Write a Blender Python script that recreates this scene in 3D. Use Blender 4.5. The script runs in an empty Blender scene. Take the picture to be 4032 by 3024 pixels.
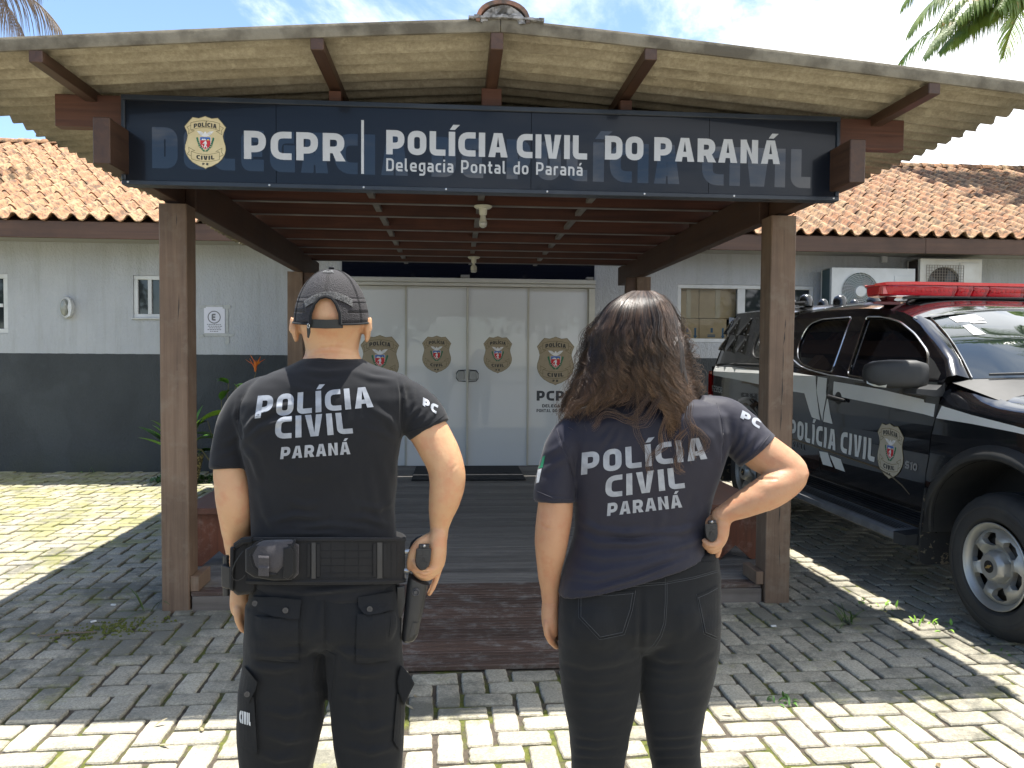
import bpy, bmesh, math, random
import numpy as np
from mathutils import Vector, Matrix
from mathutils.geometry import tessellate_polygon
from math import sin, cos, tan, pi, radians, sqrt, atan2

SC = bpy.context.scene
COL = SC.collection

# ------------------------------------------------------------------ camera
EYE = 1.45
FPX = 3000.3            # focal length in pixels of the 4032 px wide photograph
YAW, PITCH, ROLL = 0.0743, 0.0337, 0.0071
_cy, _sy = cos(YAW), sin(YAW)
_f = np.array([_sy * cos(PITCH), _cy * cos(PITCH), -sin(PITCH)])
_r0 = np.array([_cy, -_sy, 0.0])
_u0 = np.cross(_r0, _f)
_r = cos(ROLL) * _r0 + sin(ROLL) * _u0
_u = -sin(ROLL) * _r0 + cos(ROLL) * _u0
CAMP = np.array([0.0, 0.0, EYE])
cam = bpy.data.cameras.new('camera')
cam.sensor_width = 36.0
cam.lens = FPX / 4032.0 * 36.0
cam.clip_start = 0.05
cam.clip_end = 3000.0
camo = bpy.data.objects.new('camera', cam)
COL.objects.link(camo)
camo.matrix_world = Matrix(((_r[0], _u[0], -_f[0], 0.0), (_r[1], _u[1], -_f[1], 0.0),
                            (_r[2], _u[2], -_f[2], EYE), (0, 0, 0, 1)))
SC.camera = camo

# ------------------------------------------------------------------ world and sun
SUNV = Vector((0.12, 0.105, 1.0)).normalized()
SUN_EL = math.asin(SUNV.z)
SUN_ROT = atan2(SUNV.x, SUNV.y)
world = bpy.data.worlds.new('World')
SC.world = world
world.use_nodes = True
_nt = world.node_tree
for n in list(_nt.nodes):
    _nt.nodes.remove(n)


def wn(t, **k):
    n = _nt.nodes.new(t)
    for a, b in k.items():
        setattr(n, a, b)
    return n


def wmath(op, a, b=None, c=None):
    n = wn('ShaderNodeMath', operation=op)
    for i, v in enumerate((a, b, c)):
        if v is None:
            continue
        if isinstance(v, (int, float)):
            n.inputs[i].default_value = v
        else:
            _nt.links.new(v, n.inputs[i])
    return n.outputs[0]


sky = wn('ShaderNodeTexSky', sky_type='NISHITA', sun_disc=False)
sky.sun_elevation = SUN_EL
sky.sun_rotation = SUN_ROT
sky.air_density = 0.9
sky.dust_density = 0.15
sky.ozone_density = 1.6
_bg = wn('ShaderNodeBackground')
_bg.inputs['Strength'].default_value = 0.112
_out = wn('ShaderNodeOutputWorld')
_tc = wn('ShaderNodeTexCoord')
_sep = wn('ShaderNodeSeparateXYZ')
_nt.links.new(_tc.outputs['Generated'], _sep.inputs[0])
_zc = wmath('MAXIMUM', wmath('ADD', _sep.outputs[2], 0.12), 0.05)
_cu = wmath('DIVIDE', _sep.outputs[0], _zc)
_cv = wmath('DIVIDE', _sep.outputs[1], _zc)
_cmb = wn('ShaderNodeCombineXYZ')
_nt.links.new(_cu, _cmb.inputs[0])
_nt.links.new(_cv, _cmb.inputs[1])
_n1 = wn('ShaderNodeTexNoise')
_n1.inputs['Scale'].default_value = 1.15
_n1.inputs['Detail'].default_value = 9
_n1.inputs['Roughness'].default_value = 0.62
_n1.inputs['Distortion'].default_value = 0.5
_nt.links.new(_cmb.outputs[0], _n1.inputs['Vector'])
# more cloud towards the right hand side of the street (+X)
_bias = wmath('MULTIPLY', _sep.outputs[0], 0.36)
_cl = wmath('ADD', _n1.outputs['Fac'], _bias)
_mr = wn('ShaderNodeMapRange')
_mr.inputs['From Min'].default_value = 0.47
_mr.inputs['From Max'].default_value = 0.66
_mr.interpolation_type = 'SMOOTHSTEP'
_nt.links.new(_cl, _mr.inputs['Value'])
_mx = wn('ShaderNodeMix', data_type='RGBA')
_nt.links.new(_mr.outputs[0], _mx.inputs['Factor'])
_nt.links.new(sky.outputs[0], _mx.inputs[6])
_mx.inputs[7].default_value = (7.2, 7.4, 7.7, 1)
_nt.links.new(_mx.outputs[2], _bg.inputs['Color'])
_nt.links.new(_bg.outputs[0], _out.inputs[0])

sun = bpy.data.lights.new('sun', 'SUN')
sun.energy = 4.7
sun.angle = radians(0.53)
sun.color = (1.0, 0.955, 0.88)
suno = bpy.data.objects.new('sun', sun)
COL.objects.link(suno)
suno.location = (0, 0, 20)
suno.rotation_euler = SUNV.to_track_quat('Z', 'Y').to_euler()

SC.view_settings.view_transform = 'Standard'
SC.view_settings.look = 'None'
SC.view_settings.exposure = 1.34
SC.view_settings.gamma = 1.0
SC.view_settings.use_curve_mapping = False
SC.render.engine = 'CYCLES'
SC.cycles.max_bounces = 8
SC.cycles.transparent_max_bounces = 12


# ------------------------------------------------------------------ measuring helpers
def ray(px, py):
    """direction through a point of the photo, in pixels of a 2212 px wide copy"""
    d = _f * FPX + _r * (px * 1.8228 - 2016) - _u * (py * 1.8228 - 1512)
    return d / np.linalg.norm(d)


def on(px, py, ax, val):
    d = ray(px, py)
    return CAMP + d * ((val - CAMP[ax]) / d[ax])


# ------------------------------------------------------------------ materials
def srgb(r, g, b):
    f = lambda c: (c / 255.0 / 12.92) if c / 255.0 <= 0.04045 else ((c / 255.0 + 0.055) / 1.055) ** 2.4
    return (f(r), f(g), f(b), 1.0)


class NT:
    def __init__(s, name):
        m = bpy.data.materials.new(name)
        m.use_nodes = True
        s.m = m
        s.t = m.node_tree
        s.b = s.t.nodes['Principled BSDF']

    def n(s, t, **k):
        n = s.t.nodes.new(t)
        for a, b in k.items():
            setattr(n, a, b)
        return n

    def l(s, a, b):
        s.t.links.new(a, b)

    def coord(s, scale=(1, 1, 1), world_=False, rot=(0, 0, 0), rnd=0.0):
        if world_:
            g = s.n('ShaderNodeNewGeometry').outputs['Position']
        else:
            g = s.n('ShaderNodeTexCoord').outputs['Object']
        mp = s.n('ShaderNodeMapping')
        mp.inputs['Scale'].default_value = scale
        mp.inputs['Rotation'].default_value = rot
        s.l(g, mp.inputs[0])
        if rnd:
            oi = s.n('ShaderNodeObjectInfo')
            sc = s.n('ShaderNodeVectorMath', operation='SCALE')
            cb = s.n('ShaderNodeCombineXYZ')
            s.l(oi.outputs['Random'], cb.inputs[0])
            s.l(oi.outputs['Random'], cb.inputs[1])
            s.l(cb.outputs[0], sc.inputs[0])
            sc.inputs['Scale'].default_value = rnd
            s.l(sc.outputs[0], mp.inputs['Location'])
        return mp.outputs[0]

    def noise(s, co, scale, detail=4, rough=0.55, dist=0.0):
        n = s.n('ShaderNodeTexNoise')
        n.inputs['Scale'].default_value = scale
        n.inputs['Detail'].default_value = detail
        n.inputs['Roughness'].default_value = rough
        n.inputs['Distortion'].default_value = dist
        s.l(co, n.inputs['Vector'])
        return n.outputs['Fac']

    def ramp(s, v, lo, hi):
        m = s.n('ShaderNodeMapRange')
        m.inputs['From Min'].default_value = lo
        m.inputs['From Max'].default_value = hi
        s.l(v, m.inputs['Value'])
        return m.outputs[0]

    def mix(s, f, a, b):
        m = s.n('ShaderNodeMix', data_type='RGBA')
        for sock, v in ((m.inputs['Factor'], f), (m.inputs[6], a), (m.inputs[7], b)):
            if isinstance(v, (int, float)):
                sock.default_value = v
            elif isinstance(v, tuple):
                sock.default_value = v if len(v) == 4 else (*v, 1)
            else:
                s.l(v, sock)
        return m.outputs[2]

    def math(s, op, a, b=0.0, c=0.0):
        m = s.n('ShaderNodeMath', operation=op)
        for i, v in enumerate((a, b, c)):
            if isinstance(v, (int, float)):
                m.inputs[i].default_value = v
            else:
                s.l(v, m.inputs[i])
        return m.outputs[0]

    def bump(s, h, strength=0.5, dist=0.01, prev=None):
        b = s.n('ShaderNodeBump')
        b.inputs['Strength'].default_value = strength
        b.inputs['Distance'].default_value = dist
        s.l(h, b.inputs['Height'])
        if prev is not None:
            s.l(prev, b.inputs['Normal'])
        return b.outputs[0]

    def set(s, color=None, rough=None, normal=None, **k):
        if color is not None:
            if isinstance(color, tuple):
                s.b.inputs['Base Color'].default_value = color if len(color) == 4 else (*color, 1)
            else:
                s.l(color, s.b.inputs['Base Color'])
        if rough is not None:
            if isinstance(rough, (int, float)):
                s.b.inputs['Roughness'].default_value = rough
            else:
                s.l(rough, s.b.inputs['Roughness'])
        if normal is not None:
            s.l(normal, s.b.inputs['Normal'])
        for a, v in k.items():
            nm = {'metal': 'Metallic', 'spec': 'Specular IOR Level', 'coat': 'Coat Weight', 'coatr': 'Coat Roughness',
                  'trans': 'Transmission Weight', 'ior': 'IOR', 'sss': 'Subsurface Weight', 'sheen': 'Sheen Weight',
                  'alpha': 'Alpha', 'sheenr': 'Sheen Roughness', 'sssscale': 'Subsurface Scale'}[a]
            s.b.inputs[nm].default_value = v
        return s.m


def mk(name, c1, c2=None, rough=0.6, nscale=8.0, lo=0.35, hi=0.65, detail=5, stretch=(1, 1, 1), bstr=0.0, bscale=60.0,
       bdist=0.003, bstretch=None, rnd=3.0, world_=False, **k):
    """general purpose procedural material: two colours mixed by noise plus fine relief"""
    t = NT(name)
    co = t.coord(stretch, world_, rnd=0.0 if world_ else rnd)
    if c2 is not None:
        col = t.mix(t.ramp(t.noise(co, nscale, detail), lo, hi), c1, c2)
    else:
        col = c1
    nrm = None
    if bstr:
        co2 = t.coord(bstretch or stretch, world_, rnd=0.0 if world_ else rnd)
        nrm = t.bump(t.noise(co2, bscale, 4), bstr, bdist)
    return t.set(col, rough, nrm, **k)


def wood(name, dark, light, axis, rough=0.55, gr=38.0, wear=None, **k):
    """grain runs along axis (0,1,2)"""
    t = NT(name)
    sc = [gr, gr, gr]
    sc[axis] = gr * 0.035
    co = t.coord(tuple(sc), True)
    oi = t.n('ShaderNodeObjectInfo').outputs['Random']
    n1 = t.noise(co, 1.0, 6, 0.65, 0.6)
    col = t.mix(t.ramp(n1, 0.3, 0.7), dark, light)
    co2 = t.coord((1, 1, 1), True)
    kn = t.noise(co2, 2.3, 5, 0.6)
    col = t.mix(t.math('MULTIPLY', t.ramp(kn, 0.45, 0.75), 0.55), col, tuple(c * 0.45 for c in dark[:3]))
    hs = t.n('ShaderNodeHueSaturation')
    t.l(col, hs.inputs['Color'])
    t.l(t.math('ADD', t.math('MULTIPLY', oi, 0.5), 0.75), hs.inputs['Value'])
    col = hs.outputs[0]
    if wear is not None:
        w = t.noise(t.coord((3, 3, 3), True), 3.0, 9, 0.7)
        col = t.mix(t.math('MULTIPLY', t.ramp(w, 0.52, 0.66), wear[3]), col, (*wear[:3], 1))
    nb = t.bump(n1, 0.45, 0.003)
    rr = t.math('ADD', t.math('MULTIPLY', n1, 0.3), rough - 0.15)
    return t.set(col, rr, nb, **k)


# ------------------------------------------------------------------ objects
def tag(o, label=None, cat=None, group=None, kind=None):
    if label:
        o['label'] = label
    if cat:
        o['category'] = cat
    if group:
        o['group'] = group
    if kind:
        o['kind'] = kind
    return o


def thing(name, label, cat, loc=(0, 0, 0), group=None, rz=0.0):
    o = bpy.data.objects.new(name, None)
    o.empty_display_size = 0.1
    COL.objects.link(o)
    o.location = loc
    o.rotation_euler = (0, 0, rz)
    return tag(o, label, cat, group)


def link_mesh(name, me, parent=None, world=True):
    o = bpy.data.objects.new(name, me)
    COL.objects.link(o)
    if parent is not None:
        o.parent = parent
        if world:
            # meshes are authored in world coordinates: undo the parents' transform
            m = Matrix.Identity(4)
            chain = []
            q = parent
            while q is not None:
                chain.append(q)
                q = q.parent
            for q in reversed(chain):
                m = m @ q.matrix_parent_inverse @ Matrix.LocRotScale(q.location, q.rotation_euler, q.scale)
            o.matrix_parent_inverse = m.inverted()
    return o


class MB:
    """collects geometry for ONE mesh object"""

    def __init__(s):
        s.v = []
        s.f = []
        s.mi = []
        s.cur = 0
        s.M = None

    def add(s, vs, fs):
        o = len(s.v)
        if s.M is not None:
            vs = [tuple(s.M @ Vector(p)) for p in vs]
        s.v += [tuple(float(c) for c in p) for p in vs]
        s.f += [tuple(i + o for i in f) for f in fs]
        s.mi += [s.cur] * len(fs)
        return s

    def box(s, x0, x1, y0, y1, z0, z1, ch=0.0):
        if x0 > x1:
            x0, x1 = x1, x0
        if y0 > y1:
            y0, y1 = y1, y0
        if z0 > z1:
            z0, z1 = z1, z0
        if ch <= 0:
            vs = [(x, y, z) for z in (z0, z1) for y in (y0, y1) for x in (x0, x1)]
            fs = [(0, 2, 3, 1), (4, 5, 7, 6), (0, 1, 5, 4), (2, 6, 7, 3), (0, 4, 6, 2), (1, 3, 7, 5)]
            return s.add(vs, fs)
        bm = bmesh.new()
        bmesh.ops.create_cube(bm, size=1.0)
        for v in bm.verts:
            v.co = Vector(((x0 + x1) / 2 + v.co.x * (x1 - x0), (y0 + y1) / 2 + v.co.y * (y1 - y0),
                           (z0 + z1) / 2 + v.co.z * (z1 - z0)))
        bmesh.ops.bevel(bm, geom=list(bm.edges), offset=ch, segments=1, affect='EDGES', profile=0.5)
        bm.verts.index_update()
        s.add([v.co[:] for v in bm.verts], [tuple(v.index for v in f.verts) for f in bm.faces])
        bm.free()
        return s

    def obox(s, c, ex, ey, ez, ch=0.0):
        """oriented box: centre and three half-extent vectors"""
        c, ex, ey, ez = (np.array(a, float) for a in (c, ex, ey, ez))
        t = MB()
        lx, ly, lz = (np.linalg.norm(a) for a in (ex, ey, ez))
        t.box(-lx, lx, -ly, ly, -lz, lz, ch)
        A = np.array([ex / lx, ey / ly, ez / lz])
        return s.add([c + np.array(p) @ A for p in t.v], t.f)

    def quad(s, a, b, c, d):
        return s.add([a, b, c, d], [(0, 1, 2, 3)])

    def loft(s, rings, cap=True, close=True):
        n = len(rings[0])
        vs = [p for r in rings for p in r]
        fs = []
        for i in range(len(rings) - 1):
            for j in range(n if close else n - 1):
                k = (j + 1) % n
                fs.append((i * n + j, i * n + k, (i + 1) * n + k, (i + 1) * n + j))
        if cap and close:
            fs.append(tuple(range(n - 1, -1, -1)))
            m = (len(rings) - 1) * n
            fs.append(tuple(range(m, m + n)))
        return s.add(vs, fs)

    def tube(s, path, rad, n=8, cap=True, flat=1.0, up=(0, 0, 1)):
        path = [np.array(p, float) for p in path]
        if not hasattr(rad, '__len__'):
            rad = [rad] * len(path)
        rings = []
        ref = np.array(up, float)
        for i, p in enumerate(path):
            a = path[max(0, i - 1)]
            b = path[min(len(path) - 1, i + 1)]
            t = b - a
            t /= (np.linalg.norm(t) + 1e-12)
            x = np.cross(ref, t)
            if np.linalg.norm(x) < 1e-4:
                x = np.cross(np.array([1.0, 0, 0]), t)
            x /= np.linalg.norm(x)
            y = np.cross(t, x)
            rings.append([p + rad[i] * (cos(2 * pi * k / n) * x + flat * sin(2 * pi * k / n) * y) for k in range(n)])
        return s.loft(rings, cap)

    def lathe(s, prof, c, axis=2, n=20, ang=None):
        """prof: list of (radius, height) along axis"""
        rings = []
        for r, h in prof:
            ring = []
            for k in range(n):
                a = 2 * pi * k / n
                p = [r * cos(a), r * sin(a), h]
                if axis == 0:
                    p = [h, r * cos(a), r * sin(a)]
                elif axis == 1:
                    p = [r * sin(a), h, r * cos(a)]
                ring.append((p[0] + c[0], p[1] + c[1], p[2] + c[2]))
            rings.append(ring)
        return s.loft(rings, True)

    def prism(s, poly, mapf, thick):
        """extrude a 2D polygon: mapf(a, b, h) -> xyz"""
        n = len(poly)
        vs = [mapf(a, b, 0.0) for a, b in poly] + [mapf(a, b, thick) for a, b in poly]
        tr = tessellate_polygon([[Vector((a, b, 0)) for a, b in poly]])
        fs = [tuple(t) for t in tr] + [tuple(i + n for i in reversed(t)) for t in tr]
        fs += [(i, (i + 1) % n, (i + 1) % n + n, i + n) for i in range(n)]
        return s.add(vs, fs)

    def mesh(s, mats=None, smooth=False, name='m'):
        me = bpy.data.meshes.new(name)
        me.from_pydata(s.v, [], s.f)
        if mats is not None:
            for m in (mats if isinstance(mats, (list, tuple)) else [mats]):
                me.materials.append(m)
        if len(s.mi) == len(me.polygons) and max(s.mi or [0]) > 0:
            me.polygons.foreach_set('material_index', s.mi)
        bm = bmesh.new()
        bm.from_mesh(me)
        bmesh.ops.recalc_face_normals(bm, faces=bm.faces)
        bm.to_mesh(me)
        bm.free()
        if smooth:
            me.polygons.foreach_set('use_smooth', [True] * len(me.polygons))
            if smooth != 'all':
                me.set_sharp_from_angle(angle=radians(38 if smooth is True else smooth))
        me.update()
        return me

    def build(s, name, mats, parent=None, smooth=False, bevel=0.0, seg=2):
        o = link_mesh(name, s.mesh(mats, smooth, name), parent)
        if bevel:
            b = o.modifiers.new('bevel', 'BEVEL')
            b.width = bevel
            b.segments = seg
            b.limit_method = 'ANGLE'
        return o


def copy_tree(src, parent=None):
    c = src.copy()
    COL.objects.link(c)
    if parent is not None:
        c.parent = parent
    for ch in [o for o in bpy.data.objects if o.parent == src]:
        copy_tree(ch, c)
    return c


# ------------------------------------------------------------------ flat shapes laid on surfaces
def trapz(polys, ys_extra=(), nx=1):
    """even-odd fill of closed 2D polygons as exact trapezoids -> list of (y0,y1,(xl0,xr0),(xl1,xr1))"""
    ys = sorted(set([round(p[1], 7) for P in polys for p in P]))
    y_lo, y_hi = ys[0], ys[-1]
    ys = sorted(set(ys) | set(round(y, 7) for y in ys_extra if y_lo < y < y_hi))
    E = []
    for P in polys:
        for i in range(len(P)):
            a, b = P[i], P[(i + 1) % len(P)]
            if abs(a[1] - b[1]) < 1e-7:
                continue
            E.append((a, b) if a[1] < b[1] else (b, a))
    out = []
    for y0, y1 in zip(ys[:-1], ys[1:]):
        if y1 - y0 < 1e-6:
            continue
        ym = (y0 + y1) / 2
        act = []
        for a, b in E:
            if a[1] <= ym <= b[1]:
                g = lambda y: a[0] + (b[0] - a[0]) * (y - a[1]) / (b[1] - a[1])
                act.append((g(ym), g(y0), g(y1)))
        act.sort()
        for k in range(0, len(act) - 1, 2):
            L, R = act[k], act[k + 1]
            out.append((y0, y1, (L[1], R[1]), (L[2], R[2])))
    return out


def fill(mb, polys, mapf, step=None, off=0.0):
    """polys in 2D; mapf(a,b,off)->xyz ; step = largest cell (for draping over curved surfaces)"""
    ys = [p[1] for P in polys for p in P]
    ex = []
    if step:
        k = int((max(ys) - min(ys)) / step) + 1
        ex = [min(ys) + (max(ys) - min(ys)) * i / k for i in range(1, k)]
    for y0, y1, a, b in trapz(polys, ex):
        w = max(a[1] - a[0], b[1] - b[0])
        n = int(w / step) + 1 if step else 1
        for i in range(n):
            t0, t1 = i / n, (i + 1) / n
            p = [(a[0] + (a[1] - a[0]) * t0, y0), (a[0] + (a[1] - a[0]) * t1, y0),
                 (b[0] + (b[1] - b[0]) * t1, y1), (b[0] + (b[1] - b[0]) * t0, y1)]
            q = [mapf(x, y, off) for x, y in p]
            if a[1] - a[0] < 1e-6:
                mb.add([q[0], q[2], q[3]], [(0, 1, 2)])
            elif b[1] - b[0] < 1e-6:
                mb.add([q[0], q[1], q[2]], [(0, 1, 2)])
            else:
                mb.add(q, [(0, 1, 2, 3)])


def round_pts(pts, closed, seg=6):
    """pts: (x,y,r) -> polyline with rounded corners"""
    out = []
    n = len(pts)
    for i, p in enumerate(pts):
        r = p[2] if len(p) > 2 else 0
        if r <= 0 or (not closed and i in (0, n - 1)):
            out.append((p[0], p[1]))
            continue
        a = np.array(pts[i - 1][:2], float)
        b = np.array(p[:2], float)
        c = np.array(pts[(i + 1) % n][:2], float)
        u = a - b
        w = c - b
        lu, lw = np.linalg.norm(u), np.linalg.norm(w)
        u /= lu
        w /= lw
        r_ = min(r, lu * 0.499 if closed or i - 1 > 0 else lu * 0.98, lw * 0.499 if closed or i + 1 < n - 1 else lw * 0.98)
        p0 = b + u * r_
        p2 = b + w * r_
        for k in range(seg + 1):
            t = k / seg
            q = (1 - t) ** 2 * p0 + 2 * t * (1 - t) * b * 1.0 + t ** 2 * p2
            out.append((q[0], q[1]))
    return out


def stroke_poly(pts, w, closed):
    """offset polyline both sides (mitred) -> list of polygons for fill()"""
    P = [np.array(p, float) for p in pts]
    Q = [P[0]]
    for p in P[1:]:
        if np.linalg.norm(p - Q[-1]) > 1e-5:
            Q.append(p)
    P = Q
    n = len(P)
    L, R = [], []
    for i in range(n):
        if closed:
            a, b, c = P[i - 1], P[i], P[(i + 1) % n]
        else:
            a, b, c = P[max(0, i - 1)], P[i], P[min(n - 1, i + 1)]
        d1 = b - a
        d2 = c - b
        l1, l2 = np.linalg.norm(d1), np.linalg.norm(d2)
        if l1 < 1e-9:
            d1 = d2
            l1 = l2
        if l2 < 1e-9:
            d2 = d1
            l2 = l1
        d1 = d1 / l1
        d2 = d2 / l2
        n1 = np.array([-d1[1], d1[0]])
        n2 = np.array([-d2[1], d2[0]])
        m = n1 + n2
        m /= max(np.linalg.norm(m), 1e-6)
        k = w / 2 / max(0.35, m @ n1)
        L.append(tuple(b + m * k))
        R.append(tuple(b - m * k))
    if closed:
        return [L, R]
    return [L + R[::-1]]


def glyph(ch, w, W=0.66):
    """squarish bold sans: returns (advance, list of stroke/poly items). cap height 1"""
    a = w / 2
    t = 1 - a
    r = 0.26
    S = []
    s = lambda *p, closed=False: S.append(('s', p, closed))
    q = lambda *p: S.append(('q', p))
    wx = w * 1.08
    acc = None
    base = ch
    M = {'Í': 'I', 'Á': 'A', 'á': 'a', 'Ã': 'A'}
    if ch in M:
        base = M[ch]
    c = base
    if c == ' ':
        return 0.30, S
    if c == 'I':
        s((a, 0), (a, 1)); W = w
    elif c == 'P':
        s((a, 0), (a, t, 0.0), (W - a, t, r), (W - a, 0.36, r), (w, 0.36))
    elif c == 'R':
        s((a, 0), (a, t, 0.0), (W - a, t, r), (W - a, 0.40, r), (w, 0.40))
        q((W - wx * 1.0 - .02, 0), (W + .04, 0), (W * .62 + wx * .45, 0.36), (W * .62 - wx * .55, 0.36))
        q_ = None
    elif c in 'O0':
        s((a, a, r + .06), (a, t, r + .06), (W - a + .02, t, r + .06), (W - a + .02, a, r + .06), closed=True); W += .02
    elif c == 'D':
        s((a, a, 0), (a, t, 0), (W - a, t, r + .1), (W - a, a, r + .1), closed=True)
    elif c == 'C':
        s((W - .03, t), (a, t, r + .04), (a, a, r + .04), (W - .03, a)); W -= .03
    elif c == 'G':
        s((W - .02, t), (a, t, r + .04), (a, a, r + .04), (W - a, a, 0), (W - a, .52, 0), (W * .55, .52))
    elif c == 'L':
        s((a, 1), (a, a, 0.16), (W * .88, a)); W *= .88
    elif c == 'E':
        s((W * .9, t), (a, t, 0.1), (a, a, 0.1), (W * .9, a)); q((w, .5 - a), (W * .84, .5 - a), (W * .84, .5 + a), (w, .5 + a)); W *= .9
    elif c == 'A':
        W += .06
        m = W / 2
        q((0, 0), (wx, 0), (m + .02, 1), (m - wx * .62, 1))
        q((W - wx, 0), (W, 0), (m + wx * .62, 1), (m - .02, 1))
        q((wx * .8, .2), (W - wx * .8, .2), (W - wx, .2 + w * .85), (wx, .2 + w * .85))
    elif c == 'V':
        W += .02
        m = W / 2
        q((0, 1), (wx, 1), (m + .02, 0), (m - wx * .6, 0))
        q((W - wx, 1), (W, 1), (m + wx * .6, 0), (m - .02, 0))
    elif c == 'N':
        s((a, 0), (a, 1)); s((W - a, 0), (W - a, 1)); q((w * .9, 1), (w * .4, 1), (W - w * .9, 0), (W - w * .4, 0))
    elif c == 'T':
        s((0, t), (W, t)); s((W / 2, 0), (W / 2, 1 - w))
    elif c == 'S':
        s((W - .03, t), (a, t, .16), (a, .5, .16), (W - a, .5, .16), (W - a, a, .16), (.02, a))
    elif c == '1':
        s((.02, t - .08), (W * .4, t - .0, 0), (W * .4, 0)); W = W * .4 + a
    elif c == '2':
        s((0, t), (W - a, t, .2), (W - a, .5, .2), (a, .5, .15), (a, a, 0), (W, a))
    elif c == '3':
        s((0, t), (W - a, t, .2), (W - a, .5, .05), (W - a, a, .2), (0, a)); q((.15, .5 - a), (W - w, .5 - a), (W - w, .5 + a), (.15, .5 + a))
    elif c == '9':
        s((W - a, .45, 0), (a, .45, .15), (a, t, .15), (W - a, t, .15), (W - a, a, .15), (.05, a))
    elif c == '-':
        s((0, .45), (.3, .45)); W = .3
    # lower case (x-height .72)
    elif c == 'e':
        s((W * .85, a), (a, a, .2), (a, .72 - a, .2), (W * .88 - a, .72 - a, .2), (W * .88 - a, .34, 0), (w, .34)); W *= .88
    elif c == 'l':
        s((a, 1.02), (a, a, .1), (a + .16, a)); W = .26
    elif c == 'g':
        s((W * .85 - a, .1, 0), (a, .1, .18), (a, .72 - a, .18), (W * .85 - a, .72 - a, 0), (W * .85 - a, -.22, .15), (.05, -.22)); W *= .85
    elif c == 'a':
        s((.06, .72 - a), (W * .82 - a, .72 - a, .16), (W * .82 - a, 0)); s((W * .82 - w, a), (a, a, .12), (a, .38, .12), (W * .82 - w, .38)); W *= .82
    elif c == 'c':
        s((W * .72, .72 - a), (a, .72 - a, .2), (a, a, .2), (W * .72, a)); W *= .72
    elif c == 'i':
        s((a, 0), (a, .72)); q((0, .86), (w, .86), (w, 1.0), (0, 1.0)); W = w
    elif c == 'n':
        s((a, 0), (a, .72 - a, 0.0), (W * .85 - a, .72 - a, .2), (W * .85 - a, 0)); W *= .85
    elif c == 't':
        s((a + .08, .95), (a + .08, a, .14), (W * .6, a)); q((0, .72 - w), (.08, .72 - w), (.08, .72), (0, .72)); q((.08 + w, .72 - w), (W * .58, .72 - w), (W * .58, .72), (.08 + w, .72)); W *= .6
    elif c == 'd':
        s((W * .86 - a, 0), (W * .86 - a, 1.02)); s((W * .86 - w, .72 - a), (a, .72 - a, .2), (a, a, .2), (W * .86 - w, a)); W *= .86
    elif c == 'o':
        s((a, a, .22), (a, .72 - a, .22), (W * .88 - a, .72 - a, .22), (W * .88 - a, a, .22), closed=True); W *= .88
    elif c == 'r':
        s((a, 0), (a, .72 - a, .08), (W * .6, .72 - a)); W *= .6
    if ch in M and ch != 'Ã':
        h = 1.08 if ch != 'á' else .82
        m = W / 2
        q((m - w * .35, h), (m + w * .45, h), (m + w * 1.25, h + .21), (m + w * .2, h + .21))
    return W, S


def text_width(txt, w, W, sp):
    x = 0
    for ch in txt:
        x += glyph(ch, w, W)[0] + sp
    return x - sp


def lettering(mb, txt, mapf, x0, y0, h, w=0.22, W=0.66, sp=0.13, width=None, step=None, off=0.0, align='l', slant=0.0):
    """lays the text on the surface mapf(a,b,off)"""
    tw = text_width(txt, w, W, sp)
    sx = h if width is None else width / tw
    if align == 'c':
        x0 -= tw * sx / 2
    x = 0
    k = 0
    for ch in txt:
        adv, items = glyph(ch, w, W)
        for it in items:
            if it[0] == 's':
                pts = [(p[0], p[1], p[2] if len(p) > 2 else 0) for p in it[1]]
                polys = stroke_poly(round_pts(pts, it[2]), w, it[2])
            else:
                pts = list(it[1])
                polys = [pts]
            P = [[(x0 + (x + p[0] + slant * p[1]) * sx, y0 + p[1] * h) for p in poly] for poly in polys]
            fill(mb, P, mapf, step, off + (k % 3) * 0.00025)
            k += 1
        x += adv + sp
    return x0, x0 + tw * sx


def line_poly(pts, w):
    return stroke_poly([(float(a), float(b)) for a, b in pts], w, False)

# ------------------------------------------------------------------ shared materials
M = {}
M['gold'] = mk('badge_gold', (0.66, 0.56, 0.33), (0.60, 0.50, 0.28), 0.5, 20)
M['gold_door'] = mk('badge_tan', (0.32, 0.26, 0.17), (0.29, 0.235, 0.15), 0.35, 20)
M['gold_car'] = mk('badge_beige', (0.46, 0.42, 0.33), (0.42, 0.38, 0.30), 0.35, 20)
M['b_line'] = mk('badge_line', (0.16, 0.13, 0.06), None, 0.6)
M['b_ink'] = mk('badge_ink', (0.03, 0.03, 0.03), None, 0.6)
M['b_white'] = mk('badge_white', (0.75, 0.75, 0.75), None, 0.5)
M['b_blue'] = mk('badge_blue', (0.03, 0.12, 0.42), None, 0.5)
M['b_red'] = mk('badge_red', (0.55, 0.02, 0.03), None, 0.5)
M['b_green'] = mk('badge_green', (0.01, 0.14, 0.07), None, 0.5)
M['b_yellow'] = mk('badge_yellow', (0.80, 0.62, 0.12), None, 0.5)


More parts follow.
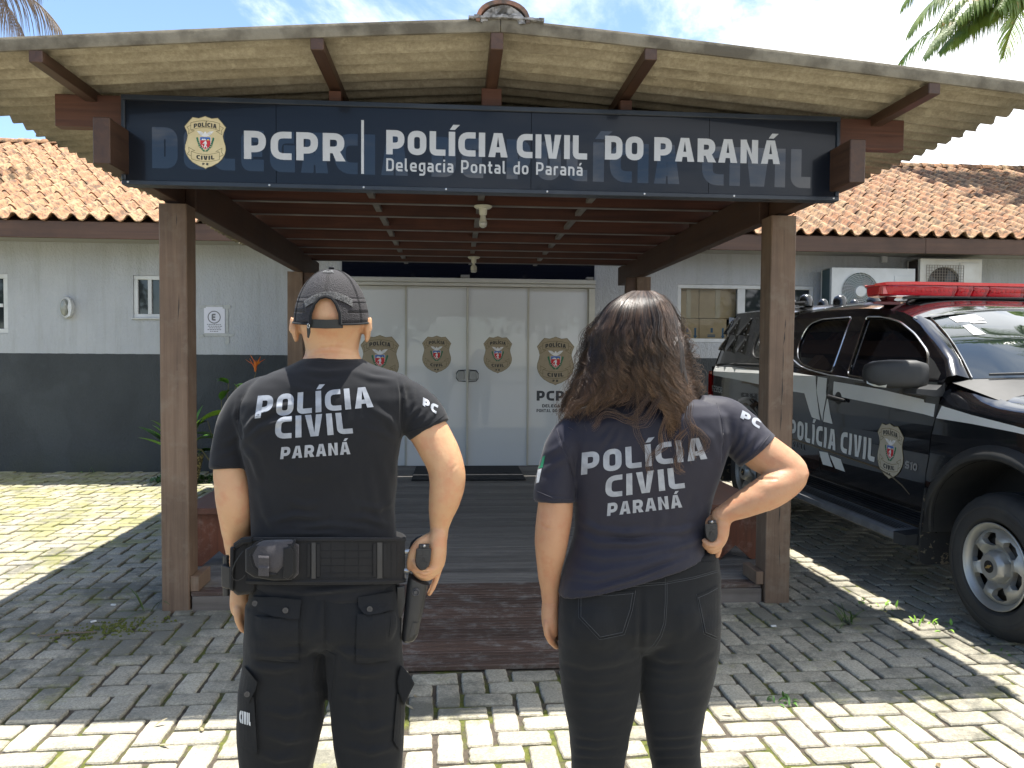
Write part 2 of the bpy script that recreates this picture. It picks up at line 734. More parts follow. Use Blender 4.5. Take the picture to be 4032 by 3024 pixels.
def badge(name, mapf, cx, cy, hgt, gold, parent, step=None, label=None):
    """state crest: gold shield with two ribbons, bird, coat of arms and leaf wreath; cy = bottom"""
    mb = MB()
    lay = 0.0004

    def put(polys, mi, k):
        mb.cur = mi
        P = [[(cx + x * hgt, cy + y * hgt) for x, y in p] for p in polys]
        fill(mb, P, mapf, step, k * lay)

    half = [(0, 1), (.035, .985), (.12, .957), (.235, .972), (.30, .90), (.385, .795), (.345, .70), (.328, .62), (.345, .54), (.375, .44),
            (.38, .36), (.36, .28), (.31, .19), (.24, .12), (.12, .05), (.04, .025), (0, 0)]
    out = half + [(-x, y) for x, y in half[-2:0:-1]]
    put([[(x * 1.025, (y - .5) * 1.02 + .5) for x, y in out]], 1, 1)
    put([out], 0, 2)
    lw = .0085
    arc = lambda y, k, x0, x1, n=10: [(x0 + (x1 - x0) * i / n, y - k * (x0 + (x1 - x0) * i / n) ** 2) for i in range(n + 1)]
    for pts in (arc(.915, .62, -.272, .272), arc(.785, .75, -.272, .272), [(-.272, .87), (-.272, .729)], [(.272, .87), (.272, .729)],
                [(-.272, .82), (-.345, .785), (-.305, .735), (-.315, .655), (-.205, .72), (-.272, .729)],
                [(.272, .82), (.345, .785), (.305, .735), (.315, .655), (.205, .72), (.272, .729)],
                arc(.27, -.75, -.265, .265), arc(.135, -.62, -.265, .265), [(-.265, .323), (-.265, .178)], [(.265, .323), (.265, .178)],
                [(-.265, .23), (-.34, .27), (-.305, .32), (-.315, .40), (-.20, .335), (-.265, .323)],
                [(.265, .23), (.34, .27), (.305, .32), (.315, .40), (.20, .335), (.265, .323)]):
        for p in line_poly(pts, lw):
            put([p], 1, 3)
    # words
    mb.cur = 2
    f1 = lambda a, b, o: mapf(a, b - .62 * (a - cx) ** 2 / hgt, o)
    lettering(mb, 'POLÍCIA', f1, cx, cy + .797 * hgt, .082 * hgt, .24, .62, .14, width=.43 * hgt, step=step, off=4 * lay, align='c')
    f2 = lambda a, b, o: mapf(a, b + .62 * (a - cx) ** 2 / hgt, o)
    lettering(mb, 'CIVIL', f2, cx, cy + .163 * hgt, .08 * hgt, .24, .62, .16, width=.34 * hgt, step=step, off=4 * lay, align='c')
    lettering(mb, 'PR', mapf, cx, cy + .062 * hgt, .045 * hgt, .26, .62, .5, width=.115 * hgt, step=step, off=4 * lay, align='c')
    # bird
    for sx in (-1, 1):
        put([[(sx * .0, .665), (sx * .03, .675), (sx * .085, .712), (sx * .16, .717), (sx * .13, .68), (sx * .09, .64), (sx * .03, .612), (sx * .0, .615)]], 3, 4)
        for i in range(3):
            for p in line_poly([(sx * (.03 + .02 * i), .66 - .008 * i), (sx * (.10 + .015 * i), .70 - .022 * i)], .005):
                put([p], 7, 5)
    put([[(-.022, .61), (.022, .61), (.02, .68), (.012, .705), (-.012, .705), (-.02, .68)]], 3, 6)
    # coat of arms
    sh = [(-.096, .60), (.096, .60), (.096, .47), (.085, .43), (.05, .395), (0, .375), (-.05, .395), (-.085, .43), (-.096, .47)]
    put([[(x * 1.08, (y - .49) * 1.05 + .49) for x, y in sh]], 3, 4)
    put([sh], 5, 5)
    put([[(-.096, .60), (.096, .60), (.096, .54), (-.096, .54)]], 4, 6)
    put([[(-.07, .54), (-.052, .575), (-.036, .553), (-.022, .58), (-.01, .556), (.002, .572), (.018, .54)]], 3, 7)
    put([[(.032, .54), (.037, .556), (.055, .566), (.073, .556), (.078, .54)]], 8, 7)
    put([[(-.012, .515), (.012, .535), (.026, .505), (.03, .47), (.012, .45), (.04, .40), (.02, .395), (.004, .43), (-.012, .395), (-.03, .40), (-.012, .45),
          (-.016, .485), (-.045, .465), (-.05, .475)]], 3, 7)
    put([[(-.07, .45), (-.06, .452), (-.035, .415), (-.045, .408)]], 3, 7)
    # wreath
    for sx in (-1, 1):
        for i in range(9):
            t = i / 8
            a = t * 1.35
            x = sx * (.152 * cos(a) + .0)
            y = .60 - .02 - .235 * sin(a) / sin(1.35) * (0.35 + .65 * t) * 1.0
            put([[(x + .021 * cos(q + a * sx), y + .017 * sin(q + a * sx)) for q in [k * pi / 3 for k in range(6)]]], 6, 4 + (i % 2))
        for p in line_poly([(sx * .15, .60), (sx * .148, .52), (sx * .12, .42), (sx * .05, .345), (-sx * .04, .325)], .009):
            put([p], 6, 3)
    o = mb.build(name, [gold, M['b_line'], M['b_ink'], M['b_white'], M['b_blue'], M['b_red'], M['b_green'], M['b_line2'], M['b_yellow']], parent)
    if label:
        o['label'] = label
    return o


M['b_line2'] = mk('badge_feather', (0.35, 0.36, 0.38), None, 0.6)

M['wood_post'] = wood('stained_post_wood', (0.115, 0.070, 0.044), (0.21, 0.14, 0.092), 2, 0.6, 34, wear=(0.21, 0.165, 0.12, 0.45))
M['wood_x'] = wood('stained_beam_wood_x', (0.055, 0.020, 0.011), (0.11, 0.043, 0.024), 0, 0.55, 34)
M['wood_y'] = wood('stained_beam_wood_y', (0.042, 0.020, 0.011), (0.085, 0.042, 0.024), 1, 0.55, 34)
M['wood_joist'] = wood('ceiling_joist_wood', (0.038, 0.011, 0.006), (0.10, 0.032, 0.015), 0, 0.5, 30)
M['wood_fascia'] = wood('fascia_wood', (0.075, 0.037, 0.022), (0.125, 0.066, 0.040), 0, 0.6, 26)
M['wood_bench'] = wood('bench_wood', (0.085, 0.032, 0.019), (0.15, 0.062, 0.038), 1, 0.5, 26)
M['wood_panel'] = wood('bench_end_wood', (0.085, 0.024, 0.010), (0.16, 0.048, 0.022), 2, 0.5, 26, wear=(0.30, 0.22, 0.18, 0.35))


def deck_mat(name, d, l, wr):
    t = NT(name)
    co = t.coord((1.6, 42, 42), True)
    oi = t.n('ShaderNodeObjectInfo').outputs['Random']
    n1 = t.noise(co, 1.0, 6, 0.65, 0.4)
    col = t.mix(t.ramp(n1, 0.3, 0.7), d, l)
    w = t.noise(t.coord((2.2, 3.4, 3), True), 4.0, 12, 0.78)
    sc = t.noise(t.coord((11, 20, 3), True), 6.0, 10, 0.8, 1.5)
    col = t.mix(t.math('MULTIPLY', t.ramp(w, 0.50, 0.63), wr), col, (0.17, 0.155, 0.14))
    col = t.mix(t.math('MULTIPLY', t.ramp(sc, 0.60, 0.66), wr * 0.9), col, (0.34, 0.32, 0.29))
    hs = t.n('ShaderNodeHueSaturation')
    t.l(col, hs.inputs['Color'])
    t.l(t.math('ADD', t.math('MULTIPLY', oi, 0.5), 0.75), hs.inputs['Value'])
    return t.set(hs.outputs[0], 0.6, t.bump(n1, 0.5, 0.003))


M['deck'] = deck_mat('weathered_deck_wood', (0.080, 0.074, 0.066), (0.165, 0.154, 0.138), 0.7)
M['ramp'] = deck_mat('brown_ramp_wood', (0.044, 0.027, 0.020), (0.10, 0.060, 0.044), 0.85)


def paver_mat():
    t = NT('paver_concrete')
    oi = t.n('ShaderNodeObjectInfo').outputs['Random']
    n = t.noise(t.coord((1, 1, 1), True), 2.2, 6, 0.6)
    col = t.mix(t.ramp(n, 0.3, 0.7), (0.40, 0.368, 0.285), (0.53, 0.485, 0.375))
    g = t.noise(t.coord((1, 1, 1), True), 95, 6, 0.8)
    col = t.mix(t.ramp(g, 0.36, 0.60), t.mix(0.60, col, (0.09, 0.085, 0.075)), col)
    st = t.noise(t.coord((1, 1, 1), True), 1.5, 12, 0.78)
    near = 0.0
    for px_, py_, rr_ in ((-1.75, 4.25, 1.3), (2.15, 4.15, 1.0), (-.5, 3.2, .9)):
        vd = t.n('ShaderNodeVectorMath', operation='DISTANCE')
        t.l(t.n('ShaderNodeNewGeometry').outputs['Position'], vd.inputs[0])
        vd.inputs[1].default_value = (px_, py_, 0)
        near = t.math('ADD', near, t.math('MULTIPLY', t.ramp(vd.outputs['Value'], rr_, 0.1), .13))
    dirt = t.math('MULTIPLY', t.ramp(t.math('ADD', st, near), 0.52, 0.62), 0.72)
    col = t.mix(dirt, col, (0.10, 0.10, 0.078))
    ms = t.noise(t.coord((1, 1, 1), True), 3.1, 8, 0.75)
    gp = t.n('ShaderNodeSeparateXYZ')
    t.l(t.n('ShaderNodeNewGeometry').outputs['Position'], gp.inputs[0])
    far = t.ramp(gp.outputs[1], 4.2, 6.5)
    lefty = t.ramp(gp.outputs[0], -1.6, -2.6)
    mo = t.math('MULTIPLY', t.ramp(t.math('ADD', ms, t.math('MULTIPLY', t.math('MULTIPLY', far, lefty), 0.14)), 0.56, 0.70), 0.7)
    col = t.mix(mo, col, (0.25, 0.245, 0.07))
    hs = t.n('ShaderNodeHueSaturation')
    t.l(col, hs.inputs['Color'])
    t.l(t.math('ADD', t.math('MULTIPLY', oi, 0.35), 0.82), hs.inputs['Value'])
    nb = t.bump(t.noise(t.coord((1, 1, 1), True), 170, 4, 0.7), 0.9, 0.004)
    nb = t.bump(t.noise(t.coord((1, 1, 1), True), 28, 4, 0.6), 0.4, 0.006, nb)
    return t.set(hs.outputs[0], 0.88, nb)


M['paver'] = paver_mat()


def joint_mat():
    t = NT('joint_soil_and_moss')
    a = t.noise(t.coord((1, 1, 1), True), 3.0, 8, 0.7)
    b = t.noise(t.coord((1, 1, 1), True), 40.0, 6, 0.7)
    col = t.mix(t.ramp(b, 0.3, 0.7), (0.055, 0.046, 0.034), (0.125, 0.10, 0.075))
    moss = t.mix(t.ramp(b, 0.3, 0.7), (0.05, 0.07, 0.012), (0.17, 0.18, 0.03))
    col = t.mix(t.ramp(a, 0.47, 0.56), col, moss)
    return t.set(col, 0.95, t.bump(t.noise(t.coord((1, 1, 1), True), 120, 5, 0.7), 1.0, 0.01))


M['joint'] = joint_mat()


def roof_mat():
    t = NT('corrugated_fibre_cement')
    a = t.noise(t.coord((0.7, 3, 1), True), 2.6, 10, 0.72)
    b = t.noise(t.coord((1, 1, 1), True), 55, 5, 0.75)
    col = t.mix(t.ramp(a, 0.32, 0.68), (0.21, 0.175, 0.115), (0.52, 0.46, 0.33))
    col = t.mix(t.math('MULTIPLY', t.ramp(b, 0.40, 0.6), 0.35), col, (0.155, 0.120, 0.066))
    e = t.noise(t.coord((1, 1, 1), True), 9, 8, 0.7)
    col = t.mix(t.math('MULTIPLY', t.ramp(e, 0.57, 0.62), 0.45), col, (0.50, 0.44, 0.31))
    gp = t.n('ShaderNodeSeparateXYZ')
    t.l(t.n('ShaderNodeNewGeometry').outputs['Position'], gp.inputs[0])
    edge = t.math('MAXIMUM', t.ramp(gp.outputs[0], 2.45, 2.78), t.ramp(gp.outputs[0], -2.0, -2.36))
    col = t.mix(t.math('MULTIPLY', edge, t.ramp(a, 0.35, 0.6)), col, (0.06, 0.055, 0.035))
    return t.set(col, 0.92, t.bump(b, 0.8, 0.004))


M['sheet'] = roof_mat()
M['lip'] = mk('weathered_sheet_edge', (0.21, 0.185, 0.135), (0.10, 0.085, 0.06), .95, 7, lo=.42, hi=.62, bstr=.8, bscale=60, world_=True)


def tile_mat():
    t = NT('clay_roof_tile')
    oi = t.n('ShaderNodeObjectInfo').outputs['Random']
    a = t.noise(t.coord((1, 1, 1), True), 6.5, 9, 0.72)
    rn = t.noise(t.coord((1, 1, 1), True), 4.3, 1, 0.5)
    col = t.mix(t.ramp(rn, 0.38, 0.62), (0.37, 0.190, 0.092), (0.42, 0.275, 0.145))
    col = t.mix(t.math('MULTIPLY', oi, 0.35), col, (0.30, 0.115, 0.055))
    b = t.noise(t.coord((1, 1, 1), True), 15, 10, 0.78, 0.4)
    col = t.mix(t.math('MULTIPLY', t.ramp(b, 0.46, 0.56), 0.82), col, (0.060, 0.042, 0.028))
    col = t.mix(t.math('MULTIPLY', t.ramp(a, 0.60, 0.66), 0.7), col, (0.045, 0.036, 0.027))
    return t.set(col, 0.85, t.bump(b, 0.5, 0.004))


M['tile'] = tile_mat()


def stucco_mat():
    """worked plaster: light grey above, painted charcoal below 1.47 m"""
    t = NT('painted_stucco')
    gp = t.n('ShaderNodeSeparateXYZ')
    t.l(t.n('ShaderNodeNewGeometry').outputs['Position'], gp.inputs[0])
    wob = t.math('MULTIPLY', t.noise(t.coord((1, 1, 1), True), 9, 3), 0.012)
    zz = t.math('ADD', gp.outputs[2], wob)
    up = t.ramp(zz, 1.474, 1.478)
    a = t.noise(t.coord((1, 1, 0.5), True), 2.0, 7, 0.65)
    pa = t.noise(t.coord((1, 1, 1), True), 1.1, 3, 0.5)
    lo = t.mix(t.ramp(a, 0.35, 0.65), (0.033, 0.038, 0.041), (0.047, 0.053, 0.057))
    lo = t.mix(t.math('MULTIPLY', t.ramp(pa, 0.54, 0.58), 0.5), lo, (0.058, 0.066, 0.070))
    hi = t.mix(t.ramp(a, 0.35, 0.65), (0.385, 0.40, 0.42), (0.43, 0.445, 0.46))
    stain = t.noise(t.coord((4, 4, 0.35), True), 3.0, 6, 0.65)
    hi = t.mix(t.math('MULTIPLY', t.ramp(stain, 0.48, 0.70), 0.38), hi, (0.28, 0.285, 0.265))
    low = t.ramp(gp.outputs[2], 0.35, 0.0)
    col = t.mix(up, lo, hi)
    col = t.mix(t.math('MULTIPLY', low, t.ramp(a, 0.4, 0.6)), col, (0.045, 0.05, 0.035))
    w = t.noise(t.coord((1, 1, 0.45), True), 42, 4, 0.6, 0.8)
    return t.set(col, 0.75, t.bump(t.ramp(w, 0.4, 0.6), 0.55, 0.008))


M['stucco'] = stucco_mat()
M['white_frame'] = mk('white_painted_frame', (0.60, 0.61, 0.61), (0.50, 0.51, 0.50), 0.45, 6, bstr=0.05)
M['alu'] = mk('white_aluminium', (0.50, 0.49, 0.43), (0.45, 0.44, 0.39), 0.4, 6)
M['black'] = mk('plain_black', (0.008, 0.008, 0.009), None, 0.5)
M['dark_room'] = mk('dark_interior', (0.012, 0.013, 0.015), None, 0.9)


def glass_dark(name, col, rough=0.02, spec=0.5, **k):
    t = NT(name)
    w = t.noise(t.coord((1, 1, 1), True), 1.2, 2)
    return t.set(col, rough, t.bump(w, 0.05, 0.02), spec=spec, **k)


M['win_glass'] = glass_dark('window_glass', (0.02, 0.024, 0.028), 0.03, 0.6)
M['steel'] = mk('brushed_steel', (0.55, 0.55, 0.54), (0.45, 0.45, 0.44), 0.35, 30, metal=1.0)
M['rubber'] = mk('rubber', (0.020, 0.020, 0.021), (0.035, 0.034, 0.032), 0.75, 6, bstr=0.2, bscale=90)
M['mat_fibre'] = mk('coir_mat', (0.010, 0.011, 0.013), (0.022, 0.024, 0.027), 0.95, 60, bstr=1.0, bscale=250, bdist=0.01)

# ================================================================== THE GROUND
rng = random.Random(7)
ground = MB().add([(-120, -120, -0.012), (120, -120, -0.012), (120, 4.4, -0.012), (-120, 4.4, -0.012), (120, 9.6, .033), (-120, 9.6, .033), (120, 160, .033), (-120, 160, .033)], [(0, 1, 2, 3), (3, 2, 4, 5), (5, 4, 6, 7)]).build('ground', M['joint'])
tag(ground, kind='structure')
pav = bpy.data.objects.new('pavement', None)
COL.objects.link(pav)
tag(pav, kind='structure')


def paver_mesh(seed):
    r = random.Random(seed)
    L, Wd, hh = 0.206 + r.uniform(-.004, .003), 0.0975 + r.uniform(-.003, .003), 0.05
    n = 5
    mb = MB()
    # outline with slightly worn, wavy edges and two chamfer rings
    base = []
    for (x0, y0, x1, y1, k) in ((-L, -Wd, L, -Wd, 7), (L, -Wd, L, Wd, 4), (L, Wd, -L, Wd, 7), (-L, Wd, -L, -Wd, 4)):
        for i in range(k):
            t = i / k
            c = 1.0
            if i == 0:
                c = 0.975
            base.append(((x0 + (x1 - x0) * t) / 2 * c + r.uniform(-.0025, .0025), (y0 + (y1 - y0) * t) / 2 * c + r.uniform(-.0025, .0025)))
    rings = [[(x, y, -hh) for x, y in base], [(x, y, -0.007) for x, y in base],
             [(x * (1 - .004 / abs(L / 2)), y * (1 - .004 / (Wd / 2)), -0.001) for x, y in base],
             [(x * (1 - .010 / abs(L / 2)), y * (1 - .010 / (Wd / 2)), 0.0006) for x, y in base]]
    mb.loft(rings)
    return mb


pm = [paver_mesh(s) for s in range(7)]
pmesh = [m.mesh(M['paver'], 30, 'paver') for m in pm]
mod = 0.1135
cells = []
A0 = radians(1.6)
for i in range(-70, 70):
    for j in range(-24, 90):
        # 90 degree herringbone: each stone starts on a diagonal stair
        k = (i - j) % 4
        if k == 0:
            cells.append(((i + 1.0) * mod, (j + .5) * mod, 0))
        elif k == 3:
            cells.append(((i + .5) * mod, (j + 1.0) * mod, 1))
pl = []
for x, y, o in cells:
    X = x * cos(A0) - y * sin(A0)
    Y = x * sin(A0) + y * cos(A0) + 0.3
    if not (0.3 < Y < 9.52):
        continue
    if (-1.70 < X < 2.05 and Y > 4.80) or (-1.45 < X < 1.80 and Y > 4.52):
        continue
    if -0.78 < X < 1.18 and Y > 3.5:
        continue
    if abs(X) > 1.6 + Y * 0.85 + (1.5 if X > 0 else 0.6):
        continue
    pl.append((X, Y, o))


def visible_size(X, Y):
    if Y < 1.9:
        return -Y
    h = Y
    if X < -0.85 * Y or X > 0.93 * Y:
        return -1
    return 1.0 / Y


pl.sort(key=lambda p: -visible_size(p[0], p[1]))
rest = MB()
for k, (X, Y, o) in enumerate(pl):
    rz = A0 + (pi / 2 if o else 0) + rng.uniform(-.018, .018) + (pi if rng.random() < .5 else 0)
    zz = rng.uniform(-.0035, .003) + max(0, Y - 4.4) * .0087
    if X < -1.6 and Y > 3.6 and rng.random() < .35:
        zz -= .004
    tx, ty = rng.uniform(-.012, .012), rng.uniform(-.012, .012)
    mi = rng.randrange(7)
    if k < 296:
        ob = bpy.data.objects.new('paver', pmesh[mi])
        COL.objects.link(ob)
        ob.parent = pav
        ob.location = (X, Y, zz)
        ob.rotation_euler = (tx, ty, rz)
    else:
        Mx = Matrix.Translation((X, Y, zz)) @ Matrix.Rotation(rz, 4, 'Z') @ Matrix.Rotation(tx, 4, 'X') @ Matrix.Rotation(ty, 4, 'Y')
        rest.M = Mx
        rest.add(pm[mi].v, pm[mi].f)
rest.M = None
ro = rest.build('paving', M['paver'], pav, 30)
tag(ro, kind='stuff')
# everything behind the camera: the street
street = MB().box(-60, 60, -60, 0.28, -0.4, -0.004).build('road', mk('street_asphalt', (0.20, 0.19, 0.17), (0.28, 0.265, 0.24), 0.9, 1.2, bstr=.5, bscale=80, world_=True))
tag(street, kind='structure')

# ================================================================== THE STATION BUILDING
WY = 9.55
bld = thing('station_building', 'single storey grey and charcoal station with clay tile roof behind the porch', 'building', (0.15, WY, 0))
wall = MB()
DX0, DX1, DZ0, DZ1 = -1.40, 1.745, 0.0, 2.66
holes = [[(DX0, 0.02), (DX1, 0.02), (DX1, DZ1), (DX0, DZ1)],
         [(-3.885, 1.905), (-3.30, 1.905), (-3.30, 2.42), (-3.885, 2.42)],
         [(-6.3, 1.705), (-5.335, 1.705), (-5.335, 2.415), (-6.3, 2.415)],
         [(2.815, 1.67), (4.61, 1.67), (4.61, 2.41), (2.815, 2.41)]]
outer = [(-12, 0), (14, 0), (14, 3.2), (-12, 3.2)]
outer = [(-12, -0.05), (14, -0.05), (14, 3.2), (-12, 3.2)]
fill(wall, [outer] + holes, lambda a, b, o: (a, WY, b))
for h in holes:
    for k in range(4):
        a, b = h[k], h[(k + 1) % 4]
        wall.quad((a[0], WY, a[1]), (b[0], WY, b[1]), (b[0], WY + .16, b[1]), (a[0], WY + .16, a[1]))
wall.quad((-12, WY + .16, 0), (DX0, WY + .16, 0), (DX0, WY + .16, 3.2), (-12, WY + .16, 3.2))
wall.build('wall', M['stucco'], bld)
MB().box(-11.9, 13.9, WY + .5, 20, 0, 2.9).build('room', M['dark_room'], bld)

# fascia boards and soffit
EY = 8.97
for (x0, x1) in ((-12, -6.4), (-6.397, -2.42), (-2.417, -1.6), (2.0, 2.9), (2.903, 5.72), (5.723, 9.6), (9.603, 14)):
    MB().box(x0, x1, EY - .015, EY + .02, 2.765, 2.955, .004).build('fascia_board', M['wood_fascia'], bld)
MB().box(-12, -1.6, EY + .02, WY - .003, 2.80, 2.82).build('soffit', mk('soffit_paint', (0.30, 0.29, 0.27), None, 0.7), bld)
MB().box(2.0, 14, EY + .02, WY - .003, 2.80, 2.82).build('soffit', bpy.data.materials['soffit_paint'], bld)

# clay tiles
TS = tan(radians(24.7))
TP = 0.205
ROW = 0.345


def tile_geo(seed=0):
    r = random.Random(seed)
    mb = MB()
    top = []
    n = 12
    prof = []
    for i in range(n + 1):
        t = i / n
        x = -TP * 0.56 + t * TP * 1.14
        ph = (x / TP) * 2 * pi
        z = 0.043 * cos(ph)
        z = z if z > -0.012 else -0.012 + (z + .012) * .45
        if z > 0:
            z *= 1.15
        prof.append((x, z))
    L = 0.415
    rings = []
    for (y, dz) in ((0.0, .016), (L * .5, .010), (L, .002)):
        up = [(x * (1 - .05 * y / L), y, z + dz) for x, z in prof]
        dn = [(x * (1 - .05 * y / L), y, z + dz - .013) for x, z in reversed(prof)]
        rings.append(up + dn)
    mb.loft(rings)
    return mb


tg = tile_geo()
tmesh = tg.mesh(M['tile'], 50, 'roof_tile')


def tile_place(cx, row):
    y = EY - 0.05 + row * ROW * cos(atan2(TS, 1))
    z = 2.975 + (row * ROW) * sin(atan2(TS, 1))
    return cx, y, z


tl = []
NROW = 13
slope = atan2(TS, 1)
for row in range(NROW):
    for c in range(-50, 64):
        cx = c * TP + 0.02 + rng.uniform(-.004, .004)
        x, y, z = tile_place(cx, row)
        if -1.3 < x < 1.6 and row < 2:
            pass
        if x < -0.72 * y - .1 or x > 0.92 * y + .2:
            continue
        # hidden behind the porch roof
        if -1.7 < x < 2.0:
            continue
        if row > 1 and -0.27 * y < x < 0.33 * y:
            continue
        tl.append((x, y, z, row))
tl.sort(key=lambda t: (t[3] // 1, abs(t[0])))
vis = [t for t in tl]
rest = MB()
cnt = 0
for k, (x, y, z, row) in enumerate(vis):
    tx = slope + rng.uniform(-.02, .02)
    tz = rng.uniform(-.02, .02)
    dz = rng.uniform(-.004, .006)
    if cnt < 296:
        ob = bpy.data.objects.new('roof_tile', tmesh)
        COL.objects.link(ob)
        ob.parent = bld
        ob.matrix_parent_inverse = Matrix.Translation((0.15, WY, 0)).inverted()
        ob.location = (x, y, z + dz)
        ob.rotation_euler = (tx, 0, tz)
        cnt += 1
    else:
        rest.M = Matrix.Translation((x, y, z + dz)) @ Matrix.Rotation(tz, 4, 'Z') @ Matrix.Rotation(tx, 4, 'X')
        rest.add(tg.v, tg.f)
rest.M = None
ro = rest.build('roof_tiling', M['tile'], bld, 50)
tag(ro, kind='stuff')
# roof deck below the tiles, ridge tiles, back slope
ry = EY - .05 + NROW * ROW * cos(slope)
rz_ = 2.975 + NROW * ROW * sin(slope)
MB().add([(-12, EY, 2.93), (14, EY, 2.93), (14, ry, rz_ - .03), (-12, ry, rz_ - .03), (-12, ry + 5, 2.9), (14, ry + 5, 2.9)],
         [(0, 1, 2, 3), (3, 2, 5, 4)]).build('roof', mk('roof_underlay', (0.10, 0.05, 0.03), None, .9), bld)
rid = MB()
nr = 0
for c in range(-25, 34):
    x0 = c * .37
    if x0 < -0.72 * ry or x0 > .9 * ry or (-0.2 * ry < x0 < .26 * ry):
        continue
    m = MB()
    ring = []
    rings = []
    for (dx, r) in ((0, .105), (.40, .088)):
        up = [(x0 + dx, ry + r * cos(a), rz_ + .01 + r * .85 * sin(a)) for a in [pi * i / 8 for i in range(9)]]
        dn = [(x0 + dx, ry + (r - .014) * cos(a), rz_ + .01 + (r - .014) * .85 * sin(a)) for a in [pi * i / 8 for i in range(8, -1, -1)]]
        rings.append(up + dn)
    m.loft(rings)
    m.build('ridge_tile', M['tile'], bld, 50)

# ---- windows -----------------------------------------------------------------
def window(x0, x1, z0, z1, splits, name='window', fw=.05, kind='plain'):
    """frame in the opening with mullions at the fractions in splits"""
    y = WY + .01
    m = MB()
    m.box(x0 + .002, x1 - .002, y, y + .06, z1 - fw, z1 - .002, .004)
    m.box(x0 + .002, x1 - .002, y, y + .06, z0 + .002, z0 + fw, .004)
    m.box(x0 + .002, x0 + fw, y + .001, y + .059, z0 + fw, z1 - fw, .004)
    m.box(x1 - fw, x1 - .002, y + .001, y + .059, z0 + fw, z1 - fw, .004)
    w = m.build('window', M['white_frame'], bld)
    edges = [x0 + fw] + [x0 + s * (x1 - x0) for s in splits] + [x1 - fw]
    for i, s in enumerate(splits):
        xx = x0 + s * (x1 - x0)
        MB().box(xx - .022, xx + .022, y + .004, y + .056, z0 + fw, z1 - fw, .003).build('mullion', M['white_frame'], w)
    for a, b in zip(edges[:-1], edges[1:]):
        MB().box(a, b, y + .03, y + .036, z0 + fw, z1 - fw).build('pane', M['win_glass'], w)
    return w


wn1 = window(-3.885, -3.30, 1.905, 2.42, (.32, .66))
MB().box(-3.90, -3.30, WY - .03, WY + .01, 1.893, 1.905, .002).build('sill', M['white_frame'], wn1)
wn2 = window(-6.3, -5.335, 1.705, 2.415, (.5,), fw=.055)
MB().box(-6.24, -5.40, WY + .012, WY + .062, 2.02, 2.06).build('glazing_bar', M['white_frame'], wn2)
# right hand window: left leaf clear with boxes behind, right leaves dark
y = WY + .01
m = MB()
X0, X1, Z0, Z1 = 2.815, 4.61, 1.67, 2.41
fw = .05
m.box(X0 + .002, X1 - .002, y, y + .06, Z1 - fw, Z1 - .002, .004)
m.box(X0 + .002, X1 - .002, y, y + .06, Z0 + .002, Z0 + fw, .004)
m.box(X0 + .002, X0 + fw, y + .001, y + .059, Z0 + fw, Z1 - fw, .004)
m.box(X1 - fw, X1 - .002, y + .001, y + .059, Z0 + fw, Z1 - fw, .004)
wr = m.build('window', M['white_frame'], bld)
wr['label'] = 'wide white framed window with cardboard boxes behind its left pane'
for xx, hw in ((3.655, .05), (4.30, .03)):
    MB().box(xx - hw, xx + hw, y + .004, y + .056, Z0 + fw, Z1 - fw, .003).build('mullion', M['white_frame'], wr)
tglass = NT('clear_pane')
tglass.b.inputs['Base Color'].default_value = (1, 1, 1, 1)
tr = tglass.n('ShaderNodeBsdfTransparent')
tr.inputs[0].default_value = (0.86, 0.88, 0.88, 1)
gl = tglass.n('ShaderNodeBsdfGlossy')
gl.inputs['Roughness'].default_value = 0.02
mxs = tglass.n('ShaderNodeMixShader')
fr = tglass.n('ShaderNodeFresnel')
fr.inputs[0].default_value = 1.22
tglass.l(fr.outputs[0], mxs.inputs[0])
tglass.l(tr.outputs[0], mxs.inputs[1])
tglass.l(gl.outputs[0], mxs.inputs[2])
tglass.l(mxs.outputs[0], tglass.t.nodes['Material Output'].inputs[0])
M['clear'] = tglass.m
MB().box(X0 + fw, 3.605, y + .03, y + .034, Z0 + fw, Z1 - fw).build('pane', M['clear'], wr)
MB().box(3.705, 4.27, y + .03, y + .036, Z0 + fw, Z1 - fw).build('pane', M['win_glass'], wr)
MB().box(4.33, X1 - fw, y + .03, y + .036, Z0 + fw, Z1 - fw).build('pane', M['win_glass'], wr)
MB().box(3.715, 3.73, y - .012, y + .003, 2.02, 2.07).build('latch', M['black'], wr)
card = mk('corrugated_cardboard', (0.56, 0.40, 0.22), (0.47, 0.33, 0.18), .8, 5, bstr=.2)
M['tape'] = mk('packing_tape', (0.52, 0.40, 0.24), None, .3)
M['blueprint'] = mk('blue_carton_print', (0.05, 0.13, 0.22), None, .7)
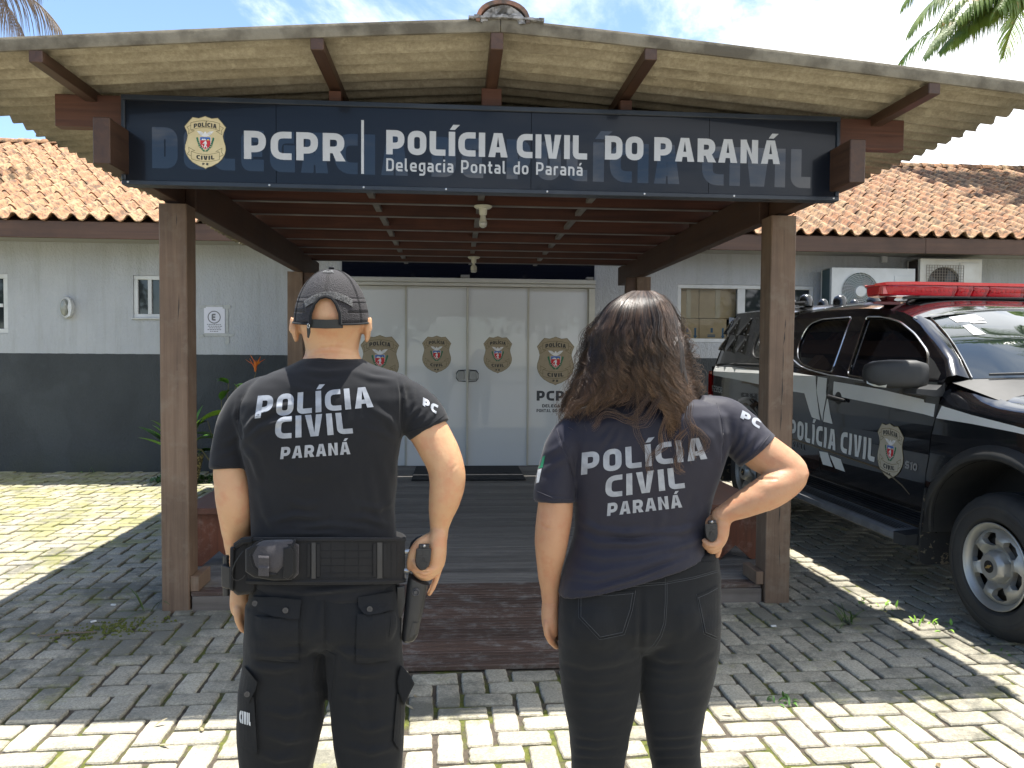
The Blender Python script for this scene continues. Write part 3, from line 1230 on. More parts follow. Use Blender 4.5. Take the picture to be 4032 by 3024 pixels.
for i, (xa, xb, za, zb) in enumerate(((2.86, 3.135, 1.66, 1.98), (3.14, 3.50, 1.66, 1.98), (2.86, 3.13, 1.985, 2.40), (3.135, 3.62, 1.985, 2.40))):
    c = thing('cardboard_box', ['cardboard box with blue arrow print, lower left behind the wide window pane',
                                'cardboard box with blue arrow print, lower right behind the wide window pane',
                                'taped cardboard box, upper left of those behind the wide window',
                                'taped cardboard box, upper right of those behind the wide window'][i], 'cardboard box', ((xa + xb) / 2, WY + .3, za), 'cardboard boxes stacked behind the window')
    MB().box(xa, xb, WY + .11, WY + .48, za, zb, .004).build('carton', card, c)
    if i < 2:
        p = MB()
        xm = (xa + xb) / 2
        fl = lambda a, b, o: (a, WY + .109 - o, b)
        fill(p, [[(xb - .06, 1.86), (xb - .035, 1.86), (xb - .035, 1.76), (xb - .02, 1.76), (xb - .0475, 1.72), (xb - .075, 1.76), (xb - .06, 1.76)]], fl)
        fill(p, [[(xm - .03, 1.86), (xm + .0, 1.86), (xm + .0, 1.80), (xm - .03, 1.80)]], fl)
        for q in range(2):
            fill(p, [[(xm - .07, 1.775 - q * .02), (xm + .03, 1.775 - q * .02), (xm + .03, 1.763 - q * .02), (xm - .07, 1.763 - q * .02)]], fl)
        p.build('print', M['blueprint'], c)
    else:
        MB().box((xa + xb) / 2 - .03, (xa + xb) / 2 + .03, WY + .106, WY + .109, za, zb).build('tape', M['tape'], c)
pp = MB().box(3.53, 3.60, WY + .102, WY + .104, 1.70, 2.0).build('paper_sheet', mk('lilac_paper', (0.55, 0.55, 0.66), None, .7))
tag(pp, 'pale lilac paper sheet behind the window glass beside the cartons', 'paper')

# ---- bulkhead lamp on the left wall
lm = thing('bulkhead_lamp', 'oval bulkhead lamp with white rim on the grey wall', 'wall lamp', (-4.645, WY, 2.02))
ov = lambda rx, rz, y_, n=28: [(-4.645 + rx * cos(2 * pi * i / n), y_, 2.02 + rz * sin(2 * pi * i / n)) for i in range(n)]
MB().loft([ov(.076, .128, WY - .003), ov(.080, .132, WY - .03), ov(.070, .12, WY - .05), ov(.062, .112, WY - .046)]).build('rim', M['white_frame'], lm, True)
gg = mk('frosted_lamp_glass', (0.30, 0.31, 0.28), (0.22, 0.23, 0.2), .12, 12, coat=.6)
ovs = lambda s, y_: [(-4.660 + .045 * s * cos(2 * pi * i / 28), y_, 2.02 + .105 * s * sin(2 * pi * i / 28)) for i in range(28)]
MB().loft([ovs(1, WY - .045), ovs(.92, WY - .07), ovs(.7, WY - .085), ovs(.3, WY - .093), ovs(.05, WY - .094)]).build('glass', gg, lm, True)
hd = [(-4.62, 1.90), (-4.60, 1.95), (-4.612, 2.02), (-4.60, 2.09), (-4.62, 2.14), (-4.585, 2.12), (-4.568, 2.05), (-4.568, 1.99), (-4.585, 1.92)]
MB().prism(hd, lambda a, b, h: (a, WY - .045 - h, b), .035).build('hood', M['white_frame'], lm)

# ---- taped paper notice with the parking sign
nt = thing('paper_notice', 'white paper notice with a circled E taped to the grey wall', 'paper notice', (-2.93, WY - .002, 1.89))
paper = mk('white_paper', (0.66, 0.66, 0.72), None, .7)
MB().box(-3.052, -2.806, WY - .006, WY - .004, 1.73, 2.05).build('sheet', paper, nt)
fl = lambda a, b, o: (a, WY - .0064 - o, b)
pr_ = MB()
N_ = 28
cxp, czp = -2.932, 1.925
circ = lambda r: [(cxp + r * cos(2 * pi * i / N_), czp + r * sin(2 * pi * i / N_)) for i in range(N_)]
fill(pr_, [circ(.078), circ(.066)], fl)
lettering(pr_, 'E', fl, cxp - .03, czp - .042, .084, .24, .62, .1, off=.0002)
r2 = random.Random(3)
for row, wd in enumerate((.17, .15, .12, .16, .1)):
    x = cxp - wd / 2
    zz = 1.832 - row * .021
    while x < cxp + wd / 2:
        l = r2.uniform(.012, .03)
        fill(pr_, [[(x, zz), (x + l, zz), (x + l, zz + .009), (x, zz + .009)]], fl)
        x += l + .006
pr_.build('print', mk('notice_ink', (0.16, 0.16, 0.17), None, .7), nt)
tp = MB()
for (a, b, c, d) in ((-3.11, -3.03, 2.035, 2.065), (-2.83, -2.74, 2.03, 2.075), (-2.79, -2.765, 1.74, 2.03), (-3.06, -2.70, 1.695, 1.728), (-3.12, -3.05, 1.68, 1.715), (-2.80, -2.755, 1.60, 1.69),
                     (-3.04, -2.82, 2.052, 2.075)):
    tp.box(a, b, WY - .0085, WY - .007, c, d)
tp.build('tape', mk('old_clear_tape', (0.44, 0.45, 0.43), (0.36, 0.37, 0.36), .4, 20), nt)

# ---- air conditioners on the right wall
acw = mk('ac_white_enamel', (0.60, 0.61, 0.60), (0.52, 0.53, 0.51), .4, 5)
acd = mk('ac_aged_enamel', (0.62, 0.61, 0.56), (0.50, 0.47, 0.40), .5, 4)
acb = mk('ac_dark_grille', (0.030, 0.022, 0.018), (0.06, 0.045, 0.035), .7, 20)
fin = mk('ac_fins', (0.05, 0.09, 0.10), None, .5)


def ac_unit(x0, x1, z0, z1, mat_, fx, fr_, square, label):
    yf, yb = 9.18, 9.46
    a = thing('air_conditioner', label, 'air conditioner', ((x0 + x1) / 2, yf, z0), 'outdoor air conditioners on the right wall')
    cas = MB()
    out_ = [(x0, z0), (x1, z0), (x1, z1), (x0, z1)]
    n = 32
    hole = [(fx + fr_ * cos(2 * pi * i / n), (z0 + z1) / 2 + fr_ * sin(2 * pi * i / n)) for i in range(n)]
    fill(cas, [out_, hole], lambda p, q, o: (p, yf, q))
    for i in range(n):
        p, q = hole[i], hole[(i + 1) % n]
        cas.quad((p[0], yf, p[1]), (q[0], yf, q[1]), (q[0], yf + .05, q[1]), (p[0], yf + .05, p[1]))
    cas.quad((x0, yf, z1), (x1, yf, z1), (x1, yb, z1), (x0, yb, z1))
    cas.quad((x0, yf, z0), (x1, yf, z0), (x1, yb, z0), (x0, yb, z0))
    cas.quad((x1, yf, z0), (x1, yb, z0), (x1, yb, z1), (x1, yf, z1))
    cas.quad((x0, yf, z0), (x0, yf + .05, z0), (x0, yf + .05, z1), (x0, yf, z1))
    cas.quad((x0, yb, z0), (x0, yb - .03, z0), (x0, yb - .03, z1), (x0, yb, z1))
    cas.build('casing', mat_, a)
    MB().box(x0 + .01, x1 - .01, yf + .052, yb - .003, z0 + .01, z1 - .01).build('core', acb if square else fin, a)
    zc = (z0 + z1) / 2
    fan = MB()
    for k in range(3):
        a0 = k * 2 * pi / 3 + .4
        pts = []
        for t in range(7):
            an = a0 + t * .13
            pts.append((fx + fr_ * .9 * cos(an), zc + fr_ * .9 * sin(an)))
        pts += [(fx + fr_ * .2 * cos(a0 + .5), zc + fr_ * .2 * sin(a0 + .5)), (fx + fr_ * .2 * cos(a0 - .1), zc + fr_ * .2 * sin(a0 - .1))]
        fan.prism(pts, lambda p, q, h: (p, yf + .04 + h, q), .006)
    fan.build('fan', mk('fan_plastic', (0.10, 0.10, 0.10), None, .5) if k is not None else None, a)
    g = MB()
    if square:
        s_ = fr_ * 1.08
        for i in range(15):
            t = -s_ + 2 * s_ * i / 14
            g.box(fx + t - .0025, fx + t + .0025, yf - .012, yf - .008, zc - s_, zc + s_)
            g.box(fx - s_, fx + s_, yf - .008, yf - .004, zc + t - .002, zc + t + .002)
        g.build('grille', mk('old_grille_wire', (0.22, 0.19, 0.15), None, .6), a)
        MB().box(x1 - .30, x1 - .04, yf - .006, yf - .001, zc - .20, z1 - .05, .002).build('service_cover', mat_, a)
    else:
        for r in range(1, 9):
            rr = fr_ * (.25 + .75 * r / 8)
            g.tube([(fx + rr * cos(2 * pi * i / 28), yf - .01, zc + rr * sin(2 * pi * i / 28)) for i in range(29)], .0028, 4)
        for k in range(26):
            g.tube([(fx + fr_ * t * cos(2 * pi * k / 26 + t * .7), yf - .014, zc + fr_ * t * sin(2 * pi * k / 26 + t * .7)) for t in (.25, .5, .75, 1)], .0024, 4)
        g.build('grille', mk('white_grille_wire', (0.62, 0.64, 0.62), None, .5), a)
        MB().lathe([(.002, yf - .03), (.066, yf - .028), (.07, yf - .014)], (fx, 0, zc - .0), 1, 24).build('hub_cap', mat_, a)
        MB().box(x1 - .27, x1 - .03, yf - .006, yf - .001, z0 + .08, z1 - .09, .002).build('service_cover', mat_, a)
    for xx in (x0 + .12, x1 - .12):
        b = MB()
        b.box(xx - .015, xx + .015, yf - .03, WY, z0 - .035, z0 - .004)
        b.box(xx - .012, xx + .012, WY - .02, WY - .001, z0 - .35, z0 - .035)
        b.build('bracket', M['steel'], a)
    return a


ac_unit(4.655, 5.735, 2.02, 2.605, acw, 5.02, .235, False, 'white outdoor air conditioner with round wire fan grille and pale hub')
ac_unit(5.80, 6.61, 2.09, 2.735, acd, 6.12, .225, True, 'aged cream outdoor air conditioner with rusty square fan grille')
jb = MB().box(5.482, 5.56, WY - .05, WY - .001, 2.72, 2.86, .006)
jb.box(5.50, 5.52, WY - .056, WY - .05, 2.80, 2.84)
tag(jb.build('junction_box', M['white_frame']), 'small white electrical box under the fascia above the air conditioners', 'junction box')

# ================================================================== DOORS
dr = thing('glass_door', 'four panel frosted glass sliding entrance with police crests on each panel', 'glass door', (0.147, 9.5, 0.09))
PW = 0.759
DY = 9.5
XM = 0.147
tdoor = NT('frosted_door_glass')
na = tdoor.noise(tdoor.coord((1, 1, 1), True), 0.7, 2)
colr = tdoor.mix(na, (0.57, 0.59, 0.60), (0.62, 0.64, 0.65))
tdoor.set(colr, 0.5, None, coat=0.6, coatr=0.02, spec=0.3)
M['door_glass'] = tdoor.m
for k in range(4):
    xa = XM + (k - 2) * PW
    xb = xa + PW
    yo = DY if k in (1, 2) else DY + .02
    pn = MB().box(xa + .014, xb - .014, yo, yo + .01, .105, 2.33).build('door_panel', M['door_glass'], dr)
    fr2 = MB()
    fr2.box(xa + .001, xa + .013, yo - .008, yo + .018, .105, 2.33)
    fr2.box(xb - .013, xb - .001, yo - .008, yo + .018, .105, 2.33)
    fr2.build('stile', M['alu'], pn)
    fl = (lambda yo: lambda a, b, o: (a, yo - .0006 - o, b))(yo)
    if k in (1, 2):
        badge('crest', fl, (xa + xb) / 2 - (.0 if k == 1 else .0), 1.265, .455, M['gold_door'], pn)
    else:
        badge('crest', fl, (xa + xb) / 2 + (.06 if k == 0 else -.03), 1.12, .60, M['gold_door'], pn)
        cxl = (xa + xb) / 2 + (.06 if k == 0 else -.03)
        t = MB()
        lettering(t, 'PCPR', fl, cxl - .0, .92, .125, .24, .66, .13, width=.47, align='c')
        lettering(t, 'DELEGACIA', fl, cxl, .835, .04, .22, .66, .13, width=.33, align='c')
        lettering(t, 'PONTAL DO PARANÁ', fl, cxl, .775, .04, .22, .66, .13, width=.47, align='c')
        t.build('lettering', mk('door_ink', (0.03, 0.035, 0.045), None, .4), pn)
MB().box(XM - .012, XM + .012, DY - .026, DY - .0085, .105, 2.33, .003).build('meeting_stile', M['alu'], dr)
MB().box(DX0 + .004, DX1 - .004, DY - .04, DY + .10, 2.335, 2.375, .004).box(DX0 + .004, DX1 - .004, DY - .05, DY + .10, 2.378, 2.435, .006).build('header_rail', M['alu'], dr)
MB().box(DX0 + .004, XM - 2 * PW - .002, DY - .02, DY + .06, .09, 2.33).build('jamb', M['alu'], dr)
MB().box(XM + 2 * PW + .002, DX1 - .004, DY - .02, DY + .06, .09, 2.33).build('jamb', M['alu'], dr)
trn = glass_dark('blue_black_transom', (0.006, 0.008, 0.016), .08)
MB().box(DX0 + .004, DX1 - .004, DY + .04, DY + .05, 2.437, 2.66).build('transom', trn, dr)
MB().box(.06, .17, DY - .06, DY + .03, 2.438, 2.475, .004).box(DX1 - .12, DX1 - .03, DY - .06, DY + .03, 2.438, 2.47, .004).build('roller_stop', mk('grey_plastic', (.18, .18, .17), None, .5), dr)
for sx in (-1, 1):
    h = MB()
    xh = XM + sx * .075
    h.box(xh - .05, xh + .04, DY - .022, DY - .012, 1.18, 1.29, .006)
    h.build('lock_plate', mk('smoked_lock', (.26, .27, .27), None, .2), dr)
    hh = MB()
    hh.tube([(XM + sx * .02, DY - .03, 1.30), (XM + sx * .11, DY - .05, 1.295), (XM + sx * .135, DY - .05, 1.26), (XM + sx * .135, DY - .05, 1.20), (XM + sx * .11, DY - .05, 1.165), (XM + sx * .02, DY - .03, 1.16)], .006, 6)
    hh.build('door_handle', M['black'], dr, True)

# ================================================================== THE PORCH
po = thing('porch', 'dark timber entrance porch on square posts under a corrugated gable roof', 'porch', (0.17, 4.4, 0))
PXL, PXR = -1.579, 1.924
rng = random.Random(21)
# posts
for (xa, xb, ya, yb, zt) in ((-1.655, -1.503, 4.412, 4.564, 2.30), (1.848, 2.0, 4.38, 4.532, 2.30), (-1.655, -1.505, 7.674, 7.82, 2.29), (1.84, 1.985, 7.674, 7.82, 2.29)):
    m = MB()
    N = 26
    rings = []
    for i in range(N + 1):
        z = -0.03 + (zt + .03) * i / N
        j = lambda: rng.uniform(-.0018, .0018)
        rings.append([(xa + .005 + j(), ya, z), (xb - .005 + j(), ya, z), (xb, ya + .005 + j(), z), (xb, yb - .005 + j(), z), (xb - .005, yb, z), (xa + .005, yb, z), (xa, yb - .005, z), (xa, ya + .005, z)])
    m.loft(rings)
    p = m.build('post', M['wood_post'], po, 30)
    if ya < 5:
        # drying cracks
        c = MB()
        x = xa + (.075 if xa > 0 else .10)
        z = zt - .05
        dirs = -1
        while z > (0.3 if xa > 0 else 1.6):
            l = rng.uniform(.07, .2)
            w_ = rng.uniform(.0018, .0035) if xa > 0 else .0012
            dx = rng.uniform(-.008, .008)
            c.add([(x, ya - .0012, z), (x + w_, ya - .0012, z - l * .5), (x + dx, ya - .0012, z - l), (x - .0012 + dx * .4, ya - .0012, z - l * .5)], [(0, 1, 2, 3)])
            x += dx
            z -= l + rng.uniform(-.03, .05)
            x = min(max(x, xa + .03), xb - .03)
        c.build('crack', M['black'], p)
# side beams reaching out in front
for (xa, xb) in ((-1.635, -1.560), (1.905, 1.983)):
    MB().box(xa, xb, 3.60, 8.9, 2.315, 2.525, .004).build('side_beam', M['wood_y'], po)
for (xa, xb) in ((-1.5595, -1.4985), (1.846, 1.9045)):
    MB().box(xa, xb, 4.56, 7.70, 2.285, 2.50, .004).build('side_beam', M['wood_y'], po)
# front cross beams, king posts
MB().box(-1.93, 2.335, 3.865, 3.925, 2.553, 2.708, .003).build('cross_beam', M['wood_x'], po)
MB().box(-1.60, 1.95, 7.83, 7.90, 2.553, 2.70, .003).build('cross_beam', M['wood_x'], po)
MB().box(0.125, 0.225, 3.86, 3.92, 2.7085, 2.80, .002).build('king_post', M['wood_x'], po)
for xx, zt in ((-.60, 2.765), (.86, 2.765)):
    MB().box(xx - .03, xx + .03, 3.865, 3.92, 2.7085, zt, .002).build('king_post', M['wood_x'], po)
# stubs at the rear posts
for (xa, xb) in ((-1.504, -1.40), (1.735, 1.839)):
    MB().box(xa, xb, 7.70, 7.78, 2.07, 2.285, .003).build('stub_beam', M['wood_y'], po)
# purlins under the sheets


def roof_z(x):
    d = abs(x - .19)
    return 2.905 - .200 * (d / 2.55) ** 1.12


for xx in (-1.76, -.60, .175, .86, 2.18):
    zt = roof_z(xx) - .030
    MB().box(xx - .028, xx + .028, 3.375, 8.9, zt - (.075 if abs(xx - .175) < .01 else .052), zt, .003).build('purlin', M['wood_y'], po)
# ceiling joists
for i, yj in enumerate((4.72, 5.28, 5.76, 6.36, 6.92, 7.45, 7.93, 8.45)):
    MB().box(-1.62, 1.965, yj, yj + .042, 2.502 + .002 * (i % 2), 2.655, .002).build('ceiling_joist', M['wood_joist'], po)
gray = mk('grey_painted_batten', (0.20, 0.19, 0.185), (0.13, 0.12, 0.115), .6, 6, rnd=2)
M['joist_edge'] = gray
for xx in (-.57, .17, .92):
    MB().box(xx - .022, xx + .022, 4.0, 8.9, 2.53, 2.56, .002).build('batten', gray, po)
for i, yj in enumerate((4.72, 5.28, 5.76, 6.36, 6.92, 7.45, 7.93, 8.45)):
    MB().box(-1.55, 1.895, yj + .004, yj + .038, 2.4965, 2.5005).build('joist_edge', gray, po)
# dark boarded ceiling above the joists
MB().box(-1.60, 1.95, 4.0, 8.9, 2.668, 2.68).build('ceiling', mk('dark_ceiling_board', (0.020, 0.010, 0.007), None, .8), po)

# corrugated sheets -----------------------------------------------------------
PITCH_W = 0.118


def sheet(x0, x1, y0, y1, sgn, lift, name='roof_sheet'):
    mb = MB()
    nx = 10
    ny = int((y1 - y0) / PITCH_W * 8)
    r = random.Random(int((x0 + y0) * 100))
    ed = [r.uniform(-.012, .012) for _ in range(400)]
    top, bot = [], []
    for j in range(ny + 1):
        y = y0 + (y1 - y0) * j / ny
        w = .025 * cos(2 * pi * (y - 3.4) / PITCH_W)
        sag = .010 * sin(y * 2.1)
        for i in range(nx + 1):
            t = i / nx
            x = x0 + (x1 - x0) * t
            if abs(x) > 2.2 and (i == 0 or i == nx):
                x += ed[j % 400] * (.7 if (j % 8) else 1.4)
            z = roof_z(x) + w + lift + sag * abs(x - .19) / 3
            top.append((x, y, z + .004))
            bot.append((x, y, z - .004))
    n = (nx + 1)
    m = (ny + 1) * n
    fs = []
    for j in range(ny):
        for i in range(nx):
            a = j * n + i
            fs.append((a, a + 1, a + n + 1, a + n))
            fs.append((m + a, m + a + n, m + a + n + 1, m + a + 1))
    for i in range(nx):
        fs.append((i, m + i, m + i + 1, i + 1))
        a = ny * n + i
        fs.append((a, a + 1, m + a + 1, m + a))
    for j in range(ny):
        a = j * n
        fs.append((a, a + n, m + a + n, m + a))
        a = j * n + nx
        fs.append((a, m + a, m + a + n, a + n))
    mb.add(top + bot, fs)
    return mb.build(name, M['sheet'], po, 50)


YS = [3.40, 4.44, 5.48, 6.52, 7.56, 8.60]
for k in range(5):
    y0, y1 = YS[k], YS[k + 1] + .09
    lf = .009 * (k % 2)
    sheet(-2.354, .192, y0, y1, -1, lf)
    sheet(.190, 2.775, y0, y1, 1, lf + .0007)
# turned down lip at the front edge
for (xa, xb) in ((-2.354, .188), (.192, 2.775)):
    mb = MB()
    rings = []
    for i in range(25):
        x = xa + (xb - xa) * i / 24
        z = roof_z(x)
        rings.append([(x, 3.372, z + .026), (x, 3.366, z + .010), (x, 3.372, z - .030), (x, 3.380, z - .032), (x, 3.378, z + .010), (x, 3.396, z + .024), (x, 3.396, z + .032)])
    mb.loft(rings)
    mb.build('edge_lip', M['lip'], po, 50)
# clay ridge tile with mortar at the gable end
rt = MB()
rings = []
for (yy, r) in ((3.36, .118), (3.76, .10)):
    up = [(.20 + r * cos(a), yy, 2.915 + r * .80 * max(0, sin(a)) ** .85) for a in [pi * i / 14 for i in range(15)]]
    dn = [(.20 + (r - .016) * cos(a), yy, 2.912 + (r - .016) * .78 * max(0, sin(a)) ** .85) for a in [pi * i / 14 for i in range(14, -1, -1)]]
    rings.append(up + dn)
rt.loft(rings)
M['old_tile'] = mk('blackened_ridge_tile', (0.11, 0.085, 0.07), (0.34, 0.17, 0.11), .9, 9, lo=.45, hi=.6, bstr=.6, bscale=50)
rt.build('ridge_tile', M['old_tile'], po, 50)
for k in range(1, 14):
    rg = MB()
    rings = []
    for (yy, r) in ((3.36 + k * .38, .112), (3.80 + k * .38, .10)):
        up = [(.20 + r * cos(a), yy, 2.917 + r * .78 * sin(a)) for a in [pi * i / 8 for i in range(9)]]
        dn = [(.20 + (r - .016) * cos(a), yy, 2.913 + (r - .016) * .78 * sin(a)) for a in [pi * i / 8 for i in range(8, -1, -1)]]
        rings.append(up + dn)
    rg.loft(rings)
    rg.build('ridge_tile', M['old_tile'], po, 50)
mo = MB()
rr = random.Random(4)
N = 15
pts = [(.20 + .098 * cos(pi * i / N), 2.908 + .074 * sin(pi * i / N)) for i in range(N + 1)]
for k in range(7):
    f = 1 - k / 7
    ring = [(.20 + (a - .20) * f, 3.366 + .006 * k - rr.uniform(0, .014), 2.905 + (b - 2.905) * f) for a, b in pts]
    if k == 0:
        prev = ring
        continue
    for i in range(N):
        mo.quad(prev[i], prev[i + 1], ring[i + 1], ring[i])
    prev = ring
mo.build('mortar', mk('old_mortar', (0.36, 0.35, 0.34), (0.10, 0.095, 0.09), .95, 26, lo=.42, hi=.58, bstr=1, bscale=90), po)
fl = MB()
for i in range(14):
    x = .05 + .33 * i / 14
    fl.box(x, x + .0236, 3.356, 3.42, roof_z(x) + .026, roof_z(x) + .034 + rr.uniform(0, .006))
fl.build('mortar', bpy.data.materials['old_mortar'], po)

# ================================================================== DECK
dk = thing('deck', 'weathered grooved timber deck with a brown board ramp before the entrance', 'deck', (0.17, 4.4, 0))


def board(xa, xb, y0, y1, z0, z1, mat_, nm, slope=None):
    """grooved deck board; slope = (y_a, z_a, y_b, z_b) top line"""
    mb = MB()
    g = 3
    w = y1 - y0
    prof = [(y0 + .003, -.022), (y0 + .003, -.003), (y0 + .006, 0)]
    for k in range(g):
        c = y0 + w * (k + .75) / (g + .5)
        prof += [(c - .0035, 0), (c - .002, -.004), (c + .002, -.004), (c + .0035, 0)]
    prof += [(y1 - .006, 0), (y1 - .003, -.003), (y1 - .003, -.022)]

    def zt(y):
        return z1 if slope is None else slope[1] + (y - slope[0]) / (slope[2] - slope[0]) * (slope[3] - slope[1])
    a = [(xa, y, zt(y) + h) for y, h in prof]
    b = [(xb, y, zt(y) + h) for y, h in prof]
    mb.loft([a, b])
    return mb.build(nm, mat_, dk)


yy = 4.415
i = 0
while yy < 9.47:
    w = .105
    j = rng.uniform(-.0015, .0015)
    board((-1.49 if yy < 4.66 else -1.77) + rng.uniform(-.004, .004), 1.84 if yy < 4.66 else 2.12, yy, yy + w, 0, .105 + j, M['deck'] if yy > 4.47 else M['ramp'], 'deck_board')
    yy += w + .003
    i += 1
sl = (3.50, .018, 4.412, .104)
yy = 3.505
while yy < 4.40:
    w = .1255
    board(-.74, 1.14, yy, min(yy + w, 4.411), 0, 0, M['ramp'], 'ramp_board', sl)
    yy += w + .004
MB().box(-1.49, -.745, 4.418, 4.44, -.02, .081, .003).build('front_board', wood('dusty_front_board', (.10, .08, .065), (.22, .19, .165), 0, .8, 20), dk)
MB().box(1.145, 1.84, 4.405, 4.44, -.02, .081, .003).build('front_board', bpy.data.materials['dusty_front_board'], dk)
MB().add([(-.74, 3.5, 0), (-.74, 4.41, 0), (-.74, 4.41, .08)], [(0, 1, 2)]).add([(1.14, 3.5, 0), (1.14, 4.41, 0), (1.14, 4.41, .08)], [(0, 1, 2)]).build('ramp_side', M['ramp'], dk)
MB().box(-1.48, 1.83, 4.44, 4.70, -.02, .078).box(-1.75, 2.10, 4.702, 9.48, -.02, .078).build('deck_frame', M['black'], dk)
# kick boards between the posts
MB().box(-1.502, -1.455, 4.425, 4.64, .107, .195, .003).build('kick_board', M['wood_post'], dk)
MB().box(1.800, 1.847, 4.395, 4.61, .107, .185, .003).build('kick_board', M['wood_post'], dk)
# door mat
mt = MB().box(-.474, .78, 8.32, 9.38, .107, .122, .004)
tag(mt.build('door_mat', M['mat_fibre']), 'black rectangular door mat lying before the glass entrance', 'door mat')

# ================================================================== BENCHES
for side in (-1, 1):
    if side < 0:
        xa, xb, y0, y1 = -1.72, -1.28, 4.90, 7.3
        lb = 'brown wooden bench inside the left side of the porch, behind the capped man'
    else:
        xa, xb, y0, y1 = 1.67, 2.10, 4.90, 7.3
        lb = 'brown wooden bench inside the right side of the porch, near the parked pickup'
    b = thing('bench', lb, 'bench', ((xa + xb) / 2, y0, .105), 'wooden benches along the porch sides')
    MB().box(xa, xb, y0, y1, .450, .492, .004).build('seat', M['wood_bench'], b)
    xm = (xa + xb) / 2
    h = (xb - xa) / 2 - .02
    poly = [(xm - h, .109), (xm - h, .447), (xm + h, .447), (xm + h, .109), (xm + h * .55, .109), (xm, .205), (xm - h * .55, .109)]
    for ye in (y0 + .06, y1 - .15):
        e = MB()
        e.prism(poly, lambda a, c, t, ye=ye: (a, ye + t, c), .04)
        lg = e.build('leg_panel', M['wood_panel'], b)
    MB().box(xm - .02, xm + .02, y0 + .10, y1 - .15, .36, .44, .003).build('stretcher', M['wood_bench'], b)

# ================================================================== CEILING LAMPS
cer = mk('lamp_ceramic', (0.62, 0.61, 0.50), (0.56, 0.54, 0.44), .35, 9)
blb = mk('frosted_bulb', (0.60, 0.59, 0.50), None, .15, coat=.5)
bl2 = mk('clear_bulb_cap', (0.42, 0.42, 0.38), None, .1, coat=1.0)
for (x, y, r, first) in ((.185, 5.28, .062, True), (.185, 7.93, .062, False)):
    l = thing('ceiling_lamp', 'bare bulb in a white ceramic holder hanging from the front ceiling joist' if first else
              'second bare bulb with a wide drum tip, under the rear joist above the door', 'ceiling lamp', (x, y, 2.50), 'bare bulb lamps under the porch ceiling')
    z = 2.4955
    MB().lathe([(.004, z), (r, z), (r * 1.02, z - .006), (r * .85, z - .016), (r * .45, z - .02), (r * .42, z - .055), (.022, z - .062)], (x, y, 0), 2, 24).build('lamp_holder', cer, l, 40)
    if first:
        MB().lathe([(.018, z - .060), (.019, z - .075), (.024, z - .095), (.029, z - .112)], (x, y, 0), 2, 20).build('bulb_neck', blb, l, True)
        MB().lathe([(.0288, z - .1125), (.029, z - .125), (.024, z - .140), (.012, z - .149), (.002, z - .151)], (x, y, 0), 2, 20).build('bulb', bl2, l, True)
    else:
        MB().lathe([(.014, z - .062), (.013, z - .082), (.026, z - .092), (.032, z - .105), (.032, z - .135)], (x, y, 0), 2, 20).build('bulb_neck', blb, l, True)
        MB().lathe([(.0318, z - .1355), (.031, z - .150), (.022, z - .160), (.002, z - .163)], (x, y, 0), 2, 20).build('bulb', bl2, l, True)

# ================================================================== THE SIGN
sg = thing('sign_board', 'long glossy navy sign box with crest and white police lettering across the porch front', 'sign', (.18, 3.8, 2.27))
SX0, SX1, SZ0, SZ1, SY = -1.573, 1.934, 2.268, 2.689, 3.80


def sign_mat(name, rough, c):
    t = NT(name)
    w = t.noise(t.coord((.8, 1, 6), True), 1.4, 3)
    return t.set(c, rough, t.bump(w, .12, .02), spec=.2, coat=1.0 if rough < .1 else .20, coatr=.015 if rough < .1 else .03)


sface = sign_mat('sign_vinyl', .24, (0.008, 0.010, 0.015))
sghost = sign_mat('sign_vinyl_ghost', .05, (0.002, 0.003, 0.006))
sfr = mk('sign_frame_metal', (0.012, 0.017, 0.026), (0.022, 0.028, 0.038), .35, 8)
xs = [SX0, -.888, -.27, .29, 1.278, SX1]
xs = [SX0, -.87, .37, 1.272, SX1]
for a, b in zip(xs[:-1], xs[1:]):
    MB().box(a + .0012, b - .0012, SY, SY + .04, SZ0 + .004, SZ1 - .004).build('sign_panel', sface, sg)
e = MB()
e.box(SX0 - .018, SX1 + .018, SY - .012, SY + .058, SZ1 - .022, SZ1 + .003, .003)
e.box(SX0 - .018, SX1 + .018, SY - .012, SY + .058, SZ0 - .003, SZ0 + .020, .003)
e.box(SX0 - .018, SX0 + .0, SY - .011, SY + .057, SZ0 + .020, SZ1 - .022, .003)
e.box(SX1 - .0, SX1 + .018, SY - .011, SY + .057, SZ0 + .020, SZ1 - .022, .003)
e.build('sign_frame', sfr, sg)
sc = MB()
for x in (-1.56, -.9, -.45, -.05, .45, .94, 1.4, 1.92):
    sc.lathe([(.001, SY - .016), (.005, SY - .015), (.005, SY - .012)], (x, 0, SZ0 + .010), 1, 8)
sc.build('screw', M['steel'], sg)
MB().box(SX0, SX1, SY + .0405, SY + .058, SZ0 + .02, SZ1 - .022).build('sign_back', sfr, sg)
fs_ = lambda a, b, o: (a, SY - .0006 - o, b)
g = MB()
lettering(g, 'DELEGACIA DE POLÍCIA CIVIL', lambda a, b, o: fs_(a, b - .006 * (a + 1.45), o), -1.452, 2.348, .195, .29, .62, .15, width=3.255)
g.build('ghost_lettering', sghost, sg)
wt = mk('sign_white_letters', (0.50, 0.51, 0.52), (0.45, 0.46, 0.47), .5, 8)
t = MB()
fs2 = lambda a, b, o: (a, SY - .0018 - o, b)
lettering(t, 'PCPR', fs2, -1.022, 2.403, .135, .235, .70, .15, width=.478)
lettering(t, 'POLÍCIA', fs2, -.342, 2.443, .118, .255, .72, .13, width=.595)
lettering(t, 'CIVIL', fs2, .298, 2.443, .118, .255, .72, .13, width=.352)
lettering(t, 'DO', fs2, .740, 2.446, .118, .255, .72, .13, width=.195)
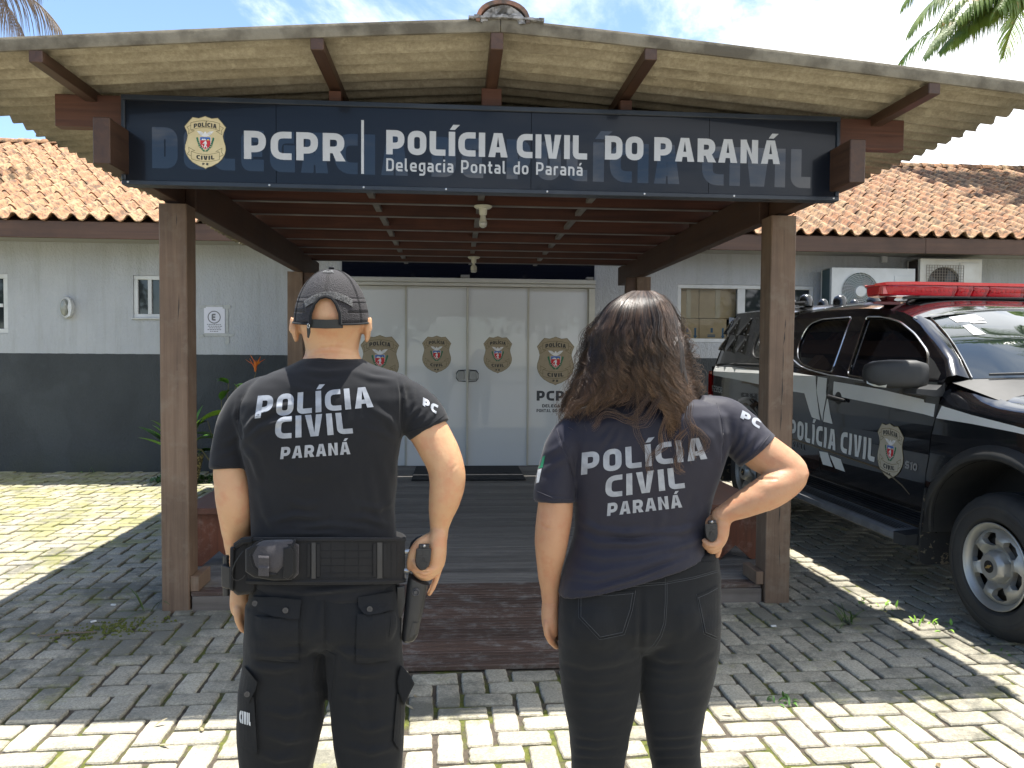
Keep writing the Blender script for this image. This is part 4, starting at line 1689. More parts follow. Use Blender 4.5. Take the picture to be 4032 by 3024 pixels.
lettering(t, 'PARANÁ', fs2, .990, 2.446, .118, .255, .72, .13, width=.650)
fill(t, [[(-.463, 2.345), (-.450, 2.345), (-.450, 2.605), (-.463, 2.605)]], fs2)
lettering(t, 'Delegacia Pontal do Paraná', fs2, -.342, 2.362, .062, .155, .62, .17, width=.970)
t.build('lettering', wt, sg)
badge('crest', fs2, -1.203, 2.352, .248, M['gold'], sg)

# ================================================================== PLANTS
leaf_dark = mk('leaf_green_dark', (0.03, 0.08, 0.015), (0.06, 0.14, 0.025), .4, 9, rnd=5)
leaf_mid = mk('leaf_green_mid', (0.05, 0.14, 0.02), (0.10, 0.22, 0.03), .4, 9, rnd=5)
leaf_lime = mk('leaf_lime', (0.16, 0.34, 0.03), (0.26, 0.45, 0.05), .4, 14, rnd=5)
for m_ in (leaf_dark, leaf_mid, leaf_lime):
    m_.node_tree.nodes['Principled BSDF'].inputs['Transmission Weight'].default_value = 0.0
    m_.node_tree.nodes['Principled BSDF'].inputs['Subsurface Weight'].default_value = 0.12


def leaf(mb, base, dir_, ln, wd, droop=.3, roll=0.0, n=8, fold=.25, tip=1.2):
    base = np.array(base, float)
    d = np.array(dir_, float)
    d /= np.linalg.norm(d)
    side = np.cross(d, (0, 0, 1))
    if np.linalg.norm(side) < .05:
        side = np.array([1.0, 0, 0])
    side /= np.linalg.norm(side)
    nrm = np.cross(side, d)
    side = side * cos(roll) + nrm * sin(roll)
    vs = []
    p = base.copy()
    for i in range(n + 1):
        t = i / n
        w = wd * (sin(pi * min(1, t ** .8)) ** .8 * (1 - .15 * t)) + .0015
        up = np.cross(side, d)
        vs += [tuple(p - side * w - up * -w * fold), tuple(p), tuple(p + side * w + up * w * fold)]
        d = d + np.array([0, 0, -droop / n * (.4 + 1.2 * t)])
        d /= np.linalg.norm(d)
        p = p + d * ln / n
    fs = []
    for i in range(n):
        a = i * 3
        fs += [(a, a + 1, a + 4, a + 3), (a + 1, a + 2, a + 5, a + 4)]
    mb.add(vs, fs)


rp = random.Random(11)
# potted plant left of the front post
px, py = -3.02, 8.72
pl_ = thing('potted_plant', 'broad leaved plant in a rough stone pot, left of the front post', 'potted plant', (px, py, 0))
pot = MB()
N = 24
rings = []
for (r, z) in ((.13, .0), (.15, .06), (.185, .2), (.205, .32), (.215, .345), (.195, .345), (.17, .30)):
    rings.append([(px + (r + rp.uniform(-.010, .010)) * cos(2 * pi * k / N), py + (r + rp.uniform(-.010, .010)) * sin(2 * pi * k / N), z) for k in range(N)])
pot.loft(rings)
potm = NT('pebbled_pot')
vo = potm.n('ShaderNodeTexVoronoi')
vo.inputs['Scale'].default_value = 42
potm.l(potm.coord((1, 1, 1), True), vo.inputs['Vector'])
potm.set(potm.mix(potm.ramp(vo.outputs['Distance'], 0.2, 0.6), (0.42, 0.36, 0.17), (0.06, 0.05, 0.03)), .9, potm.bump(vo.outputs['Distance'], -1.0, .02))
pot.build('pot', potm.m, pl_)
MB().lathe([(.002, .31), (.17, .312)], (px, py, 0), 2, 16).build('soil', mk('potting_soil', (.03, .02, .012), None, 1), pl_)
stem = MB()
lv = []
for k in range(16):
    a = rp.uniform(0, 2 * pi)
    el = rp.uniform(.5, 1.35)
    if k < 4:
        a = (pi, 2.6, 3.5, 2.0)[k]
        el = (.8, 1.3, 1.05, 1.2)[k]
    d = (cos(a) * cos(el), sin(a) * cos(el) * .6, sin(el))
    b = (px + cos(a) * .03, py + sin(a) * .03, .32)
    L = rp.uniform(.30, .50)
    st = rp.uniform(.05, .16)
    e_ = tuple(b[i] + d[i] * st for i in range(3))
    stem.tube([b, e_], [.008, .005], 5)
    m = MB()
    leaf(m, e_, d, L, rp.uniform(.045, .065), rp.uniform(.3, 1.1), rp.uniform(-.4, .4), fold=.3)
    m.build('leaf', (leaf_dark, leaf_mid, leaf_mid)[k % 3], pl_, True)
m = MB()
leaf(m, (px - .02, py, .50), (-.12, -.1, 1), .44, .062, .05, .9, fold=.2)
m.build('leaf', leaf_mid, pl_, True)
stem.build('stem', leaf_dark, pl_, True)

# taller plant between the left posts, with the orange bloom
qx, qy = -2.66, 8.95
p2 = thing('heliconia_plant', 'leafy plant with drooping bright green leaves and an orange bloom behind the left post', 'plant', (qx, qy, 0))
stem = MB()


def stemto(a, b, r=.007):
    mid = tuple((a[i] + b[i]) / 2 + (0, 0, .05)[i] for i in range(3))
    stem.tube([a, mid, b], [r, r * .8, r * .6], 5)


root = (qx, qy, .0)
specs = [((-2.80, 8.85, .72), (-.8, -.3, -.2), .36, .055, .8, 1), ((-2.55, 8.85, .80), (-.9, -.4, .1), .42, .07, 1.3, 2), ((-2.50, 8.9, .78), (.5, -.2, .5), .36, .075, .9, 1),
         ((-2.62, 8.9, .60), (.8, -.2, .3), .32, .06, .9, 0), ((-2.70, 8.9, .50), (-.7, -.2, .25), .30, .05, .8, 0), ((-2.55, 8.95, .52), (.6, -.4, -.2), .30, .05, .8, 0),
         ((-2.50, 8.9, .62), (.2, -.6, -.3), .34, .055, .9, 1), ((-2.40, 9.0, .70), (.6, 0, .6), .36, .07, .8, 1), ((-2.66, 8.9, .95), (.2, -.2, .8), .22, .045, 1.4, 1),
         ((-2.58, 8.9, 1.14), (-.2, -.2, .3), .17, .04, 1.6, 1), ((-2.50, 8.9, 1.12), (.5, -.3, .2), .17, .04, 1.6, 2), ((-2.3, 9.0, .5), (.7, -.3, .2), .34, .06, .9, 0),
         ((-2.38, 8.95, .38), (.4, -.5, .2), .3, .06, .9, 0), ((-2.75, 8.95, .35), (-.5, -.5, .3), .26, .05, .9, 0), ((-2.62, 8.8, .30), (0, -.6, .3), .26, .05, 1.0, 1)]
for (b, d, L, w, dr_, mi) in specs:
    stemto(root, b)
    for k in range(2):
        m = MB()
        dd = (d[0] + rp.uniform(-.25, .25), d[1] + rp.uniform(-.25, .25), d[2] + rp.uniform(-.1, .2))
        leaf(m, b, dd, L * rp.uniform(.85, 1.1), w, dr_, rp.uniform(-.7, .7), fold=.25)
        m.build('leaf', (leaf_dark, leaf_mid, leaf_lime)[mi], p2, True)
stemto(root, (-2.28, 8.95, 1.28), .006)
stemto((-2.75, 8.75, .30), (-2.45, 8.7, .18), .010)
stemto((-2.9, 8.7, .42), (-2.75, 8.75, .28), .010)
stem.build('stem', mk('plant_stem', (.10, .10, .04), (.16, .13, .06), .6, 8), p2, True)
fl = MB()
for k in range(9):
    a = rp.uniform(0, 2 * pi)
    el = rp.uniform(.3, 1.5)
    leaf(fl, (-2.28, 8.9, 1.27 + .012 * k), (cos(a) * cos(el), -.2, sin(el)), rp.uniform(.09, .17), .014, -.2, fold=.4)
fl.build('bloom', mk('orange_bloom', (.62, .10, .02), (.75, .26, .03), .5, 14), p2, True)


# ground cover and weeds
def tuft(name, cx, cy, n, rx, ry, hmax, w, mat_, label, cat, stuff=False):
    m = MB()
    n = n if stuff else n // 2
    for k in range(n):
        a = rp.uniform(0, 2 * pi)
        q = sqrt(rp.random())
        b = (cx + rx * q * cos(a), cy + ry * q * sin(a), 0.0)
        el = rp.uniform(.35, 1.4)
        an = rp.uniform(0, 2 * pi)
        leaf(m, b, (cos(an) * cos(el), sin(an) * cos(el), sin(el)), rp.uniform(.4, 1) * hmax, w * rp.uniform(.6, 1.2), rp.uniform(.3, 1.6), n=4)
    o = m.build(name, mat_, None, True)
    if stuff:
        tag(o, label, None, None, 'stuff')
    else:
        tag(o, label, cat)
    return o


tuft('ground_cover', -2.9, 8.92, 900, .62, .26, .10, .016, leaf_dark, 'low green ground cover along the charcoal wall', None, True)
tuft('ground_cover', -2.0, 8.95, 900, .55, .35, .10, .016, leaf_mid, 'low green ground cover under the porch edge', None, True)
tuft('weed', -4.35, 9.42, 30, .13, .05, .15, .012, leaf_mid, 'small green weed at the foot of the charcoal wall', 'weed')
tuft('weed', -5.22, 7.85, 26, .16, .1, .08, .010, leaf_lime, 'pale weed patch in the sunlit paving on the far left', 'weed')
grs = mk('grass_blade', (0.04, 0.09, 0.012), (0.09, 0.13, 0.03), .5, 20)
tuft('grass_tuft', 2.17, 4.02, 34, .035, .03, .14, .0028, grs, 'grass tuft growing from the paving right of the front post', 'grass tuft')
tuft('grass_tuft', -1.74, 4.42, 16, .05, .03, .26, .0032, grs, 'sparse grass blades beside the foot of the left front post', 'grass tuft')
tuft('grass_tuft', 2.62, 3.95, 30, .10, .10, .06, .006, leaf_lime, 'small sunlit sprig in the paving joint near the pickup wheel', 'weed')
tuft('weed', 2.50, 4.30, 30, .10, .12, .05, .006, leaf_lime, 'bright sprig in the sunlit strip beside the pickup shadow', 'weed')
tuft('weed', 2.72, 3.50, 24, .06, .16, .04, .005, leaf_mid, 'thin weeds along a joint by the front wheel of the pickup', 'weed')
tuft('weed', 1.42, 3.10, 30, .10, .05, .05, .005, leaf_mid, 'low weed in the joint behind the woman, at the shadow edge', 'weed')
mossm = mk('moss_clump', (0.060, 0.075, 0.010), (0.12, 0.13, 0.02), .95, 30, bstr=1, bscale=120)
mo = MB()
for k in range(260):
    a = rp.uniform(0, 2 * pi)
    q = rp.random() ** .7
    x, y = -1.86 + .30 * q * cos(a) + .1 * rp.random(), 4.15 + .16 * q * sin(a) + .35 * (q * cos(a) * .3)
    r = rp.uniform(.003, .009)
    mo.lathe([(r, -.002), (r * .8, r * .5), (r * .1, r * .8)], (x, y, 0), 2, 5)
o = mo.build('moss', mossm)
tag(o, kind='stuff')
# twigs and litter on the paving
lit = thing('twig', 'dry twig lying on mossy paving left of the front post', 'twig', (-2.0, 4.05, 0))
MB().tube([(-2.13, 4.03, .008), (-2.0, 4.06, .012), (-1.86, 4.08, .008)], [.004, .005, .003], 5).build('twig_stick', mk('dry_twig', (.16, .12, .09), None, .9), lit)
wl = mk('white_litter', (.62, .62, .6), None, .6)
for (x_, y_, lb) in ((202, 1343, 'white scrap of paper on the shaded paving at left'), (245, 1307, 'small white scrap beside the dry twig at left'),
                     (1671, 1353, 'white cigarette stub on the shaded paving behind the woman')):
    q = on(x_, y_, 2, 0.004)
    a = rp.uniform(0, 3)
    tag(MB().obox((q[0], q[1], .006), (.014 * cos(a), .014 * sin(a), 0), (-.006 * sin(a), .006 * cos(a), 0), (0, 0, .004), .001).build('paper_scrap', wl), lb, 'litter')

lf = MB()
for k in range(46):
    x, y = rp.uniform(-3.2, 3.2), rp.uniform(2.3, 8.6)
    if -1.9 < x < 2.3 and y > 4.2 or -.8 < x < 1.2 and y > 3.4:
        continue
    leaf(lf, (x, y, .006), (rp.uniform(-1, 1), rp.uniform(-1, 1), .12), rp.uniform(.02, .055), rp.uniform(.003, .009), .1, rp.uniform(-.6, .6), 3)
tag(lf.build('leaf_litter', mk('dry_leaf', (.20, .15, .08), (.34, .30, .20), .9, 12, world_=True)), kind='stuff')

# ---- palms -------------------------------------------------------------------
def frond(mb, stemb, base, az, el, L, droop, nl, lw, ll, r, dry=False, hang=.6):
    p = np.array(base, float)
    d = np.array([cos(az) * cos(el), sin(az) * cos(el), sin(el)])
    pts = []
    n = 26
    for i in range(n + 1):
        pts.append(p.copy())
        d = d + np.array([0, 0, -droop / n * (0.5 + i / n)])
        d /= np.linalg.norm(d)
        p = p + d * L / n
    stemb.tube(pts, [.022 * (1 - .85 * i / n) + .003 for i in range(n + 1)], 5)
    P = np.array(pts)
    for k in range(nl):
        t = .12 + .88 * k / nl
        f = t * n
        i = min(int(f), n - 1)
        q = P[i] + (P[i + 1] - P[i]) * (f - i)
        tg_ = P[i + 1] - P[i]
        tg_ /= np.linalg.norm(tg_)
        sd = np.cross(tg_, (0, 0, 1))
        sd /= (np.linalg.norm(sd) + 1e-6)
        for s in (-1, 1):
            l = ll * (sin(pi * min(1, .18 + t * .8)) ** .6) * r.uniform(.8, 1.1)
            dd = sd * s * .8 + tg_ * (.55 + .5 * t) + np.array([0, 0, r.uniform(-.1, .35) - hang * .4])
            m = 5
            dd /= np.linalg.norm(dd)
            c = q.copy()
            vs = []
            wv = np.cross(dd, (0, 0, 1.0))
            wv /= (np.linalg.norm(wv) + 1e-6)
            wv = wv * .6 + tg_ * .5
            for j in range(m + 1):
                w = lw * (1 - (j / m) ** 1.6) + .0008
                vs += [tuple(c - wv * w), tuple(c + wv * w)]
                dd = dd + np.array([0, 0, -hang * (.25 + .5 * j / m)]) * r.uniform(.6, 1.3)
                dd /= np.linalg.norm(dd)
                c = c + dd * l / m
            mb.add(vs, [(2 * j, 2 * j + 1, 2 * j + 3, 2 * j + 2) for j in range(m)])


def palm(x, y, h, seed, label, n=13, L=2.9, fronds=None, dry=None, grp='palm trees around the station'):
    r = random.Random(seed)
    t = thing('palm_tree', label, 'palm tree', (x, y, 0), grp)
    tr_ = MB()
    tr_.tube([(x + .1 * sin(i * .7), y, h * i / 12) for i in range(13)], [.17 - .05 * i / 12 + (.012 if i % 2 else 0) for i in range(13)], 12)
    tr_.build('trunk', mk('palm_trunk', (.12, .10, .08), (.20, .17, .14), .9, 6, bstr=.6, bscale=20, bstretch=(1, 1, 6)), t, True)
    lst = fronds or [(2 * pi * k / n + r.uniform(-.2, .2), r.uniform(.1, 1.2), L * r.uniform(.8, 1.1), r.uniform(1.2, 2.0), False) for k in range(n)]
    for (az, el, l, dp, dry_) in lst:
        f = MB()
        s = MB()
        frond(f, s, (x + .1 * cos(az), y + .1 * sin(az), h), az, el, l, dp, 64, .024 if not dry_ else .008, .74, r, dry_, .8 if not dry_ else 1.6)
        fr_o = f.build('frond', dryleaf if dry_ else palmleaf, t)
        s.build('frond_stalk', drystalk if dry_ else palmstalk, fr_o, True)
    return t


palmleaf = NT('palm_leaflet')
_g = palmleaf.noise(palmleaf.coord((1, 1, 1), True), 1.6, 4, .6)
_c = palmleaf.mix(palmleaf.ramp(_g, .35, .62), (0.075, 0.15, 0.025), (0.21, 0.29, 0.06))
_h = palmleaf.noise(palmleaf.coord((1, 1, 1), True), 5, 3, .6)
_c = palmleaf.mix(palmleaf.ramp(_h, .62, .70), _c, (0.32, 0.22, 0.05))
palmleaf.set(_c, .4, None)
_tb = palmleaf.n('ShaderNodeBsdfTranslucent')
palmleaf.l(_c, _tb.inputs[0])
_ms = palmleaf.n('ShaderNodeMixShader')
_ms.inputs[0].default_value = .35
palmleaf.l(palmleaf.b.outputs[0], _ms.inputs[1])
palmleaf.l(_tb.outputs[0], _ms.inputs[2])
palmleaf.l(_ms.outputs[0], palmleaf.t.nodes['Material Output'].inputs[0])
palmleaf = palmleaf.m
palmstalk = mk('palm_stalk', (.13, .15, .05), (.22, .20, .09), .5, 5)
dryleaf = mk('dry_palm_leaflet', (.12, .095, .075), (.24, .20, .165), .8, 4, rnd=2)
drystalk = mk('dry_palm_stalk', (.20, .17, .14), None, .8)

# right palm: crown just outside the frame, fronds reaching in
_q = on(2275, -10, 1, 12.5)
palm(_q[0], 12.5, _q[2], 5, 'green palm crown reaching over the right end of the roof', fronds=[
    (pi - .15, .55, 2.7, 2.1, False), (pi + .30, .25, 2.5, 1.5, False), (pi - .3, .9, 2.8, 2.5, False), (pi + .75, .65, 2.7, 1.6, False), (pi + .1, -.15, 2.4, .9, False), (pi + .2, .4, 2.7, 1.9, False), (pi, .1, 2.6, 1.5, False),
    (pi + .5, 1.15, 3.0, 2.0, False), (pi - .9, .4, 2.8, 1.6, False), (0.2, .5, 2.8, 1.6, False), (1.2, .6, 2.8, 1.6, False), (-1.0, .6, 2.8, 1.6, False), (-.4, 1.0, 2.8, 1.6, False), (pi - .05, 1.3, 2.9, 2.6, False), (pi + .15, .8, 2.2, 2.6, False), (pi - .1, .35, 2.0, 2.2, False), (pi + .5, .1, 2.0, 1.2, False)])
# left palm: hanging dry frond over the top left corner
_q = on(-150, -60, 1, 11.0)
palm(_q[0], 11.0, _q[2], 8, 'palm with a dry grey frond hanging over the top left corner', fronds=[
    (-.02, .75, 2.0, 2.1, True), (-.25, .45, 1.8, 1.8, True), (.2, .2, 1.7, 1.5, True), (1.6, .6, 2.6, 1.5, True), (2.8, .6, 2.6, 1.5, False), (4.0, .6, 2.6, 1.5, False), (-.6, .5, 2.0, 1.9, True)])

palm(7.6, 6.9, 7.9, 12, 'palm beside the pickup, outside the frame, mirrored in its windscreen', n=15, L=2.6)
# trees across the street, seen only in reflections
tl_m = mk('street_tree_leaf', (0.020, 0.040, 0.012), (0.045, 0.075, 0.02), .8, 2, world_=True)
for k in range(8):
    x = -26 + k * 7.4 + rp.uniform(-1.5, 1.5)
    y = -25 + rp.uniform(-2.5, 2.5)
    h = rp.uniform(7.0, 9.5)
    t = thing('street_tree', 'dense tree across the street, seen only mirrored in the sign and glass', 'tree', (x, y, 0), 'trees across the street behind the photographer')
    MB().tube([(x, y, 0), (x + .2, y, h * .3), (x, y, h * .62)], [.28, .2, .1], 8).build('trunk', bpy.data.materials['dry_twig'], t, True)
    c = MB()
    cl_ = [(x + rp.uniform(-2.4, 2.4), y + rp.uniform(-2, 2), h * rp.uniform(.35, .9), rp.uniform(1.0, 1.9)) for _ in range(14)]
    for j in range(1500):
        q = cl_[rp.randrange(14)]
        d = Vector((rp.gauss(0, 1), rp.gauss(0, 1), rp.gauss(0, 1))).normalized() * q[3] * rp.uniform(.55, 1)
        p = Vector(q[:3]) + d
        a = Vector((rp.uniform(-1, 1), rp.uniform(-1, 1), rp.uniform(-1, 1))).normalized() * .22
        b = a.cross(d).normalized() * .16
        c.add([p - a, p + b, p + a, p - b], [(0, 1, 2, 3)])
    c.build('crown', tl_m, t)

# ================================================================== THE PICKUP
CO = np.array([2.81001, 3.74084])
CD = np.array([0.03803, -0.99928])       # forward on the ground
CN = np.array([-0.99928, -0.03803])      # outwards, towards the porch
CW = 0.97                                # half width


def cp(u, v, z):
    """car space: u back from the front axle, v inwards from the side, z up"""
    p = CO - CD * u - CN * v
    return (p[0], p[1], z)


def vside(u, z):
    v = 0.0
    if z < .75:
        v += .045 * ((.75 - z) / .3) ** 1.5
    if .75 <= z < 1.05:
        v += .010 * sin(pi * (z - .75) / .3)
    if z > 1.22:
        v += .35 * (min(z, 1.33) - 1.22) ** 1.0 * .25
    if z > 1.33:
        v += (z - 1.33) * .42
    if u < -.25:
        v += .28 * ((-.25 - u) / .65) ** 2.2
    if u > 3.9:
        v += .10 * ((u - 3.9) / .3) ** 2
    return v


def S(a, b, o=0.0):
    return cp(a, vside(a, b) - o, b)


def cmat(name, c, rough, dust=.25, coat=1.0, **k):
    t = NT(name)
    n1 = t.noise(t.coord((1, 1, 1), True), 3.2, 9, .7)
    n2 = t.noise(t.coord((1, 1, 1), True), 60, 3, .7)
    gp = t.n('ShaderNodeSeparateXYZ')
    t.l(t.n('ShaderNodeNewGeometry').outputs['Position'], gp.inputs[0])
    lowf = t.ramp(gp.outputs[2], 1.0, .35)
    f = t.math('MULTIPLY', t.math('ADD', t.ramp(n1, .42, .75), t.math('MULTIPLY', lowf, .5)), dust)
    f = t.math('MULTIPLY', f, t.math('ADD', t.math('MULTIPLY', n2, .6), .6))
    col = t.mix(f, c, (.10, .095, .085))
    rr = t.math('ADD', t.math('MULTIPLY', f, .5), rough)
    return t.set(col, rr, None, coat=coat, coatr=.03, **k)


paint = cmat('black_car_paint', (0.0035, 0.004, 0.006), .10, .09)
canm = cmat('black_canopy_gelcoat', (0.006, 0.0065, 0.007), .25, .10, .6)
plast = mk('black_rough_plastic', (0.020, 0.021, 0.022), (0.034, 0.034, 0.034), .55, 7, bstr=.15, bscale=300)
trimm = mk('window_trim_chrome', (0.50, 0.50, 0.50), None, .22, metal=1.0)
tint = glass_dark('tinted_car_glass', (0.003, 0.0035, 0.005), .015, .6)
wsm = glass_dark('windscreen_glass', (0.010, 0.016, 0.016), .01, 1.0, coat=1.0, coatr=.0)
silver = mk('silver_steel_wheel', (0.42, 0.415, 0.39), (0.33, 0.325, 0.30), .42, 7, bstr=.1, metal=.55)
white_v = mk('white_vinyl', (0.66, 0.67, 0.66), (0.60, 0.61, 0.60), .35, 3, coat=.4)
grey_v = mk('grey_vinyl', (0.11, 0.115, 0.12), None, .4)
blk = M['black']

car = thing('pickup_truck', 'black police pickup with white stripe, crest and red light bar parked right of the porch', 'pickup truck', (*(CO - CD * 1.6 - CN * CW), 0))


def panel(name, polys, mat_, parent=car, step=.09, off=0.0, both=True, thick=.012):
    mb = MB()
    fill(mb, polys, S, step, off)
    if both:
        far = MB()
        fill(far, polys, lambda a, b, o: cp(a, 2 * CW - vside(a, b) + o, b), step, off)
        far.build(name, mat_, parent, 40)
    return mb.build(name, mat_, parent, 40)


def arc_pts(cx, cz, r, a0, a1, n=18):
    return [(cx + r * cos(a0 + (a1 - a0) * i / n), cz + r * sin(a0 + (a1 - a0) * i / n)) for i in range(n + 1)]


RWZ = .413
# front fender
af = arc_pts(0, .383, .55, pi * .985, .12)
fend = [(-.90, .50)] + [(-.60, .42)] + af + [(.572, .50), (.568, .79), (.541, .98), (.491, 1.12), (.462, 1.20), (.33, 1.195), (.10, 1.165), (-.2, 1.14), (-.6, 1.10), (-.90, 1.02)]
panel('front_fender', [fend], paint)
# doors
fd = [(.584, .545), (1.20, .575), (1.808, .605), (1.800, .84), (1.712, 1.14), (1.697, 1.335), (1.1, 1.30), (.60, 1.262), (.464, 1.255), (.470, 1.20), (.499, 1.12), (.549, .98), (.577, .79)]
rd = [(1.816, .605), (2.30, .625), (2.44, .66), (2.55, .86), (2.60, 1.10), (2.62, 1.395), (2.3, 1.392), (2.0, 1.362), (1.705, 1.335), (1.720, 1.14), (1.808, .84)]
d1 = panel('front_door', [fd], paint, both=True)
d2 = panel('rear_door', [rd], paint, both=True)
ab = arc_pts(3.11, RWZ, .58, pi * .93, .06)
bed = [(2.628, 1.395), (2.608, 1.10), (2.558, .86), (2.50, .72), (2.50, .66)] + [(2.53, .60)] + ab + [(3.72, .62), (4.15, .70), (4.16, 1.10), (4.155, 1.38), (3.6, 1.405), (3.0, 1.395)]
panel('bed_side', [bed], paint)
# sill below the doors
MBs = MB()
fill(MBs, [[(.55, .43), (2.52, .47), (2.52, .600), (1.8, .597), (1.2, .567), (.55, .535)]], lambda a, b, o: S(a, b, -.018), .1)
MBs.build('sill', paint, car, 40)
# dark backing behind the gaps + body core
core = MB()
core.M = Matrix(((-CD[0], -CN[0], 0, CO[0]), (-CD[1], -CN[1], 0, CO[1]), (0, 0, 1, 0), (0, 0, 0, 1)))
core.box(.60, 2.50, .075, 2 * CW - .075, .50, 1.25)
core.box(2.50, 4.10, .16, 2 * CW - .16, .72, 1.36)
core.box(-.80, .60, .30, 2 * CW - .30, .45, 1.10)
core.box(.35, 3.9, .35, 2 * CW - .35, .30, .52)
core.build('chassis', blk, car)
# flares round the arches


def flare(cx, cz, r0, r1, a0, a1, name, m_):
    mb = MB()
    rings = []
    n = 26
    for i in range(n + 1):
        a = a0 + (a1 - a0) * i / n
        ring = []
        for (r, o) in ((r0, -.03), (r0 - .004, .030), (r0 + .012, .042), ((r0 + r1) / 2, .036), (r1, .010), (r1 + .01, -.004)):
            x, z = cx + r * cos(a), cz + r * sin(a)
            ring.append(cp(x, vside(x, z) - o, z))
        rings.append(ring)
    mb.loft(rings, False, False)
    rings = [[cp(*q) for q in r] for r in []]
    mb2 = MB()
    rr = []
    for i in range(n + 1):
        a = a0 + (a1 - a0) * i / n
        x, z = cx + (r0 - .003) * cos(a), cz + (r0 - .003) * sin(a)
        rr.append([cp(x, -.028, z), cp(x, .30, z)])
    mb2.loft(rr, False, False)
    f = mb.build(name, m_, car, 60)
    mb2.build('wheel_liner', plast, f, 60)


flare(0, .383, .555, .625, pi * .96, .10, 'wheel_arch', plast)
flare(3.11, RWZ, .585, .69, pi * .95, .06, 'wheel_arch', paint)

# greenhouse
rl = [(.464, 1.262), (.440, 1.36), (.515, 1.452), (.71, 1.572), (.885, 1.682), (1.10, 1.770), (1.35, 1.811), (1.611, 1.832), (2.216, 1.851), (2.60, 1.846), (2.66, 1.80), (2.66, 1.40), (2.3, 1.398), (2.0, 1.366), (1.70, 1.340), (1.1, 1.305), (.60, 1.268)]
w1 = [(.612, 1.290), (1.153, 1.328), (1.46, 1.352), (1.475, 1.40), (1.525, 1.745), (1.515, 1.760), (1.307, 1.748), (1.107, 1.707), (.895, 1.620), (.700, 1.508), (.655, 1.43)]
w2 = [(1.712, 1.368), (1.944, 1.383), (2.17, 1.418), (2.30, 1.47), (2.37, 1.56), (2.375, 1.67), (2.32, 1.745), (2.17, 1.775), (1.755, 1.770), (1.745, 1.755), (1.700, 1.40)]
gh = MB()
fill(gh, [rl, w1, w2], S, .08)
fill(gh, [rl, w1, w2], lambda a, b, o: cp(a, 2 * CW - vside(a, b), b), .08)
gho = gh.build('cab_frame', paint, car, 40)
for nm, w, dr_ in (('side_window', w1, d1), ('side_window', w2, d2)):
    g = MB()
    fill(g, [w], lambda a, b, o: S(a, b, -.012), .12)
    go = g.build(nm, tint, car, 60)
    g = MB()
    fill(g, [w], lambda a, b, o: cp(a, 2 * CW - vside(a, b) - .012, b), .12)
    g.build(nm, tint, car, 60)
    t = MB()
    c = sum(p[0] for p in w) / len(w), sum(p[1] for p in w) / len(w)
    path = round_pts([(c[0] + (a - c[0]) * 1.015, c[1] + (b - c[1]) * 1.02, .05) for a, b in w], True, 4)
    path.append(path[0])
    t.tube([S(a, b, .002) for a, b in path], .0065, 5)
    t.build('window_trim', trimm, go, 60)
sail = MB()
fill(sail, [[(.500, 1.282), (.605, 1.288), (.650, 1.43), (.685, 1.49), (.60, 1.45), (.50, 1.38)]], lambda a, b, o: S(a, b, .002), .1)
sail.build('sail_panel', plast, car)
wl_ = MB()
wl_.tube([S(a, b, .006) for a, b in ((2.36, 1.455), (2.2, 1.405), (2.0, 1.372), (1.7, 1.342), (1.1, 1.307), (.62, 1.272))], .006, 5)
wl_.build('belt_trim', trimm, car, 60)
# roof skin
def zroof(u):
    xs_ = [(.95, 1.722), (1.10, 1.770), (1.35, 1.811), (1.611, 1.832), (2.216, 1.851), (2.66, 1.848)]
    return float(np.interp(u, [a for a, b in xs_], [b for a, b in xs_]))


rf = MB()
rings = []
for i in range(19):
    u = .955 + (2.66 - .955) * i / 18
    zs = zroof(u)
    vs_ = vside(u, zs)
    ring = []
    for k in range(21):
        t = k / 20
        v = vs_ + (2 * CW - 2 * vs_) * t
        e = 1 - abs(2 * t - 1) ** 3.2
        ring.append(cp(u - .05 * e * (1 if i == 0 else .3 if i == 1 else 0), v, zs + .078 * e * (.55 if i == 0 else .85 if i == 1 else 1)))
    rings.append(ring)
rf.loft(rings, False, False)
rfo = rf.build('roof', paint, car, 60)
# A pillars and windscreen
wtop = [(.958, .27, 1.728), (.955, .45, 1.765), (.925, .7, 1.785), (.912, .97, 1.790)]
wbot = [(.372, .125, 1.352), (.30, .30, 1.362), (.20, .6, 1.368), (.155, .97, 1.370)]


def wpt(s, t):
    """s across 0..1..2 , t from bottom to top"""
    m = s if s <= 1 else 2 - s
    f = m * 3
    i = min(int(f), 2)
    g_ = f - i
    a = np.array(wtop[i]) * (1 - g_) + np.array(wtop[i + 1]) * g_
    b = np.array(wbot[i]) * (1 - g_) + np.array(wbot[i + 1]) * g_
    p = b + (a - b) * t
    p[2] += .035 * sin(pi * t)
    p[0] -= .012 * sin(pi * t)
    if s > 1:
        p[1] = 2 * CW - p[1]
    return cp(*p)


ws = MB()
ws.loft([[wpt(2 * i / 24, j / 10) for i in range(25)] for j in range(11)], False, False)
wso = ws.build('windscreen', wsm, car, 'all')
for s_ in (0, 1):
    ap = MB()
    rings = []
    side = [(.440, 1.36), (.515, 1.452), (.71, 1.572), (.885, 1.682), (.99, 1.728)]
    inn = [wpt(0, t) for t in (0, .22, .52, .82, 1.0)]
    for (a, b), q in zip(side, inn):
        p0 = np.array(cp(a, vside(a, b), b))
        q = np.array(q)
        mid = (p0 + q) / 2 + np.array([CN[0], CN[1], 1.1]) * .016
        ring = [p0, mid, q]
        if s_:
            ring = []
            for r_ in (p0, mid, q):
                d_ = np.dot(np.array([r_[0], r_[1]]) - CO, -CN)
                ring.append(np.array([r_[0], r_[1], r_[2]]) + np.array([-CN[0], -CN[1], 0]) * (2 * CW - 2 * d_))
        rings.append(ring)
    ap.loft(rings, False, False)
    ap.build('pillar', paint, car, 80)
